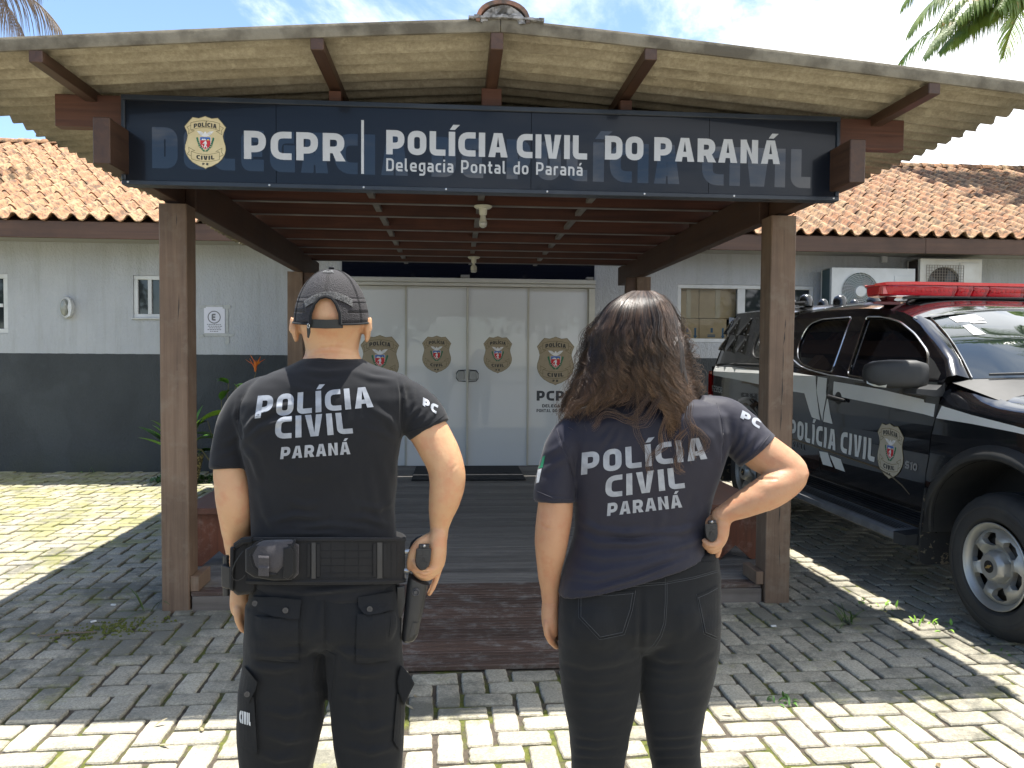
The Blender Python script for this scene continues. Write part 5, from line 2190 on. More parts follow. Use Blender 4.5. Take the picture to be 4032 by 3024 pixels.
tr_ = MB()
tr_.tube([np.array(wpt(0, t)) + np.array([0, 0, .005]) for t in (0, .2, .4, .6, .8, 1)], .007, 5)
tr_.tube([np.array(wpt(s / 6, 1)) + np.array([0, -.002, .004]) for s in range(13)], .006, 5)
tr_.build('windscreen_trim', trimm, wso, 60)
# sticker and papers behind the glass, mirror, wipers
st = MB()
for (s0, s1, t0, t1) in ((.22, .47, .80, .93), (.36, .46, .74, .775)):
    st.quad(*[tuple(np.array(wpt(s, t)) + np.array([0, -.0035, .002])) for s, t in ((s0, t0), (s1, t0), (s1 - .02, t1), (s0 - .02, t1))])
st.build('windscreen_sticker', mk('white_sticker', (.7, .7, .7), None, .4), wso)
st = MB()
st.quad(*[tuple(np.array(wpt(s, t)) + np.array([0, -.0035, .002])) for s, t in ((.26, .54), (.37, .54), (.33, .72), (.24, .72))])
st.build('windscreen_sticker', mk('printed_sticker', (.30, .32, .30), (.55, .57, .55), .4, 60), wso)
wp = MB()
wp.tube([cp(.33, .20, 1.378), cp(.20, .55, 1.392), cp(.16, .9, 1.395)], [.008, .009, .007], 5)
wp.tube([cp(.10, .62, 1.36), cp(.17, .60, 1.40), cp(.22, .50, 1.398)], .009, 5)
wp.build('wiper', plast, car)
# cowl and hood
cw = MB()
cw.loft([[cp(a, b, c) for a, b, c in ((.42, .04, 1.33), (.372, .125, 1.350), (.30, .30, 1.358), (.20, .6, 1.364), (.155, .97, 1.366), (.20, 1.34, 1.364), (.30, 1.64, 1.358), (.372, 1.815, 1.350), (.42, 1.90, 1.33))],
         [cp(a, b, c) for a, b, c in ((.10, .100, 1.238), (.10, .13, 1.246), (.098, .30, 1.291), (.098, .5, 1.316), (.098, .97, 1.331), (.098, 1.44, 1.316), (.098, 1.64, 1.291), (.10, 1.81, 1.246), (.10, 1.84, 1.238))]], False, False)
cw.build('cowl', plast, car, 60)
hd = MB()
rings = []
for i in range(13):
    u = .098 - i / 12 * 1.0
    dz = -.09 * max(0, (.1 - u)) ** 1.5
    taper = .28 * (max(0, -.25 - u) / .65) ** 2.2
    ring = []
    for (v, z) in ((.115, 1.236), (.16, 1.262), (.30, 1.290), (.45, 1.300), (.50, 1.315), (.97, 1.330), (1.44, 1.315), (1.49, 1.300), (1.64, 1.290), (1.78, 1.262), (1.825, 1.236)):
        vv = v + (taper if v < .9 else -taper if v > 1.0 else 0)
        ring.append(cp(u, vv, z + dz))
    rings.append(ring)
hd.loft(rings, False, False)
hd.build('hood', paint, car, 50)
for s_ in (0, 1):
    ft = MB()
    rings = []
    for i in range(14):
        u = .47 - i / 13 * 1.37
        zt = float(np.interp(u, [-.9, -.6, -.2, .10, .33, .47], [1.02, 1.10, 1.14, 1.165, 1.195, 1.202]))
        dz = -.09 * max(0, (.1 - u)) ** 1.5
        taper = .28 * (max(0, -.25 - u) / .65) ** 2.2
        e = float(np.interp(u, [.1, .47], [0, .13]))
        ring = [(u, vside(u, zt), zt), (u, .018 + taper, zt + (1.236 + dz - zt) * .45 + e * .35), (u, .055 + taper, 1.220 + dz + e * .75), (u, .108 + taper, 1.236 + dz + e)]
        rings.append([cp(a, b if not s_ else 2 * CW - b, c) for a, b, c in ring])
    ft.loft(rings, False, False)
    ft.build('fender_top', paint, car, 60)
# nose
ns = MB()
rings = []
for (z, uo) in ((.45, -.93), (.60, -1.0), (.80, -1.0), (1.0, -.96), (1.16, -.90)):
    ring = []
    for k in range(17):
        t = k / 16
        v = .28 + (2 * CW - .56) * t
        ring.append(cp(uo + .10 * abs(2 * t - 1) ** 3, v, z))
    rings.append(ring)
ns.loft(rings, False, False)
ns.build('front_bumper', paint, car, 60)

# canopy over the bed
cn = MB()


def can(u, z, vin):
    return cp(u, vin, z)


def vcan(z):
    return .045 + (z - 1.42) * .35


def Sc(a, b, o=0.0):
    return cp(a, vcan(b) - o + .04 * max(0, (a - 3.9)) / .2, b)


cs = [(2.69, 1.405), (3.4, 1.412), (4.085, 1.405), (4.09, 1.50), (4.05, 1.72), (3.98, 1.87), (3.90, 1.925), (3.0, 1.905), (2.75, 1.885), (2.70, 1.80)]
cwin = [(2.80, 1.470), (3.07, 1.470), (3.165, 1.50), (3.195, 1.60), (3.165, 1.75), (3.12, 1.83), (2.80, 1.83)]
fill(cn, [cs], Sc, .09)
fill(cn, [cs], lambda a, b, o: cp(a, 2 * CW - vcan(b), b), .09)
cano = cn.build('canopy', canm, car, 50)
rings = []
cr = MB()
for i in range(12):
    u = 2.70 + (3.96 - 2.70) * i / 11
    zs = float(np.interp(u, [2.70, 2.75, 3.0, 3.9, 3.98], [1.86, 1.887, 1.905, 1.925, 1.87]))
    ring = []
    for k in range(17):
        t = k / 16
        e = 1 - abs(2 * t - 1) ** 2.6
        ring.append(cp(u, vcan(zs) + (2 * CW - 2 * vcan(zs)) * t, zs + .06 * e * (1 if i < 11 else .6)))
    rings.append(ring)
cr.loft(rings, False, False)
cr.build('canopy_roof', canm, cano, 60)
rear = MB()
rings = []
for (u, z) in ((4.085, 1.405), (4.09, 1.50), (4.05, 1.72), (3.98, 1.87), (3.955, 1.90)):
    rings.append([cp(u + .03 * (1 - abs(2 * k / 10 - 1) ** 2), vcan(z) + .03 + (2 * CW - 2 * vcan(z) - .06) * k / 10, z) for k in range(11)])
rear.loft(rings, False, False)
rear.build('canopy_rear', canm, cano, 60)
g = MB()
fill(g, [cwin], lambda a, b, o: Sc(a, b, .006), .12)
cwo = g.build('canopy_window', cmat('dark_smoked_window', (0.006, 0.006, 0.007), .08), cano)
t = MB()
pth = round_pts([(a, b, .05) for a, b in cwin], True, 5)
t.tube([Sc(a, b, .010) for a, b in pth + pth[:1]], .008, 5)
t.build('window_trim', plast, cwo, 60)
MB().tube([Sc(3.06, 1.60, .01), Sc(3.06, 1.60, .035)], .022, 10).build('window_lock', trimm, cwo, True)
for (ut, zt, ub, zb) in ((3.995, 1.873, 4.10, 1.712), (3.79, 1.869, 3.895, 1.705), (3.487, 1.851, 3.62, 1.690), (3.94, 1.706, 4.05, 1.545), (3.69, 1.700, 3.79, 1.533), (3.427, 1.692, 3.53, 1.522)):
    w_ = .105
    l = MB()
    tl_, tr2 = (ut - .02, zt), (ut + .012, zt - .01)
    a0 = [Sc(ut - .004, zt, .004), Sc(ut + .03, zt - .012, .004), Sc(ub + .02, zb + .03, .004), Sc(ub - .075, zb, .004)]
    a1 = [Sc(ut - .002, zt - .004, .008), Sc(ut + .026, zt - .014, .008), Sc(ub + .018, zb + .036, .038), Sc(ub - .07, zb + .006, .052)]
    l.add([tuple(p) for p in a0 + a1], [(4, 5, 6, 7), (0, 1, 5, 4), (1, 2, 6, 5), (0, 4, 7, 3), (2, 3, 7, 6)])
    lo = l.build('louvre', canm, cano)
    rv = MB()
    for k in range(4):
        tt = k / 3
        q = Sc(ut - .006 + (ub - .09 - ut) * tt * .92, zt - (zt - zb) * tt * .92, .008)
        rv.tube([q, tuple(np.array(q) + np.array([CN[0], CN[1], 0]) * .006)], .005, 6)
    rv.build('rivet', trimm, lo, True)
# roof mounted pods on the canopy
for (u0, v0, r_) in ((2.86, .42, .06), (3.3, .5, .05)):
    for k in range(3):
        pd = MB()
        c = np.array(cp(u0, v0 + k * .32, 1.955))
        pd.lathe([(r_, -.02), (r_, .03), (r_ * .8, .065), (r_ * .4, .082), (.004, .086)], tuple(c), 2, 18)
        pd.build('roof_vent', canm, cano, 60)
sb = MB()
for k in range(2):
    sb.tube([cp(2.72, .35 + k * .6, 1.955), cp(3.5, .35 + k * .6, 1.985)], .018, 6)
sb.build('roof_rail', plast, cano)
# bed rail cap under the canopy
br = MB()
br.tube([S(4.14, 1.395, .0), S(3.5, 1.408, .002), S(2.7, 1.402, .002)], .014, 6)
br.build('bed_rail', plast, car, 60)
# tail lamp
tlm = mk('red_tail_lamp', (.35, .01, .01), None, .15, coat=1)
for s_ in (0, 1):
    t = MB()
    q = [(4.155, 1.06), (4.172, 1.08), (4.172, 1.30), (4.150, 1.33)]
    rings = []
    for (u, z) in q:
        rings.append([cp(u - .06, (.005 if not s_ else 2 * CW - .005), z), cp(u, (.03 if not s_ else 2 * CW - .03), z), cp(u + .015, (.12 if not s_ else 2 * CW - .12), z)])
    t.loft(rings, False, False)
    t.build('tail_lamp', tlm, car)
MBt = MB()
MBt.loft([[cp(4.155, .06, z), cp(4.165, CW, z), cp(4.155, 2 * CW - .06, z)] for z in (.70, 1.0, 1.38)], False, False)
MBt.build('tailgate', paint, car)
# running board
for s_ in (0, 1):
    f = lambda u, v, z: cp(u, v if not s_ else 2 * CW - v, z)
    rb = MB()
    ring = lambda u: [f(u, .06, .425 + .024 * (u - .66)), f(u, -.08, .415 + .024 * (u - .66)), f(u, -.108, .400 + .024 * (u - .66)), f(u, -.110, .365 + .024 * (u - .66)), f(u, -.08, .345 + .024 * (u - .66)), f(u, .06, .345 + .024 * (u - .66))]
    rb.loft([ring(.70), ring(1.4), ring(2.1), ring(2.62)])
    rbo = rb.build('running_board', mk('aluminium_step', (0.17, 0.175, 0.18), (0.11, 0.112, 0.115), .45, 9), car)
    gz = MB()
    for k in range(5):
        v = -.065 + k * .024
        zz = .4205
        gz.loft([[f(u, v - .005, zz + .024 * (u - .66) + .0), f(u, v, zz + .005 + .024 * (u - .66)), f(u, v + .005, zz + .024 * (u - .66))] for u in (.74, 2.55)])
    gz.build('tread_strip', plast, rbo)
    ec = MB()
    ec.loft([[tuple(np.array(f(.70, .06, .425))), f(.70, -.110, .412), f(.70, -.110, .34), f(.70, .06, .34)], [f(.60, .06, .42), f(.61, -.09, .405), f(.61, -.09, .345), f(.60, .06, .345)]])
    ec.build('end_cap', plast, rbo)
# mud flap
for (u0, zt) in ((.575, .70), (3.70, .68)):
    mf = MB()
    mf.loft([[cp(u0 - .03, -.012, zt), cp(u0 - .03, .24, zt), cp(u0 - .012, .24, zt), cp(u0 - .012, -.012, zt)], [cp(u0 - .01, -.025, .45), cp(u0 - .01, .24, .45), cp(u0 + .008, .24, .45), cp(u0 + .008, -.025, .45)],
             [cp(u0 + .0, -.02, .26), cp(u0 + .0, .235, .26), cp(u0 + .018, .235, .26), cp(u0 + .018, -.02, .26)], [cp(u0 + .0, .01, .235), cp(u0, .21, .235), cp(u0 + .018, .21, .235), cp(u0 + .018, .01, .235)]])
    t = NT('muddy_flap')
    n1 = t.noise(t.coord((1, 1, 1), True), 26, 4, .6)
    t.set(t.mix(t.ramp(n1, .60, .64), (.018, .018, .018), (.16, .13, .085)), .8, t.bump(n1, .5, .01))
    mf.build('mud_flap', t.m, car)

# wheels
def wheel(u, zc, name_='wheel', inner=False):
    R = zc if u < 1 else .383
    R = .383
    c = np.array([*(CO - CD * u), zc])
    out = np.array([CN[0], CN[1], 0.0])
    back = np.array([-CD[0], -CD[1], 0.0])
    up = np.array([0, 0, 1.0])
    if inner:
        c = c + np.array([-CN[0], -CN[1], 0]) * 2 * CW
        out = -out
    P = lambda r, a, h: tuple(c + back * (r * cos(a)) + up * (r * sin(a)) + out * h)
    w = bpy.data.objects.new('wheel', None)
    ti = MB()
    prof = [(.225, -.02), (.232, -.004), (.25, .012), (.29, .018), (.335, .010), (.362, -.008), (.378, -.03), (.383, -.05), (.383, -.075), (.374, -.078), (.374, -.088), (.384, -.091), (.384, -.125), (.375, -.128), (.375, -.138), (.384, -.141),
            (.383, -.175), (.374, -.178), (.374, -.188), (.383, -.191), (.378, -.215), (.35, -.24), (.25, -.245), (.225, -.23)]
    n = 72
    rings = []
    for k in range(n):
        a = 2 * pi * k / n
        ring = []
        for i, (r, h) in enumerate(prof):
            rr = r
            if .37 < r and (k % 2) and (h > -.07 or h < -.19):
                rr -= .006
            ring.append(P(rr, a, h))
        rings.append(ring)
    rings.append(rings[0])
    ti.loft(rings, False, False)
    to = ti.build('tyre', M['rubber'], car, 30)
    bd = MB()
    bd.loft([[P(r, 2 * pi * k / 48, h) for k in range(49)] for r, h in ((.300, .0185), (.303, .0200), (.322, .0160), (.325, .0135))], False, False)
    bd.build('sidewall_band', M['rubber'], to, 60)
    # rim
    rm = MB()
    rp_ = [(.226, .004), (.228, .010), (.224, .013), (.214, .008), (.208, .000), (.202, -.010), (.197, -.022), (.194, -.03)]
    rm.loft([[P(r, 2 * pi * k / 56, h) for k in range(57)] for r, h in rp_], False, False)

    def dish(r):
        return float(np.interp(r, [0, .062, .085, .105, .125, .150, .168, .180, .195], [-.005, -.012, -.028, -.018, .002, .004, -.002, -.010, -.026]))
    outc = [(.195 * cos(2 * pi * k / 60), .195 * sin(2 * pi * k / 60)) for k in range(60)]
    hs = []
    NH = 6
    for k in range(NH):
        a0 = 2 * pi * k / NH + .25
        pts = []
        for (r, da) in ((.112, -.18), (.130, -.30), (.156, -.33), (.174, -.22), (.178, 0), (.174, .22), (.156, .33), (.130, .30), (.112, .18), (.107, 0)):
            pts.append((r * cos(a0 + da), r * sin(a0 + da)))
        hs.append(pts)

    def fm(x, y, o):
        r = sqrt(x * x + y * y)
        a = atan2(y, x)
        h = dish(r)
        rib = cos(NH * (a - .25) + pi)
        h += .010 * max(0, rib) * max(0, 1 - abs(r - .145) / .05)
        return P(r, a, h)
    fill(rm, [outc] + hs, fm, .008)
    for p in hs:
        for i in range(len(p)):
            a_, b_ = p[i], p[(i + 1) % len(p)]
            q0, q1 = np.array(fm(*a_, 0)), np.array(fm(*b_, 0))
            rm.quad(tuple(q0), tuple(q1), tuple(q1 - out * .03), tuple(q0 - out * .03))
    ro_ = rm.build('rim', silver, car, 45)
    hb = MB()
    NB = 8
    rings = []
    for (r, h) in ((.086, -.028), (.084, .010), (.066, .030), (.060, .034)):
        ring = []
        for k in range(NB * 4):
            a = 2 * pi * k / (NB * 4)
            q = cos(pi / NB) / cos(((a + pi / NB) % (2 * pi / NB)) - pi / NB)
            ring.append(P(r * q if h < .03 else r, a, h))
        rings.append(ring)
    hb.loft(rings)
    hb.build('hub_cap', silver, ro_, 30)
    dk_ = MB()
    dk_.loft([[P(r, 2 * pi * k / 24, h) for k in range(24)] for r, h in ((.032, .0345), (.032, .0365), (.030, .0375))])
    dk_.build('hub_badge', blk, ro_)
    bt = MB()
    bow = [(-.021, -.004), (-.008, -.004), (-.006, -.008), (.008, -.008), (.007, -.004), (.024, -.004), (.021, .004), (.008, .004), (.006, .008), (-.008, .008), (-.007, .004), (-.024, .004)]
    ca, sa = cos(.5), sin(.5)
    sgn = 1 if not inner else -1
    bt.prism([(a * ca - b * sa, a * sa + b * ca) for a, b in bow], lambda a, b, h: tuple(c + back * a * -1 + up * b + out * (.0378 + h)), .0012)
    bt.build('emblem', mk('gold_emblem', (.55, .38, .14), None, .3, metal=.6), ro_)
    dd = MB()
    dd.loft([[P(.192, 2 * pi * k / 30, -.075) for k in range(30)], [P(.002, 2 * pi * k / 30, -.076) for k in range(30)]])
    dd.loft([[P(.150, 2 * pi * k / 30, -.045) for k in range(30)], [P(.148, 2 * pi * k / 30, -.060) for k in range(30)]])
    dd.build('brake_disc', mk('brake_dark_metal', (.06, .055, .05), None, .5, metal=.6), ro_)


wheel(0, .383)
wheel(3.11, RWZ)
wheel(0, .383, inner=True)
wheel(3.11, RWZ, inner=True)

# mirror
for s_ in (0, 1):
    sec = []
    for (v, u0, u1, z0, z1) in ((-.045, .50, .58, 1.33, 1.41), (-.06, .475, .60, 1.305, 1.44), (-.12, .470, .62, 1.290, 1.457), (-.22, .535, .68, 1.288, 1.458), (-.285, .59, .71, 1.297, 1.450), (-.318, .635, .72, 1.318, 1.430), (-.332, .665, .71, 1.35, 1.40)):
        ring = []
        for k in range(24):
            a = 2 * pi * k / 24
            e = 2 / 3.6
            x = abs(cos(a)) ** e * (1 if cos(a) >= 0 else -1)
            y = abs(sin(a)) ** e * (1 if sin(a) >= 0 else -1)
            ring.append(cp((u0 + u1) / 2 + (u1 - u0) / 2 * x, v if not s_ else 2 * CW - v, (z0 + z1) / 2 + (z1 - z0) / 2 * y))
        sec.append(ring)
    mr = MB()
    mr.loft(sec)
    mo_ = mr.build('side_mirror', plast, car, 60)
    am = MB()
    f = lambda u, v, z: cp(u, v if not s_ else 2 * CW - v, z)
    am.loft([[f(.47, -.14, 1.29), f(.60, -.14, 1.29), f(.60, -.14, 1.262), f(.47, -.14, 1.262)], [f(.45, -.03, 1.285), f(.62, -.03, 1.285), f(.62, -.03, 1.245), f(.45, -.03, 1.245)],
             [f(.46, .03, 1.33), f(.62, .03, 1.33), f(.62, .03, 1.25), f(.46, .03, 1.25)]])
    am.build('mirror_arm', plast, mo_, 40)
    li = MB()
    li.add([f(.672, -.324, 1.335), f(.62, -.295, 1.333), f(.572, -.255, 1.325), f(.578, -.258, 1.293), f(.63, -.30, 1.298), f(.668, -.325, 1.315)], [(0, 1, 4, 5), (1, 2, 3, 4)])
    li.build('indicator', mk('clear_indicator', (.42, .42, .36), None, .15, coat=1), mo_)

# door handles
for (u0, z0, dpar) in ((1.55, 1.178, d1), (2.50, 1.215, d2)):
    hn = MB()
    hn.tube([S(u0 + .12, z0 + .010, .012), S(u0 + .07, z0 + .008, .038), S(u0 - .03, z0 - .002, .040), S(u0 - .11, z0 - .012, .014)], [.010, .0135, .0135, .010], 8, flat=1.3)
    hn.build('door_handle', blk, dpar, 60)
    cu = MB()
    cu.loft([[S(u0 + .048 * cos(2 * pi * k / 20), z0 + .004 + .046 * sin(2 * pi * k / 20), .0012) for k in range(20)]] * 1 + [[S(u0 + .040 * cos(2 * pi * k / 20), z0 + .004 + .038 * sin(2 * pi * k / 20), .0030) for k in range(20)]])
    cu.build('handle_cup', plast, dpar)

# painted decoration --------------------------------------------------------
dc = lambda a, b, o: S(a, b, .0016 + o)
V = MB()
fill(V, [[(.596, 1.205), (.499, 1.200), (.51, 1.125), (.60, 1.135), (1.059, 1.164), (1.623, 1.196), (1.627, 1.298), (1.063, 1.266), (.60, 1.222)]], dc, .08)
fill(V, [[(1.895, 1.330), (2.215, 1.348), (2.60, 1.365), (2.595, 1.205), (2.196, 1.197), (2.045, 1.192), (1.929, 1.013), (1.807, .999), (1.82, 1.06)]], dc, .08)
fill(V, [[(1.862, 1.327), (1.727, 1.318), (1.722, 1.218), (1.715, 1.19), (1.775, .995), (1.861, 1.224)]], dc, .08)
fill(V, [[(1.699, 1.19), (1.630, .987), (1.760, .993)]], dc, .08)
V.build('stripe', white_v, d1)
V = MB()
fill(V, [[(.440, 1.194), (.485, 1.120), (.2, 1.112), (-.12, 1.095), (-.5, 1.06), (-.80, 1.02), (-.45, 1.085), (-.1, 1.128), (.2, 1.16)]], lambda a, b, o: S(a, b, .003), .06)
V.build('stripe', white_v, car)
V = MB()
fill(V, [[(2.635, 1.352), (2.922, 1.357), (3.5, 1.378), (4.09, 1.385), (4.095, 1.288), (3.5, 1.268), (2.9, 1.235), (2.625, 1.222)]], dc, .08)
V.build('stripe', white_v, car)
V = MB()
fill(V, [[(1.804, .766), (1.700, .769), (1.680, .769), (1.617, .672), (1.755, .673)]], dc, .06)
fill(V, [[(1.648, .756), (1.500, .745), (1.453, .662), (1.581, .668)]], dc, .06)
V.build('stripe', white_v, d1)


def dl(u0, zf, slope=0.035):
    return lambda a, b, o: S(-a, b + slope * (-a), .0022 + o)


V = MB()
lettering(V, 'POLÍCIA', dl(0, 0), -2.285, .742, .150, .22, .60, .15, width=.705, step=.05)
lettering(V, 'CIVIL', dl(0, 0), -1.520, .742, .150, .22, .60, .15, width=.425, step=.05)
V.build('lettering', white_v, d1)
V = MB()
lettering(V, 'PARANÁ', dl(0, 0), -2.34, .672, .045, .20, .60, .15, width=.31, step=.05)
V.build('lettering', grey_v, d2)
V = MB()
lettering(V, 'PC-23932', dl(0, 0), -4.045, .985, .062, .20, .56, .13, width=.335, step=.05)
V.build('lettering', mk('grey_white_vinyl', (.30, .30, .30), None, .5), car)
V = MB()
lettering(V, 'S10', dl(0, 0), -.772, .760, .048, .26, .80, .10, width=.118, step=.05)
V.build('model_emblem', mk('dull_chrome', (.40, .40, .40), None, .3, metal=.8), d1)
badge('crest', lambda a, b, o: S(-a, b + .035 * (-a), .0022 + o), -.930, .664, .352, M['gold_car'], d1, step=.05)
ml = MB()
ml.tube([S(a, b, .001) for a, b in ((2.6, .83), (2.219, .812), (1.77, .789), (1.06, .750), (.90, .715), (.80, .675), (.732, .630))], [.006, .006, .006, .006, .005, .004, .002], 6)
ml.build('side_moulding', mk('gold_edge_moulding', (.13, .10, .06), None, .4), d1, 60)

# light bar -----------------------------------------------------------------
lb = thing('light_bar', 'red emergency light bar mounted across the roof of the black pickup', 'light bar', cp(1.42, CW, 1.90))
redc = NT('red_lens')
redc.set((.95, .03, .05, 1), .04, None, trans=.72, ior=1.3, coat=.6)
redc.b.inputs['Roughness'].default_value = .06
redt = cmat('red_lens_top', (.78, .012, .022), .12, .05)
U0 = 1.42
LV0, LV1 = .16, 1.78


def lbz(v):
    return 1.945


def lsec(v, wtop_, wbot_, zt, zb):
    return [cp(U0 + wtop_, v, zt), cp(U0 - wtop_, v, zt), cp(U0 - wtop_ - .004, v, (zt + zb) / 2 + .012), cp(U0 - wbot_, v, zb), cp(U0 + wbot_, v, zb), cp(U0 + wtop_ + .004, v, (zt + zb) / 2 + .012)]


ZT, ZB = 1.988, 1.902
tp_ = MB()
tp_.loft([lsec(v, w, w, zt, zb) for v, w, zt, zb in ((LV0 - .02, .06, ZT - .008, ZT - .020), (LV0 + .03, .125, ZT + .002, ZT - .016), (LV0 + .2, .15, ZT + .004, ZT - .014), (LV1 - .2, .15, ZT + .004, ZT - .014), (LV1 - .03, .125, ZT + .002, ZT - .016), (LV1 + .02, .06, ZT - .008, ZT - .020))])
tp_.build('lid', redt, lb, 50)
ed = [LV0, LV0 + .28, .82, .94, 1.06, LV1 - .28, LV1]
edges = [LV0, .70, .82, .94, 1.22, LV1]
for a, b in zip(edges[:-1], edges[1:]):
    le = MB()
    wa = .07 if a == LV0 else .14
    wb = .07 if b == LV1 else .14
    mids = [(a + .004, wa, wa * .8), (a + (.10 if a == LV0 else .01), .14, .12), (b - (.10 if b == LV1 else .01), .14, .12), (b - .004, wb, wb * .8)]
    le.loft([lsec(v, w, w2, ZT - .017, ZB) for v, w, w2 in mids])
    lo = le.build('lens', redc.m, lb, 40)
    em = MB()
    v = a + .05 if a > LV0 else a + .16
    while v < b - .03:
        c = cp(U0 - .108, v, ZT - .045)
        em.tube([c, tuple(np.array(c) + np.array([CD[0], CD[1], 0]) * .012)], .013, 8)
        v += .034
    em.build('led', mk('led_reflector', (.75, .35, .35), None, .2), lo, 60)
    MB().loft([lsec(a + .02, .095, .095, ZT - .022, ZB + .012), lsec(b - .02, .095, .095, ZT - .022, ZB + .012)]).build('reflector', mk('pink_reflector', (.80, .22, .22), None, .3), lo)
bs = MB()
bs.loft([lsec(v, .10, .09, ZB - .002, ZB - .012) for v in (.45, 1.49)])
bs.build('base', mk('bar_metal', (.45, .45, .45), None, .3, metal=.8), lb)
for v in (.27, 1.66):
    ft = MB()
    ft.loft([[cp(U0 + du, v + dv, ZB - .004) for du, dv in ((.05, -.03), (.05, .04), (-.05, .04), (-.05, -.03))], [cp(U0 + du, v + dv, 1.875) for du, dv in ((.035, -.02), (.035, .03), (-.035, .03), (-.035, -.02))],
             [cp(U0 + du, v + dv, 1.862) for du, dv in ((.06, -.12), (.06, .06), (-.06, .06), (-.06, -.12))], [cp(U0 + du, v + dv, 1.843) for du, dv in ((.06, -.14), (.06, .07), (-.06, .07), (-.06, -.14))]])
    ft.build('mounting_foot', mk('dark_red_foot', (.12, .01, .012), None, .3) if v < 1 else blk, lb, 40)  # foot nearer the porch is dark red, the other plain black
cb = MB()
cb.tube([cp(U0 - .02, .55, ZB - .005), cp(U0 - .04, .50, 1.890), cp(U0 - .05, .43, 1.885), cp(U0 - .05, .40, 1.88), cp(U0 - .05, .385, 1.86)], .007, 6)
cb.build('cable', blk, lb, True)

# ================================================================== PEOPLE
from mathutils.bvhtree import BVHTree

UPX = 1.0 / 1.8228
FOLD = 1.5


def P3(px, py, y):
    return np.array(on(px, py, 1, y))


def srings(mb, rows, yc, n=40, dflt=.11):
    """rows: (xl, yl, xr, yr, back, front[, yoff, power]) in photo pixels; back/front = half depths in metres"""
    rings = []
    for r in rows:
        xl, yl, xr, yr, bk, fr = r[:6]
        yo = r[6] if len(r) > 6 else 0.0
        pw = r[7] if len(r) > 7 else 2.3
        L = P3(xl, yl, yc + yo)
        R = P3(xr, yr, yc + yo)
        c = (L + R) / 2
        h = (R - L) / 2
        ring = []
        for k in range(n):
            a = 2 * pi * k / n
            e = 2 / pw
            x = abs(cos(a)) ** e * (1 if cos(a) >= 0 else -1)
            y = abs(sin(a)) ** e * (1 if sin(a) >= 0 else -1)
            ring.append(c + h * x + np.array([0, (fr if y > 0 else bk) * y, 0]))
        rings.append(ring)
    mb.loft(rings)
    # rounded ends
    return rings


def limb(mb, pts, n=20, flat=1.0, caps=True):
    """pts: (px, py, Y, radius_m[, flatness]) -> smooth closed tube"""
    C = [P3(p[0], p[1], p[2]) for p in pts]
    R = [p[3] for p in pts]
    # resample with catmull-rom
    cc, rr = [], []
    m = len(C)
    for i in range(m - 1):
        p0, p1, p2, p3 = C[max(0, i - 1)], C[i], C[i + 1], C[min(m - 1, i + 2)]
        r0, r1, r2, r3 = R[max(0, i - 1)], R[i], R[i + 1], R[min(m - 1, i + 2)]
        for k in range(6):
            t = k / 6
            f = lambda a, b, c, d: .5 * (2 * b + (c - a) * t + (2 * a - 5 * b + 4 * c - d) * t * t + (3 * b - a - 3 * c + d) * t ** 3)
            cc.append(f(p0, p1, p2, p3))
            rr.append(f(r0, r1, r2, r3))
    cc.append(C[-1])
    rr.append(R[-1])
    if caps:
        d0 = cc[0] - cc[1]
        d0 /= np.linalg.norm(d0)
        d1 = cc[-1] - cc[-2]
        d1 /= np.linalg.norm(d1)
        r0, r1 = rr[0], rr[-1]
        cc = [cc[0] + d0 * r0 * .8, cc[0] + d0 * r0 * .55] + cc + [cc[-1] + d1 * r1 * .55, cc[-1] + d1 * r1 * .85]
        rr = [r0 * .35, r0 * .8] + rr + [r1 * .8, r1 * .35]
    mb.tube(cc, rr, n, True, flat, up=(0, 1, 0))


def blob(mb, c, r, n=16):
    rings = []
    for i in range(1, n):
        a = pi * i / n - pi / 2
        rings.append([(c[0] + r[0] * cos(a) * cos(2 * pi * k / n), c[1] + r[1] * cos(a) * sin(2 * pi * k / n), c[2] + r[2] * sin(a)) for k in range(n)])
    mb.loft(rings)


def remesh(mb, voxel, smooth=4, fac=.5):
    me = mb.mesh()
    o = bpy.data.objects.new('tmp', me)
    COL.objects.link(o)
    m = o.modifiers.new('r', 'REMESH')
    m.mode = 'VOXEL'
    m.voxel_size = voxel
    if smooth:
        s = o.modifiers.new('s', 'SMOOTH')
        s.iterations = smooth
        s.factor = fac
    dg = bpy.context.evaluated_depsgraph_get()
    ev = o.evaluated_get(dg)
    nm = bpy.data.meshes.new_from_object(ev)
    bpy.data.objects.remove(o)
    return nm


def getv(me):
    a = np.empty(len(me.vertices) * 3, np.float32)
    me.vertices.foreach_get('co', a)
    return a.reshape(-1, 3).astype(float)


def getn(me):
    a = np.empty(len(me.vertices) * 3, np.float32)
    me.vertices.foreach_get('normal', a)
    return a.reshape(-1, 3).astype(float)


def setv(me, v):
    me.vertices.foreach_set('co', v.astype(np.float32).ravel())
    me.update()


def topx(V):
    d = V - CAMP
    z = d @ _f
    return np.stack([(2016 + FPX * (d @ _r) / z), (1512 - FPX * (d @ _u) / z)], 1) * UPX


def wnoise(V, scale, seed, octs=4, rough=.5):
    """smooth pseudo random field built from warped sines"""
    r = np.random.RandomState(seed)
    out = np.zeros(len(V))
    amp = 1.0
    P = V * scale
    for o in range(octs):
        for k in range(3):
            d = r.normal(size=3)
            d /= np.linalg.norm(d)
            e = r.normal(size=3)
            ph = r.uniform(0, 6.28, 2)
            out += amp * np.sin(P @ d * 2.0 + 1.3 * np.sin(P @ e * 1.1 + ph[0]) + ph[1]) / 3
        P = P * 1.9
        amp *= rough
    return out


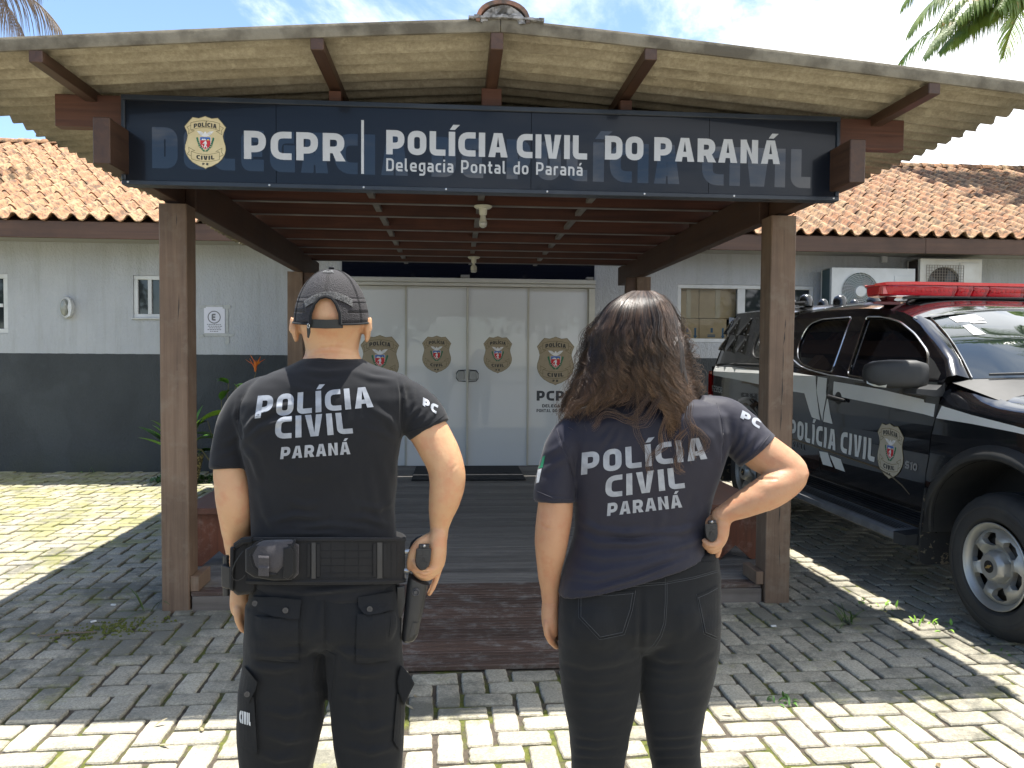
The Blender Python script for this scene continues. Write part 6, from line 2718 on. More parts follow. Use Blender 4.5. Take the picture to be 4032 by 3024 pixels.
def foldfield(V, N, folds):
    """ridges (positive) and creases (negative) along polylines drawn on the camera side"""
    px = topx(V)
    tocam = CAMP - V
    tocam /= np.linalg.norm(tocam, axis=1)[:, None]
    face = np.clip((N * tocam).sum(1) * 2.0, 0, 1)
    D = np.zeros(len(V))
    folds = [(p, a * FOLD, w) for p, a, w in folds]
    for (pts, amp, w) in folds:
        P = np.array(pts, float)
        best = np.full(len(V), 1e9)
        tt = np.zeros(len(V))
        L = len(P) - 1
        for i in range(L):
            a, b = P[i], P[i + 1]
            ab = b - a
            t = np.clip(((px - a) @ ab) / (ab @ ab), 0, 1)
            q = a + t[:, None] * ab
            d = np.hypot(*(px - q).T)
            m = d < best
            best[m] = d[m]
            tt[m] = (i + t[m]) / L
        taper = np.sin(np.pi * np.clip(tt, .03, .97)) ** .6
        D += amp * taper * (np.exp(-(best / w) ** 2) - .45 * np.exp(-((best - 1.9 * w) / w) ** 2))
    return D * face * (.8 + .45 * wnoise(V, 16, 41, 2))


def finish(name, me, mat_, parent, smooth=True):
    me.materials.clear()
    me.materials.append(mat_)
    me.polygons.foreach_set('use_smooth', [True] * len(me.polygons))
    me.name = name
    return link_mesh(name, me, parent)


class Drape:
    def __init__(s, me):
        v = [tuple(x) for x in getv(me)]
        s.b = BVHTree.FromPolygons(v, [tuple(p.vertices) for p in me.polygons])
        s.last = 2.1

    def __call__(s, px, py, off=0.0):
        d = ray(px, py)
        h = s.b.ray_cast(Vector(CAMP), Vector(d), 6.0)
        if h[0] is None:
            n = s.b.find_nearest(Vector(CAMP + d * (s.last / d[1])))
            q = np.array(n[0])
            return tuple(q - d * off)
        q = np.array(h[0])
        s.last = q[1]
        return tuple(q - d * off)

    def quadmap(s, BL, BR, TR, TL, off0=.0015):
        BL, BR, TR, TL = (np.array(a, float) for a in (BL, BR, TR, TL))
        return lambda a, b, o: s(*((BL * (1 - a) + BR * a) * (1 - b) + (TL * (1 - a) + TR * a) * b), off0 + o)


def drape_text(dr_, txt, quad, mat_, parent, w=.235, W=.68, sp=.15, off=.0016, name='lettering'):
    mb = MB()
    f = dr_.quadmap(*quad, off0=off)
    lettering(mb, txt, f, 0, 0, 1.0, w, W, sp, width=1.0, step=.055)
    return mb.build(name, mat_, parent, 'all')


def drape_patch(dr_, poly, thick, mat_, parent, name, step=7, bottom=0.0):
    """fabric piece laid on the body: top surface and a skirt"""
    mb = MB()
    fill(mb, [poly], lambda a, b, o: dr_(a, b, thick), step)
    dense = []
    for i in range(len(poly)):
        a, b = np.array(poly[i], float), np.array(poly[(i + 1) % len(poly)], float)
        k = max(1, int(np.linalg.norm(b - a) / step))
        for j in range(k):
            dense.append(a + (b - a) * j / k)
    m = len(dense)
    top = [dr_(p[0], p[1], thick) for p in dense]
    bot = [dr_(p[0], p[1], -.002) for p in dense]
    mb.add(top + bot, [(i, (i + 1) % m, (i + 1) % m + m, i + m) for i in range(m)])
    o = mb.build(name, mat_, parent, 35)
    return o


def drape_line(mb, dr_, pts, r=.0011, off=.001, step=6):
    path = []
    for i in range(len(pts) - 1):
        a, b = np.array(pts[i], float), np.array(pts[i + 1], float)
        k = max(1, int(np.linalg.norm(b - a) / step))
        for j in range(k):
            path.append(dr_(*(a + (b - a) * j / k), off))
    path.append(dr_(*pts[-1], off))
    mb.tube(path, r, 5)


# ---- cloth and skin materials
def cloth(name, c1, c2, rough=.85, weave=900, sheen=.25, bstr=.25, noise_=5.0, fold=0.0):
    t = NT(name)
    a = t.noise(t.coord((1, 1, 1), True), noise_, 5, .6)
    b = t.noise(t.coord((1, 1, 1), True), weave, 2, .5)
    lint = t.noise(t.coord((1, 1, 1), True), 330, 1, .4)
    col = t.mix(t.ramp(a, .35, .65), c1, c2)
    col = t.mix(t.math('MULTIPLY', t.ramp(b, .3, .7), .35), col, tuple(min(1, c * 2.2) for c in c2))
    nb = t.bump(b, bstr, .0012)
    if fold:
        w = t.n('ShaderNodeTexWave')
        w.inputs['Scale'].default_value = 3
        w.inputs['Distortion'].default_value = 14
        w.inputs['Detail'].default_value = 3
        t.l(t.coord((1, .5, 1.4), True, rot=(0, .5, 0)), w.inputs['Vector'])
        nb = t.bump(w.outputs['Fac'], fold, .012, nb)
    return t.set(col, rough, nb, sheen=sheen, sheenr=.5, spec=.25)


def skin(name, c1, c2, red):
    t = NT(name)
    a = t.noise(t.coord((1, 1, 1), True), 9, 5, .6)
    b = t.noise(t.coord((1, 1, 1), True), 120, 4, .65)
    c = t.noise(t.coord((1, 1, 1), True), 26, 3, .6)
    col = t.mix(t.ramp(a, .3, .7), c1, c2)
    col = t.mix(t.math('MULTIPLY', t.ramp(c, .46, .64), .42), col, red)
    fre = t.noise(t.coord((1, 1, 1), True), 210, 2, .5)
    col = t.mix(t.math('MULTIPLY', t.ramp(fre, .70, .76), .35), col, tuple(x * .45 for x in c1[:3]))
    nb = t.bump(b, .35, .002)
    nb = t.bump(t.noise(t.coord((1, 1, 1), True), 700, 2, .5), .2, .0006, nb)
    t.set(col, .48, nb, spec=.4, sss=.16)
    t.b.inputs['Subsurface Radius'].default_value = (.014, .005, .003)
    t.b.inputs['Subsurface Scale'].default_value = 1.0
    return t.m


skin_m = skin('skin_light', (.47, .270, .145), (.53, .315, .175), (.47, .185, .10))
skin_w = skin('skin_tan', (.385, .205, .112), (.44, .245, .140), (.38, .15, .08))
sh_m = cloth('black_cotton_jersey', (.0060, .0066, .0085), (.0090, .0096, .0118), .9, 1100, .10, .2)
sh_w = cloth('navy_black_jersey', (.0092, .0090, .0165), (.0125, .0122, .0210), .6, 1000, .13, .15)
pt_m = cloth('black_ripstop', (.0045, .0052, .0065), (.0070, .0078, .0095), .85, 700, .06, .3)
pt_w = cloth('black_denim', (.0055, .006, .0068), (.0100, .0108, .012), .9, 1000, .08, .35, 4)
nyl = cloth('black_nylon_webbing', (.0055, .0056, .0062), (.011, .011, .012), .75, 520, .06, .6)
nyl2 = cloth('worn_grey_nylon', (.030, .028, .031), (.048, .045, .048), .85, 420, .12, .5)
prnt = mk('shirt_print_grey', (.22, .235, .265), (.30, .32, .355), .5, 40, bstr=.1)
gunp = mk('black_polymer', (.016, .0165, .018), (.024, .0245, .026), .45, 14, bstr=.15, bscale=500)
stitch = mk('grey_stitching', (.055, .058, .062), None, .9)
btn = mk('dark_button', (.045, .045, .048), None, .4)


# hands ----------------------------------------------------------------------
def fingers(mb, specs):
    for pts in specs:
        limb(mb, pts, 12)


# ============================ THE MAN
YM = 2.12
man = thing('person', 'man in black cap, black t-shirt and cargo trousers seen from behind, hand on holstered pistol', 'person', (*P3(700, 1500, YM)[:2], 0))
# --- body (skin)
B = MB()
srings(B, [(695, 606, 738, 606, .030, .030, .0, 2), (669, 626, 765, 626, .064, .064, 0, 2.1), (653, 655, 781, 655, .086, .088, 0, 2.1), (649, 685, 786, 685, .095, .10, 0, 2.1), (650, 708, 784, 708, .090, .10, .002, 2.2),
            (655, 726, 779, 726, .078, .098, .008, 2.3), (659, 742, 775, 742, .070, .093, .012, 2.3), (661, 756, 773, 756, .066, .075, .014, 2.3), (659, 768, 775, 768, .067, .068, .014, 2.3), (650, 785, 786, 785, .070, .068, .01, 2.3), (600, 812, 850, 812, .07, .07, 0, 2.3),
            (560, 840, 880, 840, .09, .09), (545, 900, 865, 900, .10, .10), (552, 1000, 848, 1000, .10, .10), (562, 1100, 840, 1100, .095, .10), (560, 1180, 845, 1180, .10, .10), (555, 1290, 852, 1290, .10, .10), (560, 1370, 845, 1370, .10, .10)], YM)
# face: brow, nose, jaw, lips
hc = P3(717, 700, YM)
blob(B, hc + [0, .088, .035], (.052, .022, .014))
B.loft([[hc + [x, .085, z] for x, z in ((-.010, .030), (.010, .030), (.018, -.022), (-.018, -.022))], [hc + [x, .126, z] for x, z in ((-.006, -.004), (.006, -.004), (.010, -.020), (-.010, -.020))]])
blob(B, hc + [0, .094, -.045], (.026, .016, .008))
blob(B, hc + [0, .094, -.056], (.024, .016, .008))
blob(B, hc + [0, .078, -.082], (.032, .030, .020))
# ears
for s_, (ex, ey) in ((-1, (639, 710)), (1, (794, 711))):
    c = P3(ex, ey, YM + .004)
    A = MB()
    for (dx, dy, dz, r) in ((0, 0, 0, (.0095, .022, .034)), (s_ * .006, -.008, .012, (.006, .014, .020)), (s_ * .010, -.014, .020, (.0048, .006, .014)), (s_ * .0105, -.017, .004, (.0048, .005, .018)), (-s_ * .0015, -.004, -.026, (.0065, .010, .012))):
        blob(B, c + [dx, dy, dz], r)
# left arm hanging
limb(B, [(548, 890, YM, .044), (511, 945, YM, .044), (500, 1005, YM - .006, .0450), (502, 1040, YM - .012, .0475), (505, 1065, YM - .015, .0480), (509, 1105, YM - .01, .0460), (512, 1150, YM + .02, .0400), (516, 1200, YM + .045, .033), (519, 1245, YM + .055, .0275), (520, 1275, YM + .055, .0265)], 24)
# left hand
limb(B, [(520, 1262, YM + .055, .026), (519, 1290, YM + .05, .028), (521, 1315, YM + .05, .027), (525, 1330, YM + .05, .020)], 20)
fingers(B, [[(514, 1315, YM + .025, .0105), (514, 1335, YM + .022, .0100), (519, 1350, YM + .03, .0092), (525, 1361, YM + .035, .0085)],
            [(519, 1318, YM + .042, .0105), (520, 1340, YM + .04, .0100), (525, 1354, YM + .045, .0092), (530, 1365, YM + .05, .0080)],
            [(524, 1320, YM + .062, .0105), (526, 1342, YM + .062, .0098), (531, 1356, YM + .064, .0088)],
            [(529, 1318, YM + .080, .0095), (532, 1336, YM + .080, .0085), (536, 1348, YM + .082, .0078)],
            [(527, 1292, YM + .085, .011), (535, 1312, YM + .10, .0105), (538, 1330, YM + .10, .0090)]])
# right arm, akimbo
limb(B, [(880, 885, YM, .050), (905, 910, YM - .01, .052), (930, 938, YM - .02, .0545), (950, 975, YM - .03, .0530), (964, 1012, YM - .035, .0510), (966, 1045, YM - .035, .0490), (960, 1080, YM - .03, .0440), (953, 1115, YM - .02, .0340), (949, 1143, YM - .015, .0262), (948, 1162, YM - .015, .0245)], 26)
blob(B, P3(972, 1022, YM - .062), (.026, .022, .030))
blob(B, P3(918, 1196, YM - .01), (.024, .020, .034))
YH = YM - .03
# right hand round the grip: back of the hand, curled fingers, index along the holster, thumb
limb(B, [(947, 1155, YH, .0245), (944, 1175, YH, .0270), (942, 1195, YH, .0285), (941, 1215, YH, .0260), (938, 1228, YH, .0200)], 20)
limb(B, [(930, 1165, YH + .02, .021), (915, 1180, YH + .03, .019), (908, 1200, YH + .035, .017)], 16)
fingers(B, [[(925, 1164, YH + .005, .0160), (908, 1176, YH + .0, .0170), (895, 1194, YH - .0, .0160), (888, 1212, YH + .0, .0135), (886, 1226, YH + .005, .0110)],
            [(950, 1212, YH - .005, .0125), (936, 1228, YH - .018, .0115), (917, 1232, YH - .022, .0108), (901, 1222, YH - .018, .0100), (892, 1210, YH - .006, .0095)],
            [(948, 1222, YH + .005, .0120), (932, 1238, YH - .008, .0112), (912, 1241, YH - .012, .0108), (896, 1230, YH - .008, .0100), (887, 1222, YH + .004, .0092)],
            [(944, 1230, YH + .018, .0115), (928, 1246, YH + .008, .0108), (911, 1247, YH + .006, .0100), (898, 1238, YH + .01, .0092)],
            [(950, 1222, YH + .03, .0118), (944, 1244, YH + .03, .0105), (936, 1266, YH + .03, .0092), (927, 1283, YH + .03, .0075)]])
# legs under the trousers down to the shoes
for (xa, xb) in ((618, 610), (790, 792)):
    limb(B, [(xa, 1380, YM, .07), (xb, 1500, YM, .062), (xb, 1640, YM, .05)], 16)
bm_ = remesh(B, .0042, 5, .5)
V = getv(bm_)
N = getn(bm_)
px = topx(V)
# creases at the neck and wrist
F = [([(672, 768), (700, 763), (735, 764), (765, 770)], -.0022, 2.6), ([(690, 752), (715, 749), (748, 752)], -.0012, 2.4), ([(925, 1160), (940, 1168), (962, 1173)], -.0016, 2.0), ([(893, 1192), (900, 1200)], -.001, 2), ([(905, 1243), (925, 1246)], -.002, 1.8),
     ([(897, 1232), (915, 1236), (935, 1235)], -.0026, 1.6), ([(511, 1326), (525, 1330)], -.001, 2), ([(985, 1005), (975, 1015), (970, 1030)], -.0012, 3), ([(476, 1096), (490, 1100)], -.001, 2), ([(940, 950), (950, 1000), (945, 1040)], .002, 12)]
V = V + N * (foldfield(V, N, F) + .0012 * wnoise(V, 22, 4, 3))[:, None]
setv(bm_, V)
man_body = finish('body', bm_, skin_m, man)
# eyes
for s_ in (-1, 1):
    e = MB()
    blob(e, hc + [s_ * .032, .086, .012], (.012, .012, .010), 12)
    e.build('eye', mk('eyeball', (.6, .6, .58), None, .2), man, True)
# stubble
# --- shirt
T = MB()
srings(T, [(664, 771, 772, 771, .066, .07, .012, 2.3), (652, 778, 786, 778, .072, .075, .010, 2.4), (625, 790, 812, 790, .080, .08, .005, 2.4), (592, 803, 848, 801, .090, .085, 0, 2.5), (562, 818, 878, 812, .098, .09, 0, 2.6), (541, 835, 896, 830, .107, .10, -.002, 2.6),
            (525, 865, 898, 858, .118, .108, -.004, 2.6), (517, 910, 886, 905, .124, .115, -.006, 2.7), (520, 953, 867, 950, .124, .118, -.004, 2.7), (532, 1000, 859, 995, .120, .118, 0, 2.7), (540, 1053, 857, 1045, .114, .118, .004, 2.7), (545, 1106, 852, 1100, .110, .12, .006, 2.7),
            (547, 1150, 855, 1148, .113, .125, .004, 2.7), (545, 1200, 859, 1200, .116, .127, .004, 2.7), (546, 1250, 859, 1250, .118, .127, .004, 2.7), (550, 1284, 852, 1270, .119, .127, .004, 2.7)], YM, 56)
limb(T, [(605, 846, YM, .050), (560, 864, YM, .058), (526, 902, YM, .060), (508, 948, YM, .0570), (500, 985, YM - .003, .0540), (498, 1013, YM - .008, .0545)], 28, caps=False)
limb(T, [(810, 846, YM, .052), (858, 862, YM, .064), (893, 884, YM - .005, .067), (914, 906, YM - .012, .066), (928, 930, YM - .018, .0620)], 28, caps=False)
tm = remesh(T, .0048, 7, .5)
V = getv(tm)
N = getn(tm)
F = [([(524, 940), (548, 905), (590, 882), (640, 872)], .0042, 6), ([(522, 955), (560, 925), (610, 908), (670, 905)], .0034, 7), ([(523, 968), (545, 990), (560, 1040)], .003, 7), ([(515, 930), (508, 900), (520, 870)], .003, 6), ([(520, 860), (514, 900), (524, 945)], -.0035, 3.5),
     ([(862, 945), (840, 905), (800, 880)], .0036, 7), ([(860, 955), (825, 935), (780, 925)], .003, 7), ([(867, 940), (880, 900), (876, 850)], .0035, 5), ([(872, 945), (868, 900), (868, 850), (862, 818)], -.0032, 3.0),
     ([(880, 905), (905, 880), (912, 850)], .0032, 5), ([(884, 920), (915, 895), (928, 868)], .0030, 5), ([(888, 932), (920, 910), (944, 885)], .0028, 5), ([(878, 890), (893, 865), (893, 838)], .003, 5), ([(887, 938), (930, 926), (958, 900)], -.0016, 2.5),
     ([(590, 812), (650, 840), (720, 850)], .0022, 9), ([(760, 800), (800, 815), (850, 820)], .003, 6), ([(775, 790), (820, 800), (862, 806)], .0028, 5), ([(655, 800), (700, 806), (750, 800)], .0025, 6), ([(640, 815), (690, 826), (730, 824)], .002, 7),
     ([(700, 870), (705, 940), (715, 1010)], .0018, 12), ([(600, 1010), (660, 1030), (720, 1020)], .0018, 9), ([(820, 990), (835, 1040), (845, 1100)], .003, 8), ([(795, 1010), (805, 1070), (825, 1130)], .0026, 8), ([(560, 1060), (575, 1110), (600, 1150)], .003, 8),
     ([(580, 1128), (640, 1112), (700, 1120)], .004, 6), ([(640, 1142), (710, 1134), (790, 1140)], .0045, 6), ([(600, 1152), (680, 1152), (740, 1150)], .004, 5), ([(720, 1118), (790, 1118), (840, 1135)], .0035, 6), ([(770, 1090), (820, 1098), (850, 1085)], .003, 6),
     ([(475, 960), (500, 950), (520, 930)], .0022, 5), ([(470, 985), (500, 975), (525, 965)], .002, 5), ([(462, 1003), (498, 1012), (536, 1010)], -.0012, 1.8), ([(560, 1268), (650, 1282), (740, 1272), (850, 1262)], .004, 5), ([(600, 1262), (700, 1268), (800, 1262)], -.003, 4),
     ([(640, 960), (690, 990), (700, 1040)], .0016, 10), ([(740, 1040), (760, 1080), (770, 1110)], .002, 8), ([(620, 1080), (660, 1095), (690, 1085)], .002, 7)]
D = foldfield(V, N, F) + .0026 * wnoise(V, 9, 1, 3) * np.clip(1, 0, 1) + .0009 * wnoise(V * [1, 1, .6], 30, 2, 3)
V = V + N * D[:, None]
setv(tm, V)
man_shirt = finish('t_shirt', tm, sh_m, man)
dM = Drape(tm)
drape_text(dM, 'POLÍCIA', ((550, 904), (807, 879), (800, 835), (557, 855)), prnt, man_shirt)
drape_text(dM, 'CIVIL', ((593, 949), (763, 936), (756, 890), (596, 901)), prnt, man_shirt)
drape_text(dM, 'PARANÁ', ((605, 992), (757, 981), (755, 954), (608, 966)), prnt, man_shirt, .25, .74, .16)
drape_text(dM, 'PC', ((913, 875), (942, 894), (947, 876), (914, 858)), prnt, man_shirt, .28, .7, .15)
sm = MB()
drape_line(sm, dM, [(458, 1001), (498, 1011), (536, 1011)], .0009)
drape_line(sm, dM, [(884, 934), (930, 918), (962, 895)], .0009)
drape_line(sm, dM, [(528, 850), (513, 890), (513, 925), (522, 950)], .0012, -.0002)
drape_line(sm, dM, [(880, 815), (872, 860), (870, 905), (864, 945)], .0012, -.0002)
drape_line(sm, dM, [(664, 780), (716, 783), (772, 780)], .001, -.0003)
sm.build('seam', sh_m, man_shirt, True)

# --- trousers
T = MB()
srings(T, [(548, 1240, 857, 1240, .112, .12, .004, 2.6), (544, 1262, 860, 1262, .116, .122, .004, 2.6), (541, 1290, 864, 1288, .122, .122, 0, 2.6), (535, 1325, 866, 1325, .128, .12, -.004, 2.6), (532, 1352, 866, 1352, .124, .12, -.004, 2.6), (540, 1374, 858, 1374, .104, .10, 0, 2.6), (570, 1392, 830, 1392, .07, .07, 0, 2.4), (620, 1400, 780, 1400, .03, .03, 0, 2.2)], YM, 56)
srings(T, [(532, 1300, 704, 1300, .105, .10, 0), (531, 1350, 705, 1350, .122, .11, -.004), (529, 1400, 704, 1400, .120, .11, 0), (526, 1440, 704, 1440, .108, .108), (518, 1486, 705, 1486, .105, .105), (515, 1556, 700, 1556, .100, .10), (517, 1606, 688, 1606, .092, .095), (522, 1659, 677, 1659, .086, .09),
            (525, 1760, 668, 1760, .080, .085), (535, 1880, 660, 1880, .074, .08), (545, 1985, 650, 1985, .07, .075)], YM, 40)
srings(T, [(703, 1300, 865, 1300, .105, .10, 0), (702, 1350, 867, 1350, .122, .11, -.004), (703, 1400, 868, 1400, .120, .11, 0), (705, 1440, 871, 1440, .108, .108), (709, 1486, 876, 1486, .105, .105), (715, 1540, 874, 1540, .100, .10), (721, 1606, 872, 1606, .092, .095), (731, 1659, 870, 1659, .086, .09),
            (738, 1760, 866, 1760, .080, .085), (745, 1880, 858, 1880, .074, .08), (752, 1985, 848, 1985, .07, .075)], YM, 40)
for cx_ in (618, 786):
    blob(T, P3(cx_, 1350, YM - .070), (.088, .062, .078))
pm_ = remesh(T, .0055, 7, .5)
V = getv(pm_)
N = getn(pm_)
F = [([(703, 1300), (702, 1350), (703, 1404)], -.006, 5), ([(703, 1404), (680, 1425), (675, 1470), (690, 1540)], .003, 6), ([(703, 1404), (727, 1420), (722, 1470), (716, 1530)], .003, 6), ([(700, 1390), (660, 1410), (600, 1420), (545, 1410)], .0045, 8),
     ([(708, 1392), (750, 1412), (810, 1420), (862, 1410)], .0045, 8), ([(545, 1440), (600, 1448), (660, 1440)], .004, 8), ([(730, 1450), (800, 1455), (860, 1440)], .004, 8), ([(600, 1480), (650, 1500), (695, 1490)], .0035, 8), ([(730, 1500), (790, 1510), (850, 1495)], .0035, 8),
     ([(560, 1530), (620, 1545), (680, 1530)], .004, 8), ([(740, 1560), (800, 1575), (850, 1560)], .004, 8), ([(560, 1580), (620, 1600), (675, 1590)], .004, 8), ([(740, 1610), (800, 1625), (860, 1610)], .004, 8), ([(550, 1625), (600, 1640), (660, 1630)], .004, 8),
     ([(700, 1300), (690, 1350), (670, 1400)], .003, 9), ([(712, 1300), (725, 1350), (745, 1400)], .003, 9), ([(640, 1440), (650, 1520), (640, 1600)], .003, 10), ([(780, 1440), (770, 1520), (790, 1600)], .003, 10), ([(690, 1270), (720, 1264), (745, 1268)], .004, 5), ([(720, 1276), (770, 1272), (820, 1276)], .003, 5)]
D = foldfield(V, N, F) + .0035 * wnoise(V, 8, 11, 3) + .001 * wnoise(V * [1, 1, .7], 26, 12, 3)
V = V + N * D[:, None]
setv(pm_, V)
man_tr = finish('trousers', pm_, pt_m, man)
dT = Drape(pm_)
# back pockets, flaps, buttons, cargo pockets
drape_patch(dT, [(551, 1330), (644, 1336), (645, 1432), (600, 1430), (556, 1425)], .004, pt_m, man_tr, 'back_pocket')
drape_patch(dT, [(546, 1288), (600, 1290), (651, 1296), (646, 1337), (628, 1338), (590, 1332), (560, 1322), (546, 1310)], .010, pt_m, man_tr, 'pocket_flap')
drape_patch(dT, [(772, 1326), (838, 1322), (842, 1428), (800, 1434), (768, 1432)], .004, pt_m, man_tr, 'back_pocket')
drape_patch(dT, [(773, 1290), (800, 1286), (850, 1276), (852, 1318), (820, 1325), (797, 1329), (785, 1325), (774, 1310)], .010, pt_m, man_tr, 'pocket_flap')
drape_patch(dT, [(519, 1500), (548, 1506), (552, 1560), (556, 1625), (548, 1632), (520, 1612)], .012, pt_m, man_tr, 'cargo_pocket')
drape_patch(dT, [(528, 1440), (556, 1474), (552, 1490), (537, 1519), (524, 1508), (518, 1490)], .018, pt_m, man_tr, 'pocket_flap')
drape_patch(dT, [(858, 1500), (872, 1500), (872, 1600), (862, 1620), (850, 1600)], .010, pt_m, man_tr, 'cargo_pocket')
fl_ = MB()
c0 = P3(866, 1440, YM - .02)
for i in range(1):
    rg = []
    for (pts) in ([(864, 1436), (872, 1440), (874, 1500), (862, 1520), (856, 1500)], [(868, 1437), (886, 1460), (896, 1478), (884, 1502), (862, 1500)]):
        rg.append(pts)
    A_ = [P3(a, b, YM - .075) for a, b in [(866, 1436), (886, 1458), (896, 1477), (888, 1492), (873, 1524), (860, 1492), (858, 1470)]]
    B_ = [P3(a, b, YM - .0) for a, b in [(866, 1436), (886, 1458), (896, 1477), (888, 1492), (873, 1524), (860, 1492), (858, 1470)]]
    fl_.loft([A_, B_])
fo = fl_.build('pocket_flap', pt_m, man_tr, 30, bevel=.004)
bt = MB()
for (a, b) in ((551, 1303), (617, 1318), (799, 1315), (534, 1499)):
    q = np.array(dT(a, b, .012 if b < 1400 else .020))
    bt = MB()
    bt.lathe([(.001, -.001), (.0072, -.001), (.0076, -.003), (.0055, -.0032), (.0050, -.0024), (.001, -.0024)], tuple(q), 1, 16)
    bo = bt.build('button', btn, man_tr, 40)
    hl = MB()
    for (i, j) in ((-1, -1), (1, -1), (-1, 1), (1, 1)):
        hl.lathe([(.0008, -.0030), (.0008, -.0020)], tuple(q + [i * .0016, -.0006, j * .0016]), 1, 6)
    hl.build('thread', blk, bo)
q = np.array(P3(873, 1490, YM - .078))
sm = MB()
for L_ in ([(702, 1270), (702, 1320), (701, 1365), (703, 1404)], [(703, 1404), (682, 1420), (676, 1450), (686, 1500), (697, 1560)], [(703, 1404), (726, 1416), (722, 1450), (714, 1520)], [(651, 1300), (652, 1360), (648, 1432)], [(768, 1330), (766, 1380), (766, 1434)],
           [(556, 1480), (553, 1540), (558, 1632)], [(580, 1338), (578, 1380), (590, 1426)], [(845, 1330), (840, 1380), (836, 1424)]):
    drape_line(sm, dT, L_, .0010, .0006)
sm.build('seam', pt_m, man_tr, True)
drape_text(dT, 'CIVIL', ((517, 1561), (541, 1568), (541, 1541), (517, 1534)), mk('trouser_print', (.5, .52, .54), None, .6), man_tr, .3, .55, .12, off=.0155)
# shoes
for (xa) in (598, 800):
    c = P3(xa, 1960, YM)
    sh = MB()
    for (dy, hw, z1) in ((-.09, .035, .06), (-.06, .045, .11), (0, .048, .12), (.07, .05, .08), (.14, .05, .06), (.19, .035, .04)):
        pass
    rings = []
    for (dy, hw, z1) in ((-.10, .025, .05), (-.085, .040, .10), (-.03, .046, .14), (.05, .048, .11), (.11, .050, .07), (.17, .046, .055), (.205, .025, .035)):
        rings.append([(c[0] + hw * cos(a), c[1] + dy, max(0.004, z1 / 2 + z1 / 2 * sin(a))) for a in [2 * pi * k / 16 for k in range(16)]])
    sh.loft(rings)
    sh.build('boot', gunp, man, True)

# --- duty belt and what hangs from it
belt = bpy.data.objects
bl_ = MB()


def beltring(py, grow, xl=541, xr=863, tilt=0.0):
    L = P3(xl, py, YM + .004)
    R = P3(xr, py + tilt, YM + .004)
    c = (L + R) / 2
    h = (R - L) / 2
    ring = []
    lx = np.linalg.norm(h)
    for k in range(64):
        a = 2 * pi * k / 64
        e = 2 / 2.7
        x = abs(cos(a)) ** e * (1 if cos(a) >= 0 else -1)
        y = abs(sin(a)) ** e * (1 if sin(a) >= 0 else -1)
        ring.append(c + h * x * (1 + grow / lx) + np.array([0, (.120 + grow) * y, -.034 * min(0, y)]))
    return ring


bl_.loft([beltring(1166, .004), beltring(1163, .010), beltring(1163.5, .016), beltring(1168, .018), beltring(1172, .014), beltring(1210, .016), beltring(1248, .014), beltring(1252, .018), beltring(1257, .017), beltring(1259, .010), beltring(1255, .004)])
bo_ = bl_.build('duty_belt', nyl, man, 40)
dB = Drape(bo_.data)
for (x0, x1) in ((664, 670), (684, 691), (806, 812), (828, 835)):
    drape_patch(dB, [(x0, 1175), (x1, 1175), (x1, 1246), (x0, 1246)], .0035, nyl, bo_, 'belt_keeper')
for (x0, x1) in ((671, 683), (813, 827)):
    drape_patch(dB, [(x0 + 2, 1172), (x1 - 1, 1172), (x1 - 1, 1250), (x0 + 2, 1250)], .002, gunp, bo_, 'belt_keeper')
sm = MB()
for y_ in (1190, 1206, 1222, 1238):
    drape_line(sm, dB, [(692, y_), (750, y_), (805, y_)], .0006, .0006)
for x_ in (715, 745, 775, 845, 857):
    drape_line(sm, dB, [(x_, 1175), (x_, 1246)], .0006, .0006)
for y_ in (1170.5, 1249.5):
    drape_line(sm, dB, [(645, y_), (750, y_), (862, y_)], .0009, .0012)
sm.build('stitching', nyl, bo_, True)


def pouch(name, poly, yb, depth, mat_, parent, bev=.006, infl=0.0):
    """box-like pouch: outline in photo pixels on the plane yb, standing out towards the camera by depth"""
    mb = MB()
    c = np.mean(np.array(poly, float), axis=0)
    rings = []
    for (f, s_) in ((0.0, .96), (.25, 1.0), (.75, 1.0), (.95, .97), (1.0, .90)):
        rings.append([P3(c[0] + (a - c[0]) * s_, c[1] + (b - c[1]) * s_, yb - depth * f) for a, b in poly])
    mb.loft(rings)
    o = mb.build(name, mat_, parent, 30, bevel=bev, seg=3)
    return o


YB = YM - .125
p1 = thing('belt_pouch', 'worn flap pouch on the back left of the man\'s duty belt', 'pouch', tuple(P3(585, 1250, YB)))
po1 = pouch('pouch_body', [(530, 1186), (545, 1178), (600, 1172), (632, 1174), (641, 1190), (641, 1238), (630, 1253), (590, 1254), (548, 1247), (530, 1235)], YB + .02, .052, nyl, p1)
fp = MB()
sx_ = []
prof = [(1163, YB + .02), (1165, YB - .012), (1169, YB - .028), (1178, YB - .037), (1200, YB - .041), (1222, YB - .040), (1240, YB - .038)]
outl = {1163: (572, 632), 1165: (566, 636), 1169: (556, 637), 1178: (545, 634), 1200: (541, 626), 1222: (547, 618), 1240: (565, 600)}
rings = []
for (py_, yy_) in prof:
    a, b = outl[py_]
    dy = (b - a)
    rings.append([P3(a + dy * k / 10, py_ + (3 if py_ < 1180 else 0) * (1 - k / 10), yy_ + .012 * abs(k / 5 - 1) ** 3) for k in range(11)])
fp.loft(rings, False, False)
fpo = fp.build('pouch_flap', nyl2, p1, True)
so = fpo.modifiers.new('thick', 'SOLIDIFY')
so.thickness = .003
ed = MB()
for sgn in (0, 10):
    ed.tube([np.array(r[sgn]) + [0, -.002, 0] for r in rings], .0034, 6)
ed.tube([np.array(q) + [0, -.002, 0] for q in rings[-1]], .0030, 6)
ed.build('piping', nyl, fpo, True)
tb = MB()
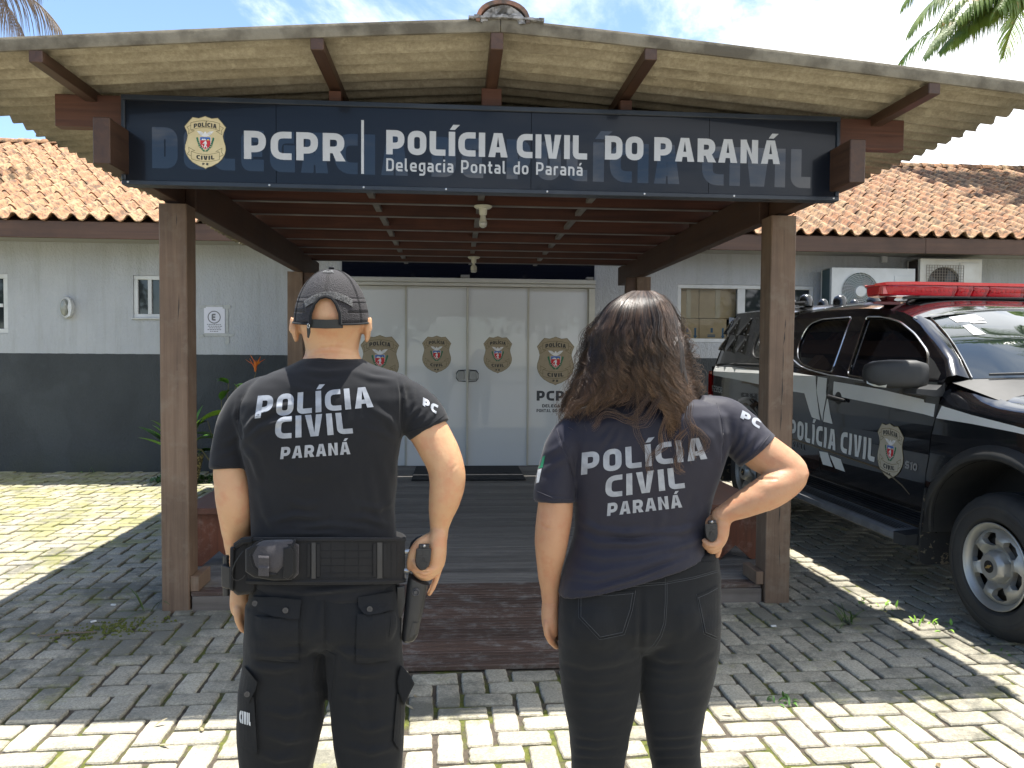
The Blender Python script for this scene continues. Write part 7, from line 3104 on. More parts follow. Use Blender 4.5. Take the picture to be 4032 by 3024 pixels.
tb.loft([[P3(558, y_, yy_), P3(581, y_ + 1, yy_), P3(581, y_ + 1, yy_ + .004), P3(558, y_, yy_ + .004)] for (y_, yy_) in ((1200, YB - .046), (1205, YB - .049), (1222, YB - .045), (1226, YB - .050), (1244, YB - .046))])
tb.build('tab', nyl2, fpo, 40, bevel=.001)
sd_ = pouch('side_sleeve', [(612, 1182), (628, 1180), (634, 1192), (634, 1240), (622, 1252), (612, 1248)], YB + .0, .040, nyl, p1, .003)
pouch('elastic_loop', [(634, 1172), (646, 1176), (645, 1240), (634, 1250)], YB + .02, .032, nyl2, p1, .003)
p2_ = thing('belt_pouch', 'tall soft black pouch at the man\'s left hip, with a thin cord', 'pouch', tuple(P3(525, 1280, YM - .02)))
pouch('pouch_body', [(505, 1188), (520, 1170), (545, 1162), (553, 1180), (552, 1276), (545, 1283), (512, 1286), (503, 1278)], YM + .03, .115, nyl, p2_, .012)
pouch('pouch_wall', [(497, 1182), (505, 1180), (504, 1278), (496, 1274)], YM + .0, .095, nyl, p2_, .003)
lp = MB()
for (y0_, y1_) in ((1170, 1176), (1165, 1171)):
    lp.tube([P3(508, y0_ + 12, YM - .08), P3(525, y0_, YM - .095), P3(545, y1_ - 8, YM - .10)], .006, 6)
lp.build('handle_loop', nyl, p2_, True)
cd = MB()
cd.tube([P3(a, b, YM - .105) for a, b in ((526, 1190), (518, 1200), (508, 1215), (502, 1232), (501, 1243), (505, 1252), (514, 1254), (524, 1249), (530, 1242))], .0014, 5)
cd.build('cord', blk, p2_, True)
p3_ = thing('flashlight', 'small black flashlight in an open holder at the far left of the duty belt', 'flashlight', tuple(P3(488, 1283, YM)))
fsh = MB()
q = P3(488.5, 1240, YM - .03)
fsh.lathe([(.002, .052), (.007, .051), (.0085, .046), (.0075, .040), (.0085, .036), (.0075, .030), (.0088, .026), (.0088, -.058), (.002, -.059)], tuple(q), 2, 14)
fsh.build('barrel', gunp, p3_, 30)
pouch('holder', [(478, 1219), (497, 1224), (497, 1272), (491, 1273), (479, 1268)], YM - .015, .035, gunp, p3_, .003)

# --- holster and pistol
hol = thing('holster', 'black polymer holster on a drop hanger at the man\'s right hip', 'holster', tuple(P3(890, 1380, YM)))
hb = MB()
rows = [(883, 1240, 926, 1260), (879, 1262, 922, 1274), (875, 1300, 917, 1306), (871, 1340, 909, 1342), (868, 1365, 905, 1362), (868, 1377, 902, 1371), (872, 1383, 896, 1379)]
rings = []
for i, (xl, yl, xr, yr) in enumerate(rows):
    L, R = P3(xl, yl, YH + .02), P3(xr, yr, YH + .02)
    c = (L + R) / 2
    h = (R - L) / 2
    f = .7 if i == len(rows) - 1 else 1
    ring = []
    for k in range(28):
        a = 2 * pi * k / 28
        e = 2 / 3.0
        x = abs(cos(a)) ** e * (1 if cos(a) >= 0 else -1)
        y = abs(sin(a)) ** e * (1 if sin(a) >= 0 else -1)
        ring.append(c + h * x + np.array([0, .036 * f * y, 0]))
    rings.append(ring)
hb.loft(rings)
hbo = hb.build('holster_shell', gunp, hol, 50)
dk2 = Drape(hbo.data)
drape_patch(dk2, [(892, 1345), (908, 1344), (902, 1370), (890, 1378), (884, 1378)], .003, gunp, hbo, 'thumb_rail')
q = np.array(dk2(898, 1279, .001))
rv = MB()
rv.lathe([(.011, .002), (.011, -.002), (.009, -.004), (.0065, -.002), (.005, -.0045), (.001, -.0045)], tuple(q), 1, 20)
rv.build('rivet', btn, hbo, 40)
pouch('hanger_block', [(857, 1266), (874, 1264), (876, 1300), (867, 1336), (856, 1334)], YH + .03, .040, gunp, hol, .004)
wr_ = MB()
wr_.tube([P3(a, b, YH + .0) for a, b in ((842, 1256), (850, 1266), (850, 1300), (846, 1340), (850, 1346), (854, 1338), (857, 1300), (859, 1262), (857, 1254))], .0032, 6)
wr_.build('hanger_wire', gunp, hol, True)
for (a, b) in ((884, 1191), (880, 1232)):
    tbv = MB()
    q0 = P3(a - 9, b, YH + .02)
    q1 = P3(a + 6, b, YH + .02)
    tbv.tube([q0, q1], .006, 8)
    tbv.build('hood_lever', M['steel'], hol, True)
ar = MB()
ar.tube([P3(a, b, YH + .03) for a, b in ((886, 1186), (890, 1172), (900, 1162), (912, 1157))], [.004, .004, .003, .002], 6)
ar.build('hood_wire', gunp, hol, True)


def pistol(px0, py0, w, h, y_, label, tiltx):
    """grip seen end on: butt plate towards the camera"""
    g = thing('pistol', label, 'pistol', tuple(P3(px0, py0 + h, y_)))
    out_ = [(-.5, .95), (-.42, 1.0), (.42, 1.0), (.5, .95), (.5, .3), (.42, .0), (.2, -.22), (0, -.28), (-.2, -.22), (-.42, .0), (-.5, .3)]
    pts = [(px0 + a * w + tiltx * (b - .5) * -1, py0 - (b - .36) * h) for a, b in out_]
    gr = MB()
    rings = []
    for (d, s_) in ((.09, .9), (.03, .95), (.006, 1.0), (.0, .985), (-.003, .93)):
        c = (px0, py0)
        rings.append([P3(c[0] + (a - c[0]) * s_ - d * 60, c[1] + (b - c[1]) * s_ + d * 120, y_ + d) for a, b in pts])
    gr.loft(rings)
    go = gr.build('grip', gunp, g, 40)
    dg_ = Drape(go.data)
    t = MB()
    q = np.array(dg_(px0, py0 + h * .02, .0012))
    t.lathe([(.0045, .001), (.0045, -.001), (.0030, -.0005), (.001, -.0005)], tuple(q), 1, 14)
    t.build('release_button', blk, go, 40)
    l = MB()
    for P_ in ([(-.38, .85), (-.38, .55), (-.05, .55), (-.05, .85), (-.38, .85)], [(.08, .85), (.08, .58), (.38, .58), (.38, .85), (.08, .85)], [(-.38, .45), (-.2, .45), (-.2, .2), (-.36, .2), (-.38, .45)], [(.38, .45), (.2, .45), (.2, .2), (.36, .2), (.38, .45)]):
        drape_line(l, dg_, [(px0 + a * w + tiltx * (b - .5) * -1, py0 - (b - .36) * h) for a, b in P_], .0005, .0003, 3)
    cc = (px0 + tiltx * .35, py0 + h * .30)
    for r in (.21, .16):
        drape_line(l, dg_, [(cc[0] + r * w * cos(2 * pi * k / 16) * 1.3, cc[1] + r * w * sin(2 * pi * k / 16) * 1.3) for k in range(17)], .0005, .0003, 2)
    for r in (-.08, 0, .08):
        drape_line(l, dg_, [(cc[0] + r * w, cc[1] - .15 * w), (cc[0] + r * w, cc[1] + .15 * w)], .0005, .0003, 2)
    l.build('moulded_mark', blk, go, True)
    tg_ = MB()
    a0 = P3(px0 - w * .22, py0 - h * .64, y_ + .004)
    tg_.obox(P3(px0 + w * .05, py0 - h * .74, y_ + .006), (w * .00129 * .34, 0, 0), (0, .006, 0), (0, 0, h * .00129 * .12), .002)
    tg_.build('backstrap', gunp, go)
    lu = MB()
    lu.lathe([(.0030, .001), (.0042, -.001), (.0024, -.003), (.0018, -.0005)], tuple(P3(px0 + w * .05, py0 - h * .75, y_ - .002)), 1, 12)
    lu.build('lanyard_loop', M['steel'], go, True)
    sl = MB()
    A = P3(px0 - 4, py0 + 10, y_ + .085)
    Bp = P3(px0 - 8, py0 + 70, y_ + .060)
    sl.tube([A, Bp], .014, 8)
    sl.build('slide', gunp, g)
    return g


pistol(914.5, 1208, 33, 38, YH - .036, 'black pistol holstered on the man\'s belt, its grip held in his hand', -3)

# --- cap
cap = thing('cap', 'black mesh baseball cap with fuzzy patch strip and rear strap, on the man\'s head', 'cap', tuple(P3(717, 690, YM)))
CC = P3(716.5, 688, YM)
RX, RY, RZ = .1005, .112, .134


def dome(a, h, o=0.0):
    """a: azimuth, 0 = towards the camera; h 0 rim .. 1 crown"""
    ph = h * pi / 2
    rr_ = cos(ph) ** .86
    x = sin(a) * rr_ * (RX + o)
    y = -cos(a) * rr_ * (RY + o)
    z = sin(ph) ** 1.06 * (RZ + o) if ph > 0 else 0
    z0 = -.022 * (.5 + .5 * cos(a)) * (1 - h)
    # six panels meet in faint grooves
    g = -.0016 * math.exp(-((((a + pi / 6) % (pi / 3)) - pi / 6) / .035) ** 2) * min(1, (1 - h) * 3)
    s_ = 1 + g / .1
    return np.array([CC[0] + x * s_, CC[1] + y * s_, CC[2] + z + z0])


arch = [(-.40, -.001), (-.385, .14), (-.30, .25), (-.18, .32), (0, .345), (.18, .32), (.30, .25), (.385, .14), (.40, -.001)]
cpm = MB()
fill(cpm, [[(-pi, 0), (pi, 0), (pi, .985), (-pi, .985)], arch], lambda a, b, o: dome(a, b), .07)
capm = NT('black_mesh_fabric')
vv = capm.n('ShaderNodeTexVoronoi')
vv.inputs['Scale'].default_value = 330
capm.l(capm.coord((1, 1, 1), True), vv.inputs['Vector'])
nn = capm.noise(capm.coord((1, 1, 1), True), 18, 4, .6)
capm.set(capm.mix(capm.ramp(vv.outputs['Distance'], .25, .5), capm.mix(capm.ramp(nn, .35, .65), (.030, .024, .030), (.018, .0145, .019)), (.005, .004, .0055)), .8, capm.bump(vv.outputs['Distance'], .8, .002), sheen=.06)
co_ = cpm.build('crown', capm.m, cap, 'all')
bmx = bmesh.new()
bmx.from_mesh(co_.data)
bmesh.ops.remove_doubles(bmx, verts=bmx.verts, dist=.0006)
bmesh.ops.recalc_face_normals(bmx, faces=bmx.faces)
bmx.to_mesh(co_.data)
bmx.free()
sm_ = co_.modifiers.new('thick', 'SOLIDIFY')
sm_.thickness = .0022
sm_.offset = -1
dC = Drape(co_.data)
ed = MB()
ed.tube([dome(a, h, .001) for a, h in arch], .0045, 6)
ed.tube([dome(a, .004, .0008) for a in np.linspace(.42, 2 * pi - .42, 60)], .0030, 6)
ed.build('binding', pt_m, cap, True)
sms = MB()
for a0 in (0, pi / 3, -pi / 3, 2 * pi / 3, -2 * pi / 3, pi):
    for d_ in (-.022, .022):
        sms.tube([dome(a0 + d_ / max(.25, cos(h * pi / 2)), h, .0008) for h in np.linspace(.02 if abs(a0) > .1 else .37, .93, 20)], .0006, 4)
sms.build('stitching', nyl, cap, True)
bn = MB()
blob(bn, dome(0, .995) + [0, 0, .003], (.008, .008, .005))
bn.build('top_button', pt_m, cap, True)
velc = NT('hook_and_loop_fuzz')
vf = velc.noise(velc.coord((1, 1, 1), True), 260, 4, .8)
velc.set(velc.mix(velc.ramp(vf, .46, .60), (.006, .006, .006), (.13, .13, .13)), .95, velc.bump(vf, 1.0, .006), sheen=.5)
arcp = lambda r, x0, x1, cy_: [(x, cy_ + r * ((x - 711) / 50.0) ** 2) for x in np.linspace(x0, x1, 12)]
up_ = arcp(17.5, 656, 761, 629.5)
lo_ = arcp(17.5, 761, 659, 645)
drape_patch(dC, [tuple(p) for p in up_] + [tuple(p) for p in lo_], .0035, velc.m, cap, 'patch_strip', 4)
drape_patch(dC, [(697, 588.5), (698, 583.5), (720, 583.2), (721, 589)], .004, velc.m, cap, 'patch_strip', 4)
fz = MB()
rr = random.Random(5)
for k in range(1500):
    x = rr.uniform(657, 760)
    y = 629.5 + 17.5 * ((x - 711) / 50) ** 2 + rr.uniform(0, 15)
    if k % 12 == 0:
        x, y = rr.uniform(697, 721), rr.uniform(583.5, 589)
    q = np.array(dC(x, y, .003))
    e = q + np.array([rr.uniform(-1, 1), -1.0, rr.uniform(-.6, 1)]) * .0022
    s2 = np.array([rr.uniform(-1, 1), 0, rr.uniform(-1, 1)]) * .0005
    fz.add([q - s2, q + s2, e], [(0, 1, 2)])
fzo = fz.build('patch_fuzz', mk('fuzz_fibre', (.13, .13, .13), (.03, .03, .03), .9, 300), cap)
tag(fzo, kind='stuff')
# strap
stp = MB()
rings = []
for k in range(15):
    a = -.42 + .86 * k / 14
    z0 = dome(a, 0)[2]
    r_ = 1.02
    base = np.array([CC[0] + sin(a) * (RX + .002) * r_, CC[1] - cos(a) * (RY - .004), CC[2]])
    py_c = 700.5 - 1.5 * abs(k / 7 - 1)
    zc_ = P3(716, py_c, base[1])[2]
    rings.append([base + [0, 0, zc_ - CC[2] + .0115], base + [0, 0, zc_ - CC[2] - .0115], base + [0, .003, zc_ - CC[2] - .0115], base + [0, .003, zc_ - CC[2] + .0115]])
stp.loft(rings)
lea = mk('dull_black_strap', (.007, .0075, .0055), (.012, .0125, .009), .5, 30)
stp.build('strap', lea, cap, 30, bevel=.001)
tl2 = MB()
a0 = dome(-.44, 0)
tl2.loft([[a0 + [dx, -.004, dz] for dx, dz in ((-.004, 0.0), (.004, .0), (.005, -.02), (.001, -.036), (-.003, -.034), (-.004, -.015))], [a0 + [dx, .0, dz] for dx, dz in ((-.004, 0.0), (.004, .0), (.005, -.02), (.001, -.036), (-.003, -.034), (-.004, -.015))]])
tl2.build('strap_end', lea, cap)
bk = MB()
bk.tube([a0 + [.0, -.005, -.004] + np.array([.0028 * cos(t), 0, .0055 * sin(t)]) for t in np.linspace(0, 2 * pi, 13)], .0011, 5)
bk.build('buckle', M['steel'], cap, True)
vs_ = MB()
rings = []
for (d, w_, dz) in ((0, .085, .004), (.03, .080, -.004), (.055, .062, -.012), (.075, .035, -.018)):
    rings.append([CC + [w_ * (k / 8 - 1), RY - .012 + d * (1 - .45 * abs(k / 8 - 1) ** 2) - .028 * abs(k / 8 - 1) ** 2, dz - .012 * abs(k / 8 - 1) ** 2] for k in range(17)])
vs_.loft(rings, False, False)
vo_ = vs_.build('visor', pt_m, cap, True)
m2 = vo_.modifiers.new('thick', 'SOLIDIFY')
m2.thickness = .004

# ============================ THE WOMAN
YW = 2.20
wom = thing('person', 'woman with long wavy brown hair, navy t-shirt and black jeans, hand on her hip', 'person', (*P3(1380, 1500, YW)[:2], 0))
B = MB()
srings(B, [(1350, 650, 1412, 650, .05, .05, 0, 2), (1322, 672, 1440, 672, .078, .08, 0, 2.1), (1312, 705, 1450, 705, .09, .092, 0, 2.1), (1312, 738, 1450, 738, .09, .095, 0, 2.1), (1318, 765, 1444, 765, .078, .095, .005, 2.2), (1328, 790, 1434, 790, .062, .09, .01, 2.2),
            (1340, 812, 1424, 812, .055, .055, .01, 2.2), (1340, 835, 1426, 835, .055, .055, .008, 2.2), (1325, 855, 1445, 855, .06, .06, .0, 2.2), (1270, 885, 1530, 880, .07, .07), (1255, 930, 1560, 920, .085, .085), (1262, 1010, 1540, 1000, .085, .09), (1265, 1110, 1510, 1090, .064, .085), (1255, 1180, 1500, 1150, .064, .085), (1235, 1260, 1530, 1230, .09, .09), (1230, 1360, 1530, 1340, .095, .09)], YW)
hc = P3(1381, 738, YW)
blob(B, hc + [0, .084, .032], (.048, .018, .012))
B.loft([[hc + [x, .082, z] for x, z in ((-.008, .026), (.008, .026), (.015, -.020), (-.015, -.020))], [hc + [x, .116, z] for x, z in ((-.005, -.004), (.005, -.004), (.008, -.018), (-.008, -.018))]])
blob(B, hc + [0, .090, -.040], (.022, .014, .007))
blob(B, hc + [0, .090, -.050], (.020, .014, .008))
blob(B, hc + [0, .074, -.072], (.027, .026, .018))
for s_ in (-1, 1):
    blob(B, hc + [s_ * .094, .0, -.01], (.008, .016, .028))
# left arm down
limb(B, [(1262, 935, YW, .044), (1215, 990, YW, .046), (1203, 1050, YW - .005, .0500), (1199, 1100, YW - .008, .0525), (1194, 1140, YW - .008, .0515), (1190, 1185, YW - .002, .0470), (1187, 1235, YW + .01, .0360), (1188, 1275, YW + .02, .0280), (1189, 1302, YW + .022, .0250)], 24)
limb(B, [(1189, 1295, YW + .022, .0245), (1188, 1325, YW + .02, .0265), (1190, 1350, YW + .018, .0255), (1194, 1366, YW + .02, .018)], 20)
fingers(B, [[(1180, 1345, YW + .0, .0098), (1181, 1366, YW - .004, .0095), (1188, 1382, YW + .0, .0088), (1195, 1391, YW + .01, .0080)],
            [(1185, 1350, YW + .012, .0098), (1187, 1372, YW + .008, .0095), (1194, 1388, YW + .012, .0086), (1202, 1398, YW + .02, .0078)],
            [(1190, 1352, YW + .028, .0095), (1193, 1374, YW + .026, .0090), (1200, 1390, YW + .03, .0082), (1206, 1399, YW + .034, .0074)],
            [(1196, 1350, YW + .044, .0088), (1200, 1368, YW + .044, .0082), (1205, 1380, YW + .046, .0074)],
            [(1200, 1322, YW + .05, .0100), (1207, 1340, YW + .062, .0095), (1210, 1356, YW + .066, .0085)]])
# right arm, hand on the hip
limb(B, [(1570, 912, YW, .055), (1605, 940, YW - .01, .058), (1638, 972, YW - .025, .0595), (1670, 992, YW - .045, .0560), (1700, 1010, YW - .065, .0500), (1712, 1024, YW - .075, .0470)], 24)
limb(B, [(1712, 1020, YW - .075, .0455), (1700, 1036, YW - .08, .0490), (1668, 1058, YW - .085, .0510), (1634, 1076, YW - .085, .0460), (1600, 1093, YW - .08, .0375), (1572, 1107, YW - .075, .0300), (1556, 1116, YW - .07, .0275)], 24)
blob(B, P3(1723, 1026, YW - .092), (.026, .024, .026))
YG = YW - .07
limb(B, [(1562, 1112, YG, .0270), (1556, 1135, YG, .0275), (1553, 1155, YG, .0270), (1548, 1172, YG, .0230)], 20)
fingers(B, [[(1545, 1118, YG + .02, .0135), (1530, 1130, YG + .025, .0125), (1524, 1150, YG + .03, .0110)],
            [(1558, 1160, YG - .005, .0120), (1548, 1174, YG - .020, .0110), (1534, 1177, YG - .022, .0104), (1522, 1168, YG - .012, .0098)],
            [(1556, 1168, YG + .006, .0115), (1545, 1183, YG - .006, .0106), (1532, 1184, YG - .010, .0100), (1522, 1176, YG + .0, .0094)],
            [(1553, 1175, YG + .018, .0110), (1543, 1189, YG + .010, .0100), (1533, 1188, YG + .008, .0094)],
            [(1556, 1168, YG + .03, .0112), (1553, 1186, YG + .028, .0100), (1549, 1201, YG + .026, .0085)]])
for (xa, xb) in ((1300, 1296), (1462, 1462)):
    limb(B, [(xa, 1390, YW, .06), (xb, 1500, YW, .052), (xb, 1640, YW, .04)], 16)
bw = remesh(B, .0042, 5, .5)
V = getv(bw)
N = getn(bw)
F = [([(1606, 1020), (1640, 1034), (1678, 1035)], -.005, 2.6), ([(1165, 1130), (1180, 1140), (1196, 1142)], -.0020, 2.4), ([(1172, 1300), (1188, 1304), (1208, 1300)], -.0012, 2), ([(1540, 1110), (1550, 1122), (1572, 1130)], -.0015, 2.2), ([(1530, 1172), (1545, 1179)], -.002, 1.6),
     ([(1526, 1182), (1546, 1186)], -.0024, 1.6), ([(1176, 1360), (1192, 1362)], -.001, 2), ([(1548, 1092), (1565, 1086), (1580, 1080)], -.001, 3), ([(1620, 1040), (1660, 1050), (1700, 1040)], .002, 9)]
V = V + N * (foldfield(V, N, F) + .0010 * wnoise(V, 22, 9, 3))[:, None]
setv(bw, V)
finish('body', bw, skin_w, wom)
for s_ in (-1, 1):
    e = MB()
    blob(e, hc + [s_ * .030, .082, .010], (.011, .011, .009), 12)
    e.build('eye', bpy.data.materials['eyeball'], wom, True)
# shirt
T = MB()
srings(T, [(1330, 848, 1442, 846, .062, .06, 0, 2.2), (1295, 866, 1492, 858, .074, .07, 0, 2.3), (1256, 885, 1548, 870, .088, .08, 0, 2.5), (1230, 910, 1580, 892, .100, .09, -.004, 2.6), (1226, 950, 1582, 930, .108, .10, -.006, 2.6), (1233, 1000, 1565, 985, .108, .108, -.004, 2.6),
            (1241, 1050, 1550, 1035, .102, .11, 0, 2.6), (1244, 1100, 1537, 1075, .095, .105, .004, 2.5), (1243, 1145, 1530, 1110, .092, .10, .006, 2.5), (1234, 1182, 1525, 1135, .096, .10, .004, 2.5), (1221, 1225, 1519, 1158, .108, .105, 0, 2.5), (1211, 1262, 1516, 1180, .118, .108, -.003, 2.5), (1207, 1284, 1519, 1194, .121, .11, -.004, 2.5)], YW, 56)
limb(T, [(1305, 908, YW, .048), (1256, 924, YW, .055), (1225, 960, YW, .059), (1209, 1005, YW, .0580), (1200, 1050, YW - .004, .0590), (1198, 1083, YW - .008, .0600)], 28, caps=False)
limb(T, [(1505, 893, YW, .058), (1558, 905, YW, .068), (1592, 930, YW - .008, .070), (1618, 956, YW - .018, .0695), (1637, 976, YW - .027, .0700)], 28, caps=False)
tw = remesh(T, .0048, 7, .5)
V = getv(tw)
N = getn(tw)
F = [([(1241, 1040), (1228, 990), (1205, 935)], -.0035, 3), ([(1244, 1045), (1256, 1000), (1266, 940)], .0018, 6), ([(1280, 940), (1310, 915), (1340, 900)], .0016, 8), ([(1300, 960), (1320, 930), (1340, 900)], .0022, 7), ([(1560, 1003), (1565, 950), (1556, 890)], -.0028, 3),
     ([(1555, 1000), (1535, 950), (1500, 920)], .0028, 8), ([(1562, 985), (1585, 945), (1592, 905)], .0034, 5), ([(1570, 995), (1600, 955), (1612, 920)], .0032, 5), ([(1580, 1003), (1615, 965), (1635, 930)], .0030, 5), ([(1590, 1010), (1625, 980), (1655, 945)], .0024, 4),
     ([(1243, 1118), (1290, 1145), (1350, 1152), (1400, 1146)], .0045, 7), ([(1240, 1150), (1290, 1172), (1370, 1176), (1460, 1165)], .0045, 7), ([(1232, 1188), (1300, 1204), (1390, 1200), (1480, 1172)], .0045, 7), ([(1224, 1225), (1290, 1236), (1380, 1220), (1470, 1192)], .0040, 7),
     ([(1216, 1255), (1290, 1262), (1370, 1244), (1480, 1204)], -.0030, 5), ([(1212, 1274), (1285, 1276), (1368, 1252), (1490, 1206)], .0030, 4), ([(1420, 1150), (1470, 1148), (1520, 1130)], .0035, 6), ([(1440, 1190), (1490, 1175), (1518, 1155)], .0035, 6), ([(1310, 1160), (1370, 1165), (1430, 1158)], -.003, 5),
     ([(1515, 1060), (1505, 1110), (1480, 1150)], .0025, 9), ([(1265, 1060), (1270, 1110), (1262, 1150)], .0025, 9), ([(1162, 1060), (1200, 1072), (1238, 1074)], -.0014, 2), ([(1170, 1020), (1200, 1000), (1225, 990)], .002, 6), ([(1180, 980), (1205, 968), (1222, 950)], .002, 6), ([(1625, 1008), (1650, 975), (1663, 945)], -.0014, 2),
     ([(1380, 900), (1390, 940), (1400, 980)], .0018, 8), ([(1345, 905), (1330, 950), (1300, 1000)], .0022, 7), ([(1420, 1090), (1430, 1120), (1420, 1150)], .0015, 9)]
D = foldfield(V, N, F) + .0024 * wnoise(V, 9, 21, 3) + .0008 * wnoise(V * [1, 1, .6], 30, 22, 3)
V = V + N * D[:, None]
setv(tw, V)
w_sh = finish('t_shirt', tw, sh_w, wom)
dW = Drape(tw)
drape_text(dW, 'POLÍCIA', ((1255, 1026), (1528, 991), (1521, 944), (1257, 978)), prnt, w_sh)
drape_text(dW, 'CIVIL', ((1307, 1076), (1480, 1054), (1474, 1008), (1309, 1029)), prnt, w_sh)
drape_text(dW, 'PARANÁ', ((1311, 1115), (1474, 1096), (1470, 1068), (1313, 1087)), prnt, w_sh, .25, .74, .16)
drape_text(dW, 'PC', ((1599, 902), (1640, 926), (1646, 908), (1604, 886)), prnt, w_sh, .28, .7, .15)
fg = MB()
fill(fg, [[(1168, 986), (1178, 984), (1172, 1010), (1163, 1012)]], lambda a, b, o: dW(a, b, .002), 5)
fg.build('flag_patch', mk('flag_green', (.01, .20, .09), None, .6), w_sh)
fg = MB()
fill(fg, [[(1162, 1014), (1170, 1012), (1164, 1042), (1158, 1044)]], lambda a, b, o: dW(a, b, .0022), 5)
fg.build('flag_patch', mk('flag_white', (.55, .57, .57), None, .6), w_sh)
sm = MB()
drape_line(sm, dW, [(1157, 1060), (1199, 1078), (1240, 1080)], .0012)
drape_line(sm, dW, [(1592, 1008), (1632, 978), (1664, 938)], .0012)
drape_line(sm, dW, [(1203, 926), (1215, 970), (1232, 1005), (1241, 1035)], .0013, -.0002)
drape_line(sm, dW, [(1548, 870), (1560, 910), (1563, 955), (1560, 1000)], .0013, -.0002)
sm.build('seam', sh_w, w_sh, True)
# jeans
T = MB()
srings(T, [(1232, 1215, 1540, 1185, .095, .095, 0, 2.5), (1222, 1240, 1550, 1206, .103, .10, 0, 2.5), (1212, 1278, 1553, 1240, .112, .105, -.002, 2.5), (1207, 1315, 1552, 1282, .122, .108, -.004, 2.5), (1206, 1350, 1550, 1322, .126, .11, -.006, 2.5), (1214, 1378, 1540, 1358, .108, .10, -.004, 2.5), (1245, 1400, 1510, 1388, .07, .07, 0, 2.4), (1300, 1412, 1450, 1406, .03, .03, 0, 2.2)], YW, 56)
srings(T, [(1210, 1300, 1384, 1300, .100, .10, 0), (1206, 1350, 1385, 1350, .122, .10, -.004), (1206, 1400, 1385, 1400, .114, .10, 0), (1208, 1440, 1383, 1436, .100, .10), (1212, 1480, 1381, 1478, .092, .095), (1219, 1525, 1373, 1522, .086, .09), (1229, 1575, 1359, 1575, .080, .085), (1233, 1620, 1351, 1620, .074, .08), (1234, 1659, 1346, 1659, .070, .076),
            (1240, 1760, 1340, 1760, .062, .07), (1255, 1880, 1330, 1880, .05, .06), (1262, 1960, 1325, 1960, .045, .05)], YW, 40)
srings(T, [(1384, 1290, 1550, 1280, .100, .10, 0), (1383, 1340, 1550, 1330, .122, .10, -.004), (1383, 1400, 1549, 1390, .114, .10, 0), (1383, 1440, 1543, 1436, .100, .10), (1383, 1480, 1532, 1480, .092, .095), (1387, 1530, 1520, 1530, .086, .09), (1396, 1580, 1512, 1580, .080, .085), (1403, 1620, 1509, 1620, .074, .08), (1410, 1659, 1514, 1659, .070, .076),
            (1412, 1760, 1505, 1760, .062, .07), (1418, 1880, 1492, 1880, .05, .06), (1420, 1960, 1485, 1960, .045, .05)], YW, 40)
blob(T, P3(1298, 1352, YW - .066), (.090, .066, .092))
blob(T, P3(1462, 1335, YW - .066), (.090, .066, .092))
FOLD = .85
jw = remesh(T, .0055, 6, .5)
V = getv(jw)
N = getn(jw)
F = [([(1385, 1270), (1386, 1330), (1384, 1385), (1383, 1425)], -.009, 6), ([(1214, 1436), (1270, 1452), (1330, 1446), (1378, 1424)], -.006, 6), ([(1388, 1424), (1440, 1440), (1500, 1434), (1545, 1405)], -.006, 6), ([(1222, 1462), (1280, 1474), (1340, 1468)], .0035, 6),
     ([(1400, 1460), (1450, 1468), (1520, 1456)], .0035, 6), ([(1225, 1492), (1290, 1498), (1360, 1488)], .0032, 6), ([(1398, 1492), (1460, 1500), (1525, 1486)], .0032, 6), ([(1232, 1524), (1290, 1532), (1350, 1524)], .003, 6), ([(1400, 1530), (1460, 1534), (1515, 1524)], .003, 6),
     ([(1240, 1586), (1290, 1594), (1345, 1588)], .0038, 5), ([(1238, 1606), (1290, 1614), (1345, 1606)], .0038, 5), ([(1240, 1628), (1290, 1634), (1342, 1628)], .0042, 5), ([(1240, 1648), (1290, 1652), (1342, 1648)], .0042, 5), ([(1410, 1590), (1460, 1590), (1510, 1586)], .0042, 5),
     ([(1410, 1612), (1465, 1612), (1508, 1606)], .0042, 5), ([(1415, 1634), (1465, 1632), (1512, 1630)], .0045, 5), ([(1418, 1652), (1470, 1650), (1514, 1650)], .0045, 5), ([(1395, 1400), (1430, 1420), (1480, 1424)], .003, 6), ([(1370, 1400), (1330, 1425), (1280, 1432)], .003, 6), ([(1280, 1560), (1330, 1550), (1352, 1540)], .003, 6)]
D = foldfield(V, N, F) + .0018 * wnoise(V, 9, 31, 3) + .0008 * wnoise(V * [1, 1, 1.4], 26, 32, 3)
V = V + N * D[:, None]
setv(jw, V)
w_je = finish('jeans', jw, pt_w, wom)
dJ = Drape(jw)
drape_patch(dJ, [(1252, 1279), (1312, 1280), (1371, 1276), (1363, 1318), (1347, 1369), (1296, 1380), (1252, 1336)], .0030, pt_w, w_je, 'back_pocket')
drape_patch(dJ, [(1507, 1286), (1530, 1276), (1551, 1264), (1552, 1330), (1548, 1379), (1523, 1368)], .0030, pt_w, w_je, 'back_pocket')
drape_patch(dJ, [(1438, 1258), (1500, 1244), (1552, 1230), (1553, 1212), (1500, 1214), (1436, 1232)], .0022, pt_w, w_je, 'waistband')
st2 = MB()
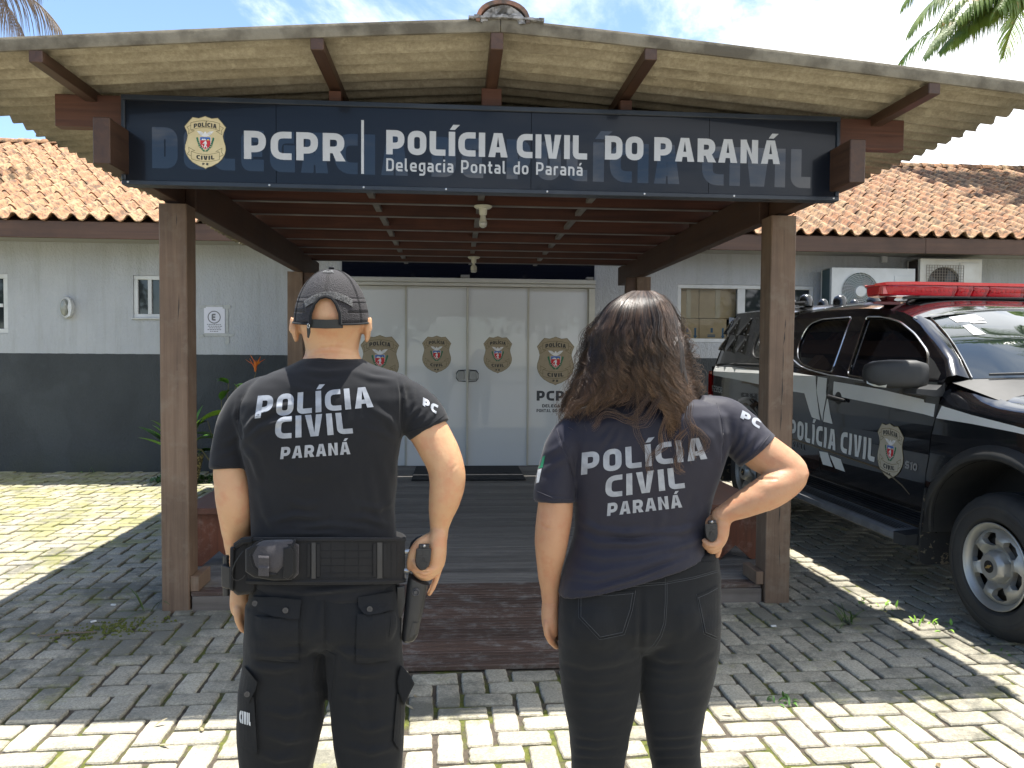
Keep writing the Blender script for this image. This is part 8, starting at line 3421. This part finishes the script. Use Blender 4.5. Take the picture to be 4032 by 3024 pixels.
for L_ in ([(1254, 1285), (1312, 1287), (1369, 1282)], [(1250, 1279), (1250, 1334), (1295, 1382), (1349, 1371), (1366, 1318), (1373, 1276)], [(1255, 1281), (1255, 1332), (1297, 1376), (1345, 1366), (1361, 1316), (1367, 1280)],
           [(1437, 1236), (1437, 1300), (1434, 1345), (1425, 1372), (1412, 1392), (1390, 1412)], [(1441, 1236), (1441, 1300), (1438, 1347), (1429, 1376), (1416, 1396)], [(1370, 1262), (1437, 1258), (1500, 1246), (1552, 1231)], [(1370, 1267), (1437, 1262), (1500, 1250), (1552, 1235)],
           [(1505, 1284), (1521, 1370), (1549, 1382)], [(1509, 1290), (1525, 1366), (1548, 1376)], [(1507, 1292), (1530, 1282), (1551, 1270)], [(1384, 1425), (1382, 1410)]):
    drape_line(st2, dJ, L_, .0007, .0034 if L_[0][0] in (1254, 1255, 1509, 1507) else .0006, 5)
st2.build('stitching', stitch, w_je, True)
for (xa) in (1290, 1455):
    c = P3(xa, 1930, YW)
    sh = MB()
    rings = []
    for (dy, hw, z1) in ((-.09, .025, .05), (-.075, .035, .09), (-.03, .040, .12), (.05, .042, .09), (.10, .044, .06), (.15, .040, .05), (.185, .022, .03)):
        rings.append([(c[0] + hw * cos(a), c[1] + dy, max(0.004, z1 / 2 + z1 / 2 * sin(a))) for a in [2 * pi * k / 16 for k in range(16)]])
    sh.loft(rings)
    sh.build('shoe', gunp, wom, True)
pistol(1537, 1151, 27, 31, YG - .030, 'black pistol carried at the woman\'s right hip, grip end under her hand', 2)

# --- hair
def hair_mat(name, c1, c2, tip):
    hairm = NT(name)
    ht = hairm.noise(hairm.coord((1, 1, 1), True), 30, 3, .6)
    gpz = hairm.n('ShaderNodeSeparateXYZ')
    hairm.l(hairm.n('ShaderNodeNewGeometry').outputs['Position'], gpz.inputs[0])
    tipf = hairm.ramp(gpz.outputs[2], 1.48, 1.22)
    hcol = hairm.mix(hairm.ramp(ht, .35, .65), c1, c2)
    hcol = hairm.mix(hairm.math('MULTIPLY', tipf, .8), hcol, tip)
    return hairm.set(hcol, .36, None, spec=.55)


hb_mat = mk('hair_underlayer', (.010, .006, .005), (.016, .010, .008), .7, 30)
rs = np.random.RandomState(77)
yk = [628, 640, 654, 672, 688, 717, 749, 794, 833, 860, 890, 930, 970, 1020]
Lk = [1366, 1340, 1319, 1304, 1295, 1273, 1270, 1260, 1244, 1228, 1219, 1222, 1226, 1230]
Rk = [1412, 1434, 1447, 1457, 1464, 1473, 1482, 1486, 1496, 1504, 1510, 1516, 1520, 1516]
Ik = [1389, 1389, 1389, 1390, 1391, 1392, 1393, 1395, 1400, 1412, 1440, 1448, 1456, 1462]   # inner edge of the right lock
Jk = [1389, 1388, 1387, 1386, 1385, 1384, 1380, 1376, 1370, 1355, 1300, 1262, 1250, 1245]   # inner edge of the left fall
bkk = [.02, .06, .085, .105, .115, .124, .128, .128, .126, .124, .122, .118, .114, .110]
# underlayer
U = MB()
rows = []
for i, y_ in enumerate(yk[:9]):
    rows.append((Lk[i] + 7, y_ + 3, Rk[i] - 7, y_ + 3, bkk[i] * .90, .075, .0, 2.1))
srings(U, rows, YW, 36)
limb(U, [(1310, 800, YW - .045, .04), (1290, 832, YW - .05, .034), (1268, 858, YW - .045, .024), (1248, 876, YW - .045, .012)], 16)

um = remesh(U, .006, 6, .5)
V = getv(um)
V = V + getn(um) * (.004 * wnoise(V * [1, 1, .35], 60, 3, 2))[:, None]
setv(um, V)
hair_o = finish('hair', um, hb_mat, wom)
NP = 26


def unproj(PX, PY, Y):
    d = _f[None] * FPX + _r[None] * (PX * 1.8228 - 2016)[:, None] - _u[None] * (PY * 1.8228 - 1512)[:, None]
    t = Y / d[:, 1]
    return CAMP[None] + d * t[:, None]


tone = [.5]
bank = {0: [[], [], 0], 1: [[], [], 0], 2: [[], [], 0]}


def add_strand(px_, py_, yy_, r0, r1):
    tn = tone[-1] + rs.normal() * .14
    bk_ = bank[0 if tn > .66 else 2 if tn < .12 else 1]
    P = unproj(px_, py_, yy_)
    T_ = np.gradient(P, axis=0)
    T_ /= np.linalg.norm(T_, axis=1)[:, None] + 1e-9
    A = np.cross(T_, np.array([0.1, 1.0, 0.05]))
    A /= np.linalg.norm(A, axis=1)[:, None] + 1e-9
    Bv = np.cross(T_, A)
    m = len(P)
    rad = np.linspace(r0, r1, m)[:, None]
    ring = [P + rad * A, P + rad * (-.5 * A + .866 * Bv), P + rad * (-.5 * A - .866 * Bv)]
    v = np.stack(ring, 1).reshape(-1, 3)
    bk_[0].append(v)
    i = np.arange(m - 1)[:, None] * 3
    f = np.concatenate([np.concatenate([i + a, i + b, i + 3 + b, i + 3 + a], 1) for a, b in ((0, 1), (1, 2), (2, 0))]) + bk_[2]
    bk_[1].append(f)
    bk_[2] += m * 3


def clump(side, s, yend, nst, amp, freq, ph, layer, spread, tipcurl=0, y0=628.0, front=False):
    amp = amp * 2.0
    spread *= .45
    layer += rs.uniform(-.05, .04)
    tone.append(rs.rand() - (.25 if y0 > 650 else 0))
    """side 'L','R' or 'M' ; s 0..1 across that side from the inside outwards"""
    for k in range(nst):
        ye = yend + rs.normal() * 12
        ysr = y0 + abs(rs.normal()) * (6 if y0 < 650 else 25)
        t = np.linspace(0, 1, NP)
        py_ = ysr + (ye - ysr) * t
        ss = np.clip(s + rs.normal() * spread, 0.0, 1.12)
        spr = ss + (s - ss) * (.55 * t ** 2)
        Lo = np.interp(py_, yk, Lk)
        Ro = np.interp(py_, yk, Rk)
        In = np.interp(py_, yk, Ik)
        Jn = np.interp(py_, yk, Jk)
        if side == 'R':
            x = In + (Ro - In) * spr
        elif side == 'L':
            x = Jn + (Lo - Jn) * spr
        else:
            x = Jn + (In - Jn) * spr
        env = np.clip((py_ - 665) / 110, .06, 1) ** 1.2
        fr_ = freq * (1 + .05 * rs.normal())
        a_ = amp * (.85 + .3 * rs.rand())
        w = np.sin((py_ - 640) / 100 * 2 * pi * fr_ + ph + rs.normal() * .25)
        w2 = np.cos((py_ - 640) / 100 * 2 * pi * fr_ + ph + .6 + rs.normal() * .25)
        x = x + a_ * env * w + rs.normal() * .6
        py2 = py_ + a_ * .45 * env * w2
        mid = (Lo + Ro) / 2
        hw = (Ro - Lo) / 2
        q = np.clip((x - mid) / np.maximum(hw, 1), -1, 1)
        bk = np.interp(py_, yk, bkk) * np.sqrt(np.clip(1 - np.abs(q) ** 2.1, 0, 1))
        Y = YW - bk * layer - .006 * env * w2 - rs.rand() * .006
        if front:
            Y = YW + np.abs(rs.rand()) * .05 + 0 * Y
        r_ = .00062 * (.7 + .6 * rs.rand())
        add_strand(x, py2, Y, r_, r_ * .45)


for k in range(60):     # left fall
    s = rs.rand() ** .8
    clump('L', s, rs.uniform(835, 890) if s > .35 else rs.uniform(820, 868), 26, rs.uniform(2.5, 6.5), rs.uniform(1.1, 1.9), rs.rand() * 6.28, rs.uniform(.96, 1.08), .06)
for k in range(16):     # left outer, sweeping onto the shoulder
    clump('L', rs.uniform(.72, 1.0), rs.uniform(868, 898), 30, rs.uniform(4, 8), rs.uniform(1.2, 2.0), rs.rand() * 6.28, rs.uniform(.95, 1.05), .05)
for k in range(36):     # centre
    clump('M', rs.rand(), rs.uniform(830, 868), 26, rs.uniform(3, 6), rs.uniform(1.1, 1.8), rs.rand() * 6.28, rs.uniform(1.0, 1.06), .30)
for k in range(64):     # right fall
    s = rs.rand() ** .85
    clump('R', s, rs.uniform(860, 975), 26, rs.uniform(3, 8), rs.uniform(1.0, 1.8), rs.rand() * 6.28, rs.uniform(.98, 1.10), .06)
for k in range(14):     # long right locks
    clump('R', rs.uniform(.1, .95), rs.uniform(955, 1030), 20, rs.uniform(5, 9), rs.uniform(1.2, 2.1), rs.rand() * 6.28, rs.uniform(1.02, 1.10), .05)
for k in range(26):     # lower layers starting further down
    sd2 = 'LR'[k % 2]
    clump(sd2, rs.uniform(.1, 1), rs.uniform(850, 900) if sd2 == 'L' else rs.uniform(880, 990), 26, rs.uniform(4, 9), rs.uniform(1.2, 2.0), rs.rand() * 6.28, rs.uniform(1.02, 1.12), .06, y0=700)
for k in range(85):     # fly-aways
    clump('LR'[k % 2], rs.uniform(.85, 1.12), rs.uniform(700, 960), 4, rs.uniform(4, 12), rs.uniform(.8, 2.0), rs.rand() * 6.28, rs.uniform(.3, 1.1), .10, y0=rs.uniform(632, 760))
# loose curls over the shirt back, drawn one by one
for pts, n_, yb in (([(1400, 850), (1384, 880), (1372, 902), (1350, 908), (1330, 893), (1305, 890), (1292, 900), (1288, 918), (1280, 924)], 22, .135), ([(1425, 860), (1410, 885), (1395, 908), (1375, 912), (1355, 905)], 26, .137),
                    ([(1405, 860), (1375, 885), (1371, 905), (1376, 930), (1386, 955), (1400, 985)], 9, .14), ([(1440, 900), (1425, 935), (1432, 965), (1420, 975), (1403, 985), (1398, 1010), (1404, 1020)], 18, .14),
                    ([(1480, 930), (1462, 950), (1470, 975), (1460, 995), (1464, 1012), (1474, 1018)], 20, .135), ([(1495, 920), (1512, 935), (1525, 955), (1522, 970), (1510, 978)], 22, .125), ([(1280, 850), (1258, 868), (1240, 872), (1224, 890), (1220, 900)], 24, .10),
                    ([(1262, 815), (1246, 824), (1240, 838), (1244, 852), (1232, 860), (1226, 880)], 26, .07), ([(1470, 850), (1490, 870), (1485, 900), (1500, 930), (1492, 960), (1500, 990)], 20, .13)):
    pc_ = np.array(pts, float)
    for k in range(n_):
        tt = np.linspace(0, len(pc_) - 1, 30)
        xs_ = np.interp(tt, range(len(pc_)), pc_[:, 0])
        ys_ = np.interp(tt, range(len(pc_)), pc_[:, 1])
        for _ in range(3):
            xs_[1:-1] = (xs_[:-2] + xs_[1:-1] * 2 + xs_[2:]) / 4
            ys_[1:-1] = (ys_[:-2] + ys_[1:-1] * 2 + ys_[2:]) / 4
        sp_ = 2.6 + 2.6 * np.sin(np.linspace(.4, 2.6, 30))
        xs_ = xs_ + rs.normal() * sp_ + np.sin(np.linspace(0, 9, 30) + rs.rand() * 6) * 1.6
        ys_ = ys_ + rs.normal() * sp_
        add_strand(xs_, ys_, np.full(30, YW - yb - rs.rand() * .006), .0006, .00028)
for bi, (nm, c1, c2, c3) in enumerate((('dark', (.012, .007, .005), (.026, .015, .010), (.07, .036, .018)), ('mid', (.034, .019, .012), (.068, .039, .024), (.16, .085, .040)), ('light', (.075, .044, .028), (.13, .078, .048), (.26, .150, .075)))):
    tv = np.concatenate(bank[bi][0])
    tf = np.concatenate(bank[bi][1])
    hm = bpy.data.meshes.new('hair_strands')
    hm.vertices.add(len(tv))
    hm.vertices.foreach_set('co', tv.astype(np.float32).ravel())
    hm.loops.add(len(tf) * 4)
    hm.polygons.add(len(tf))
    hm.loops.foreach_set('vertex_index', tf.astype(np.int32).ravel())
    hm.polygons.foreach_set('loop_start', np.arange(0, len(tf) * 4, 4, dtype=np.int32))
    hm.update(calc_edges=True)
    hm.polygons.foreach_set('use_smooth', [True] * len(tf))
    hm.materials.append(hair_mat(nm + '_brown_hair', c1, c2, c3))
    hs_o = link_mesh('hair_strands', hm, hair_o)
    tag(hs_o, kind='stuff')
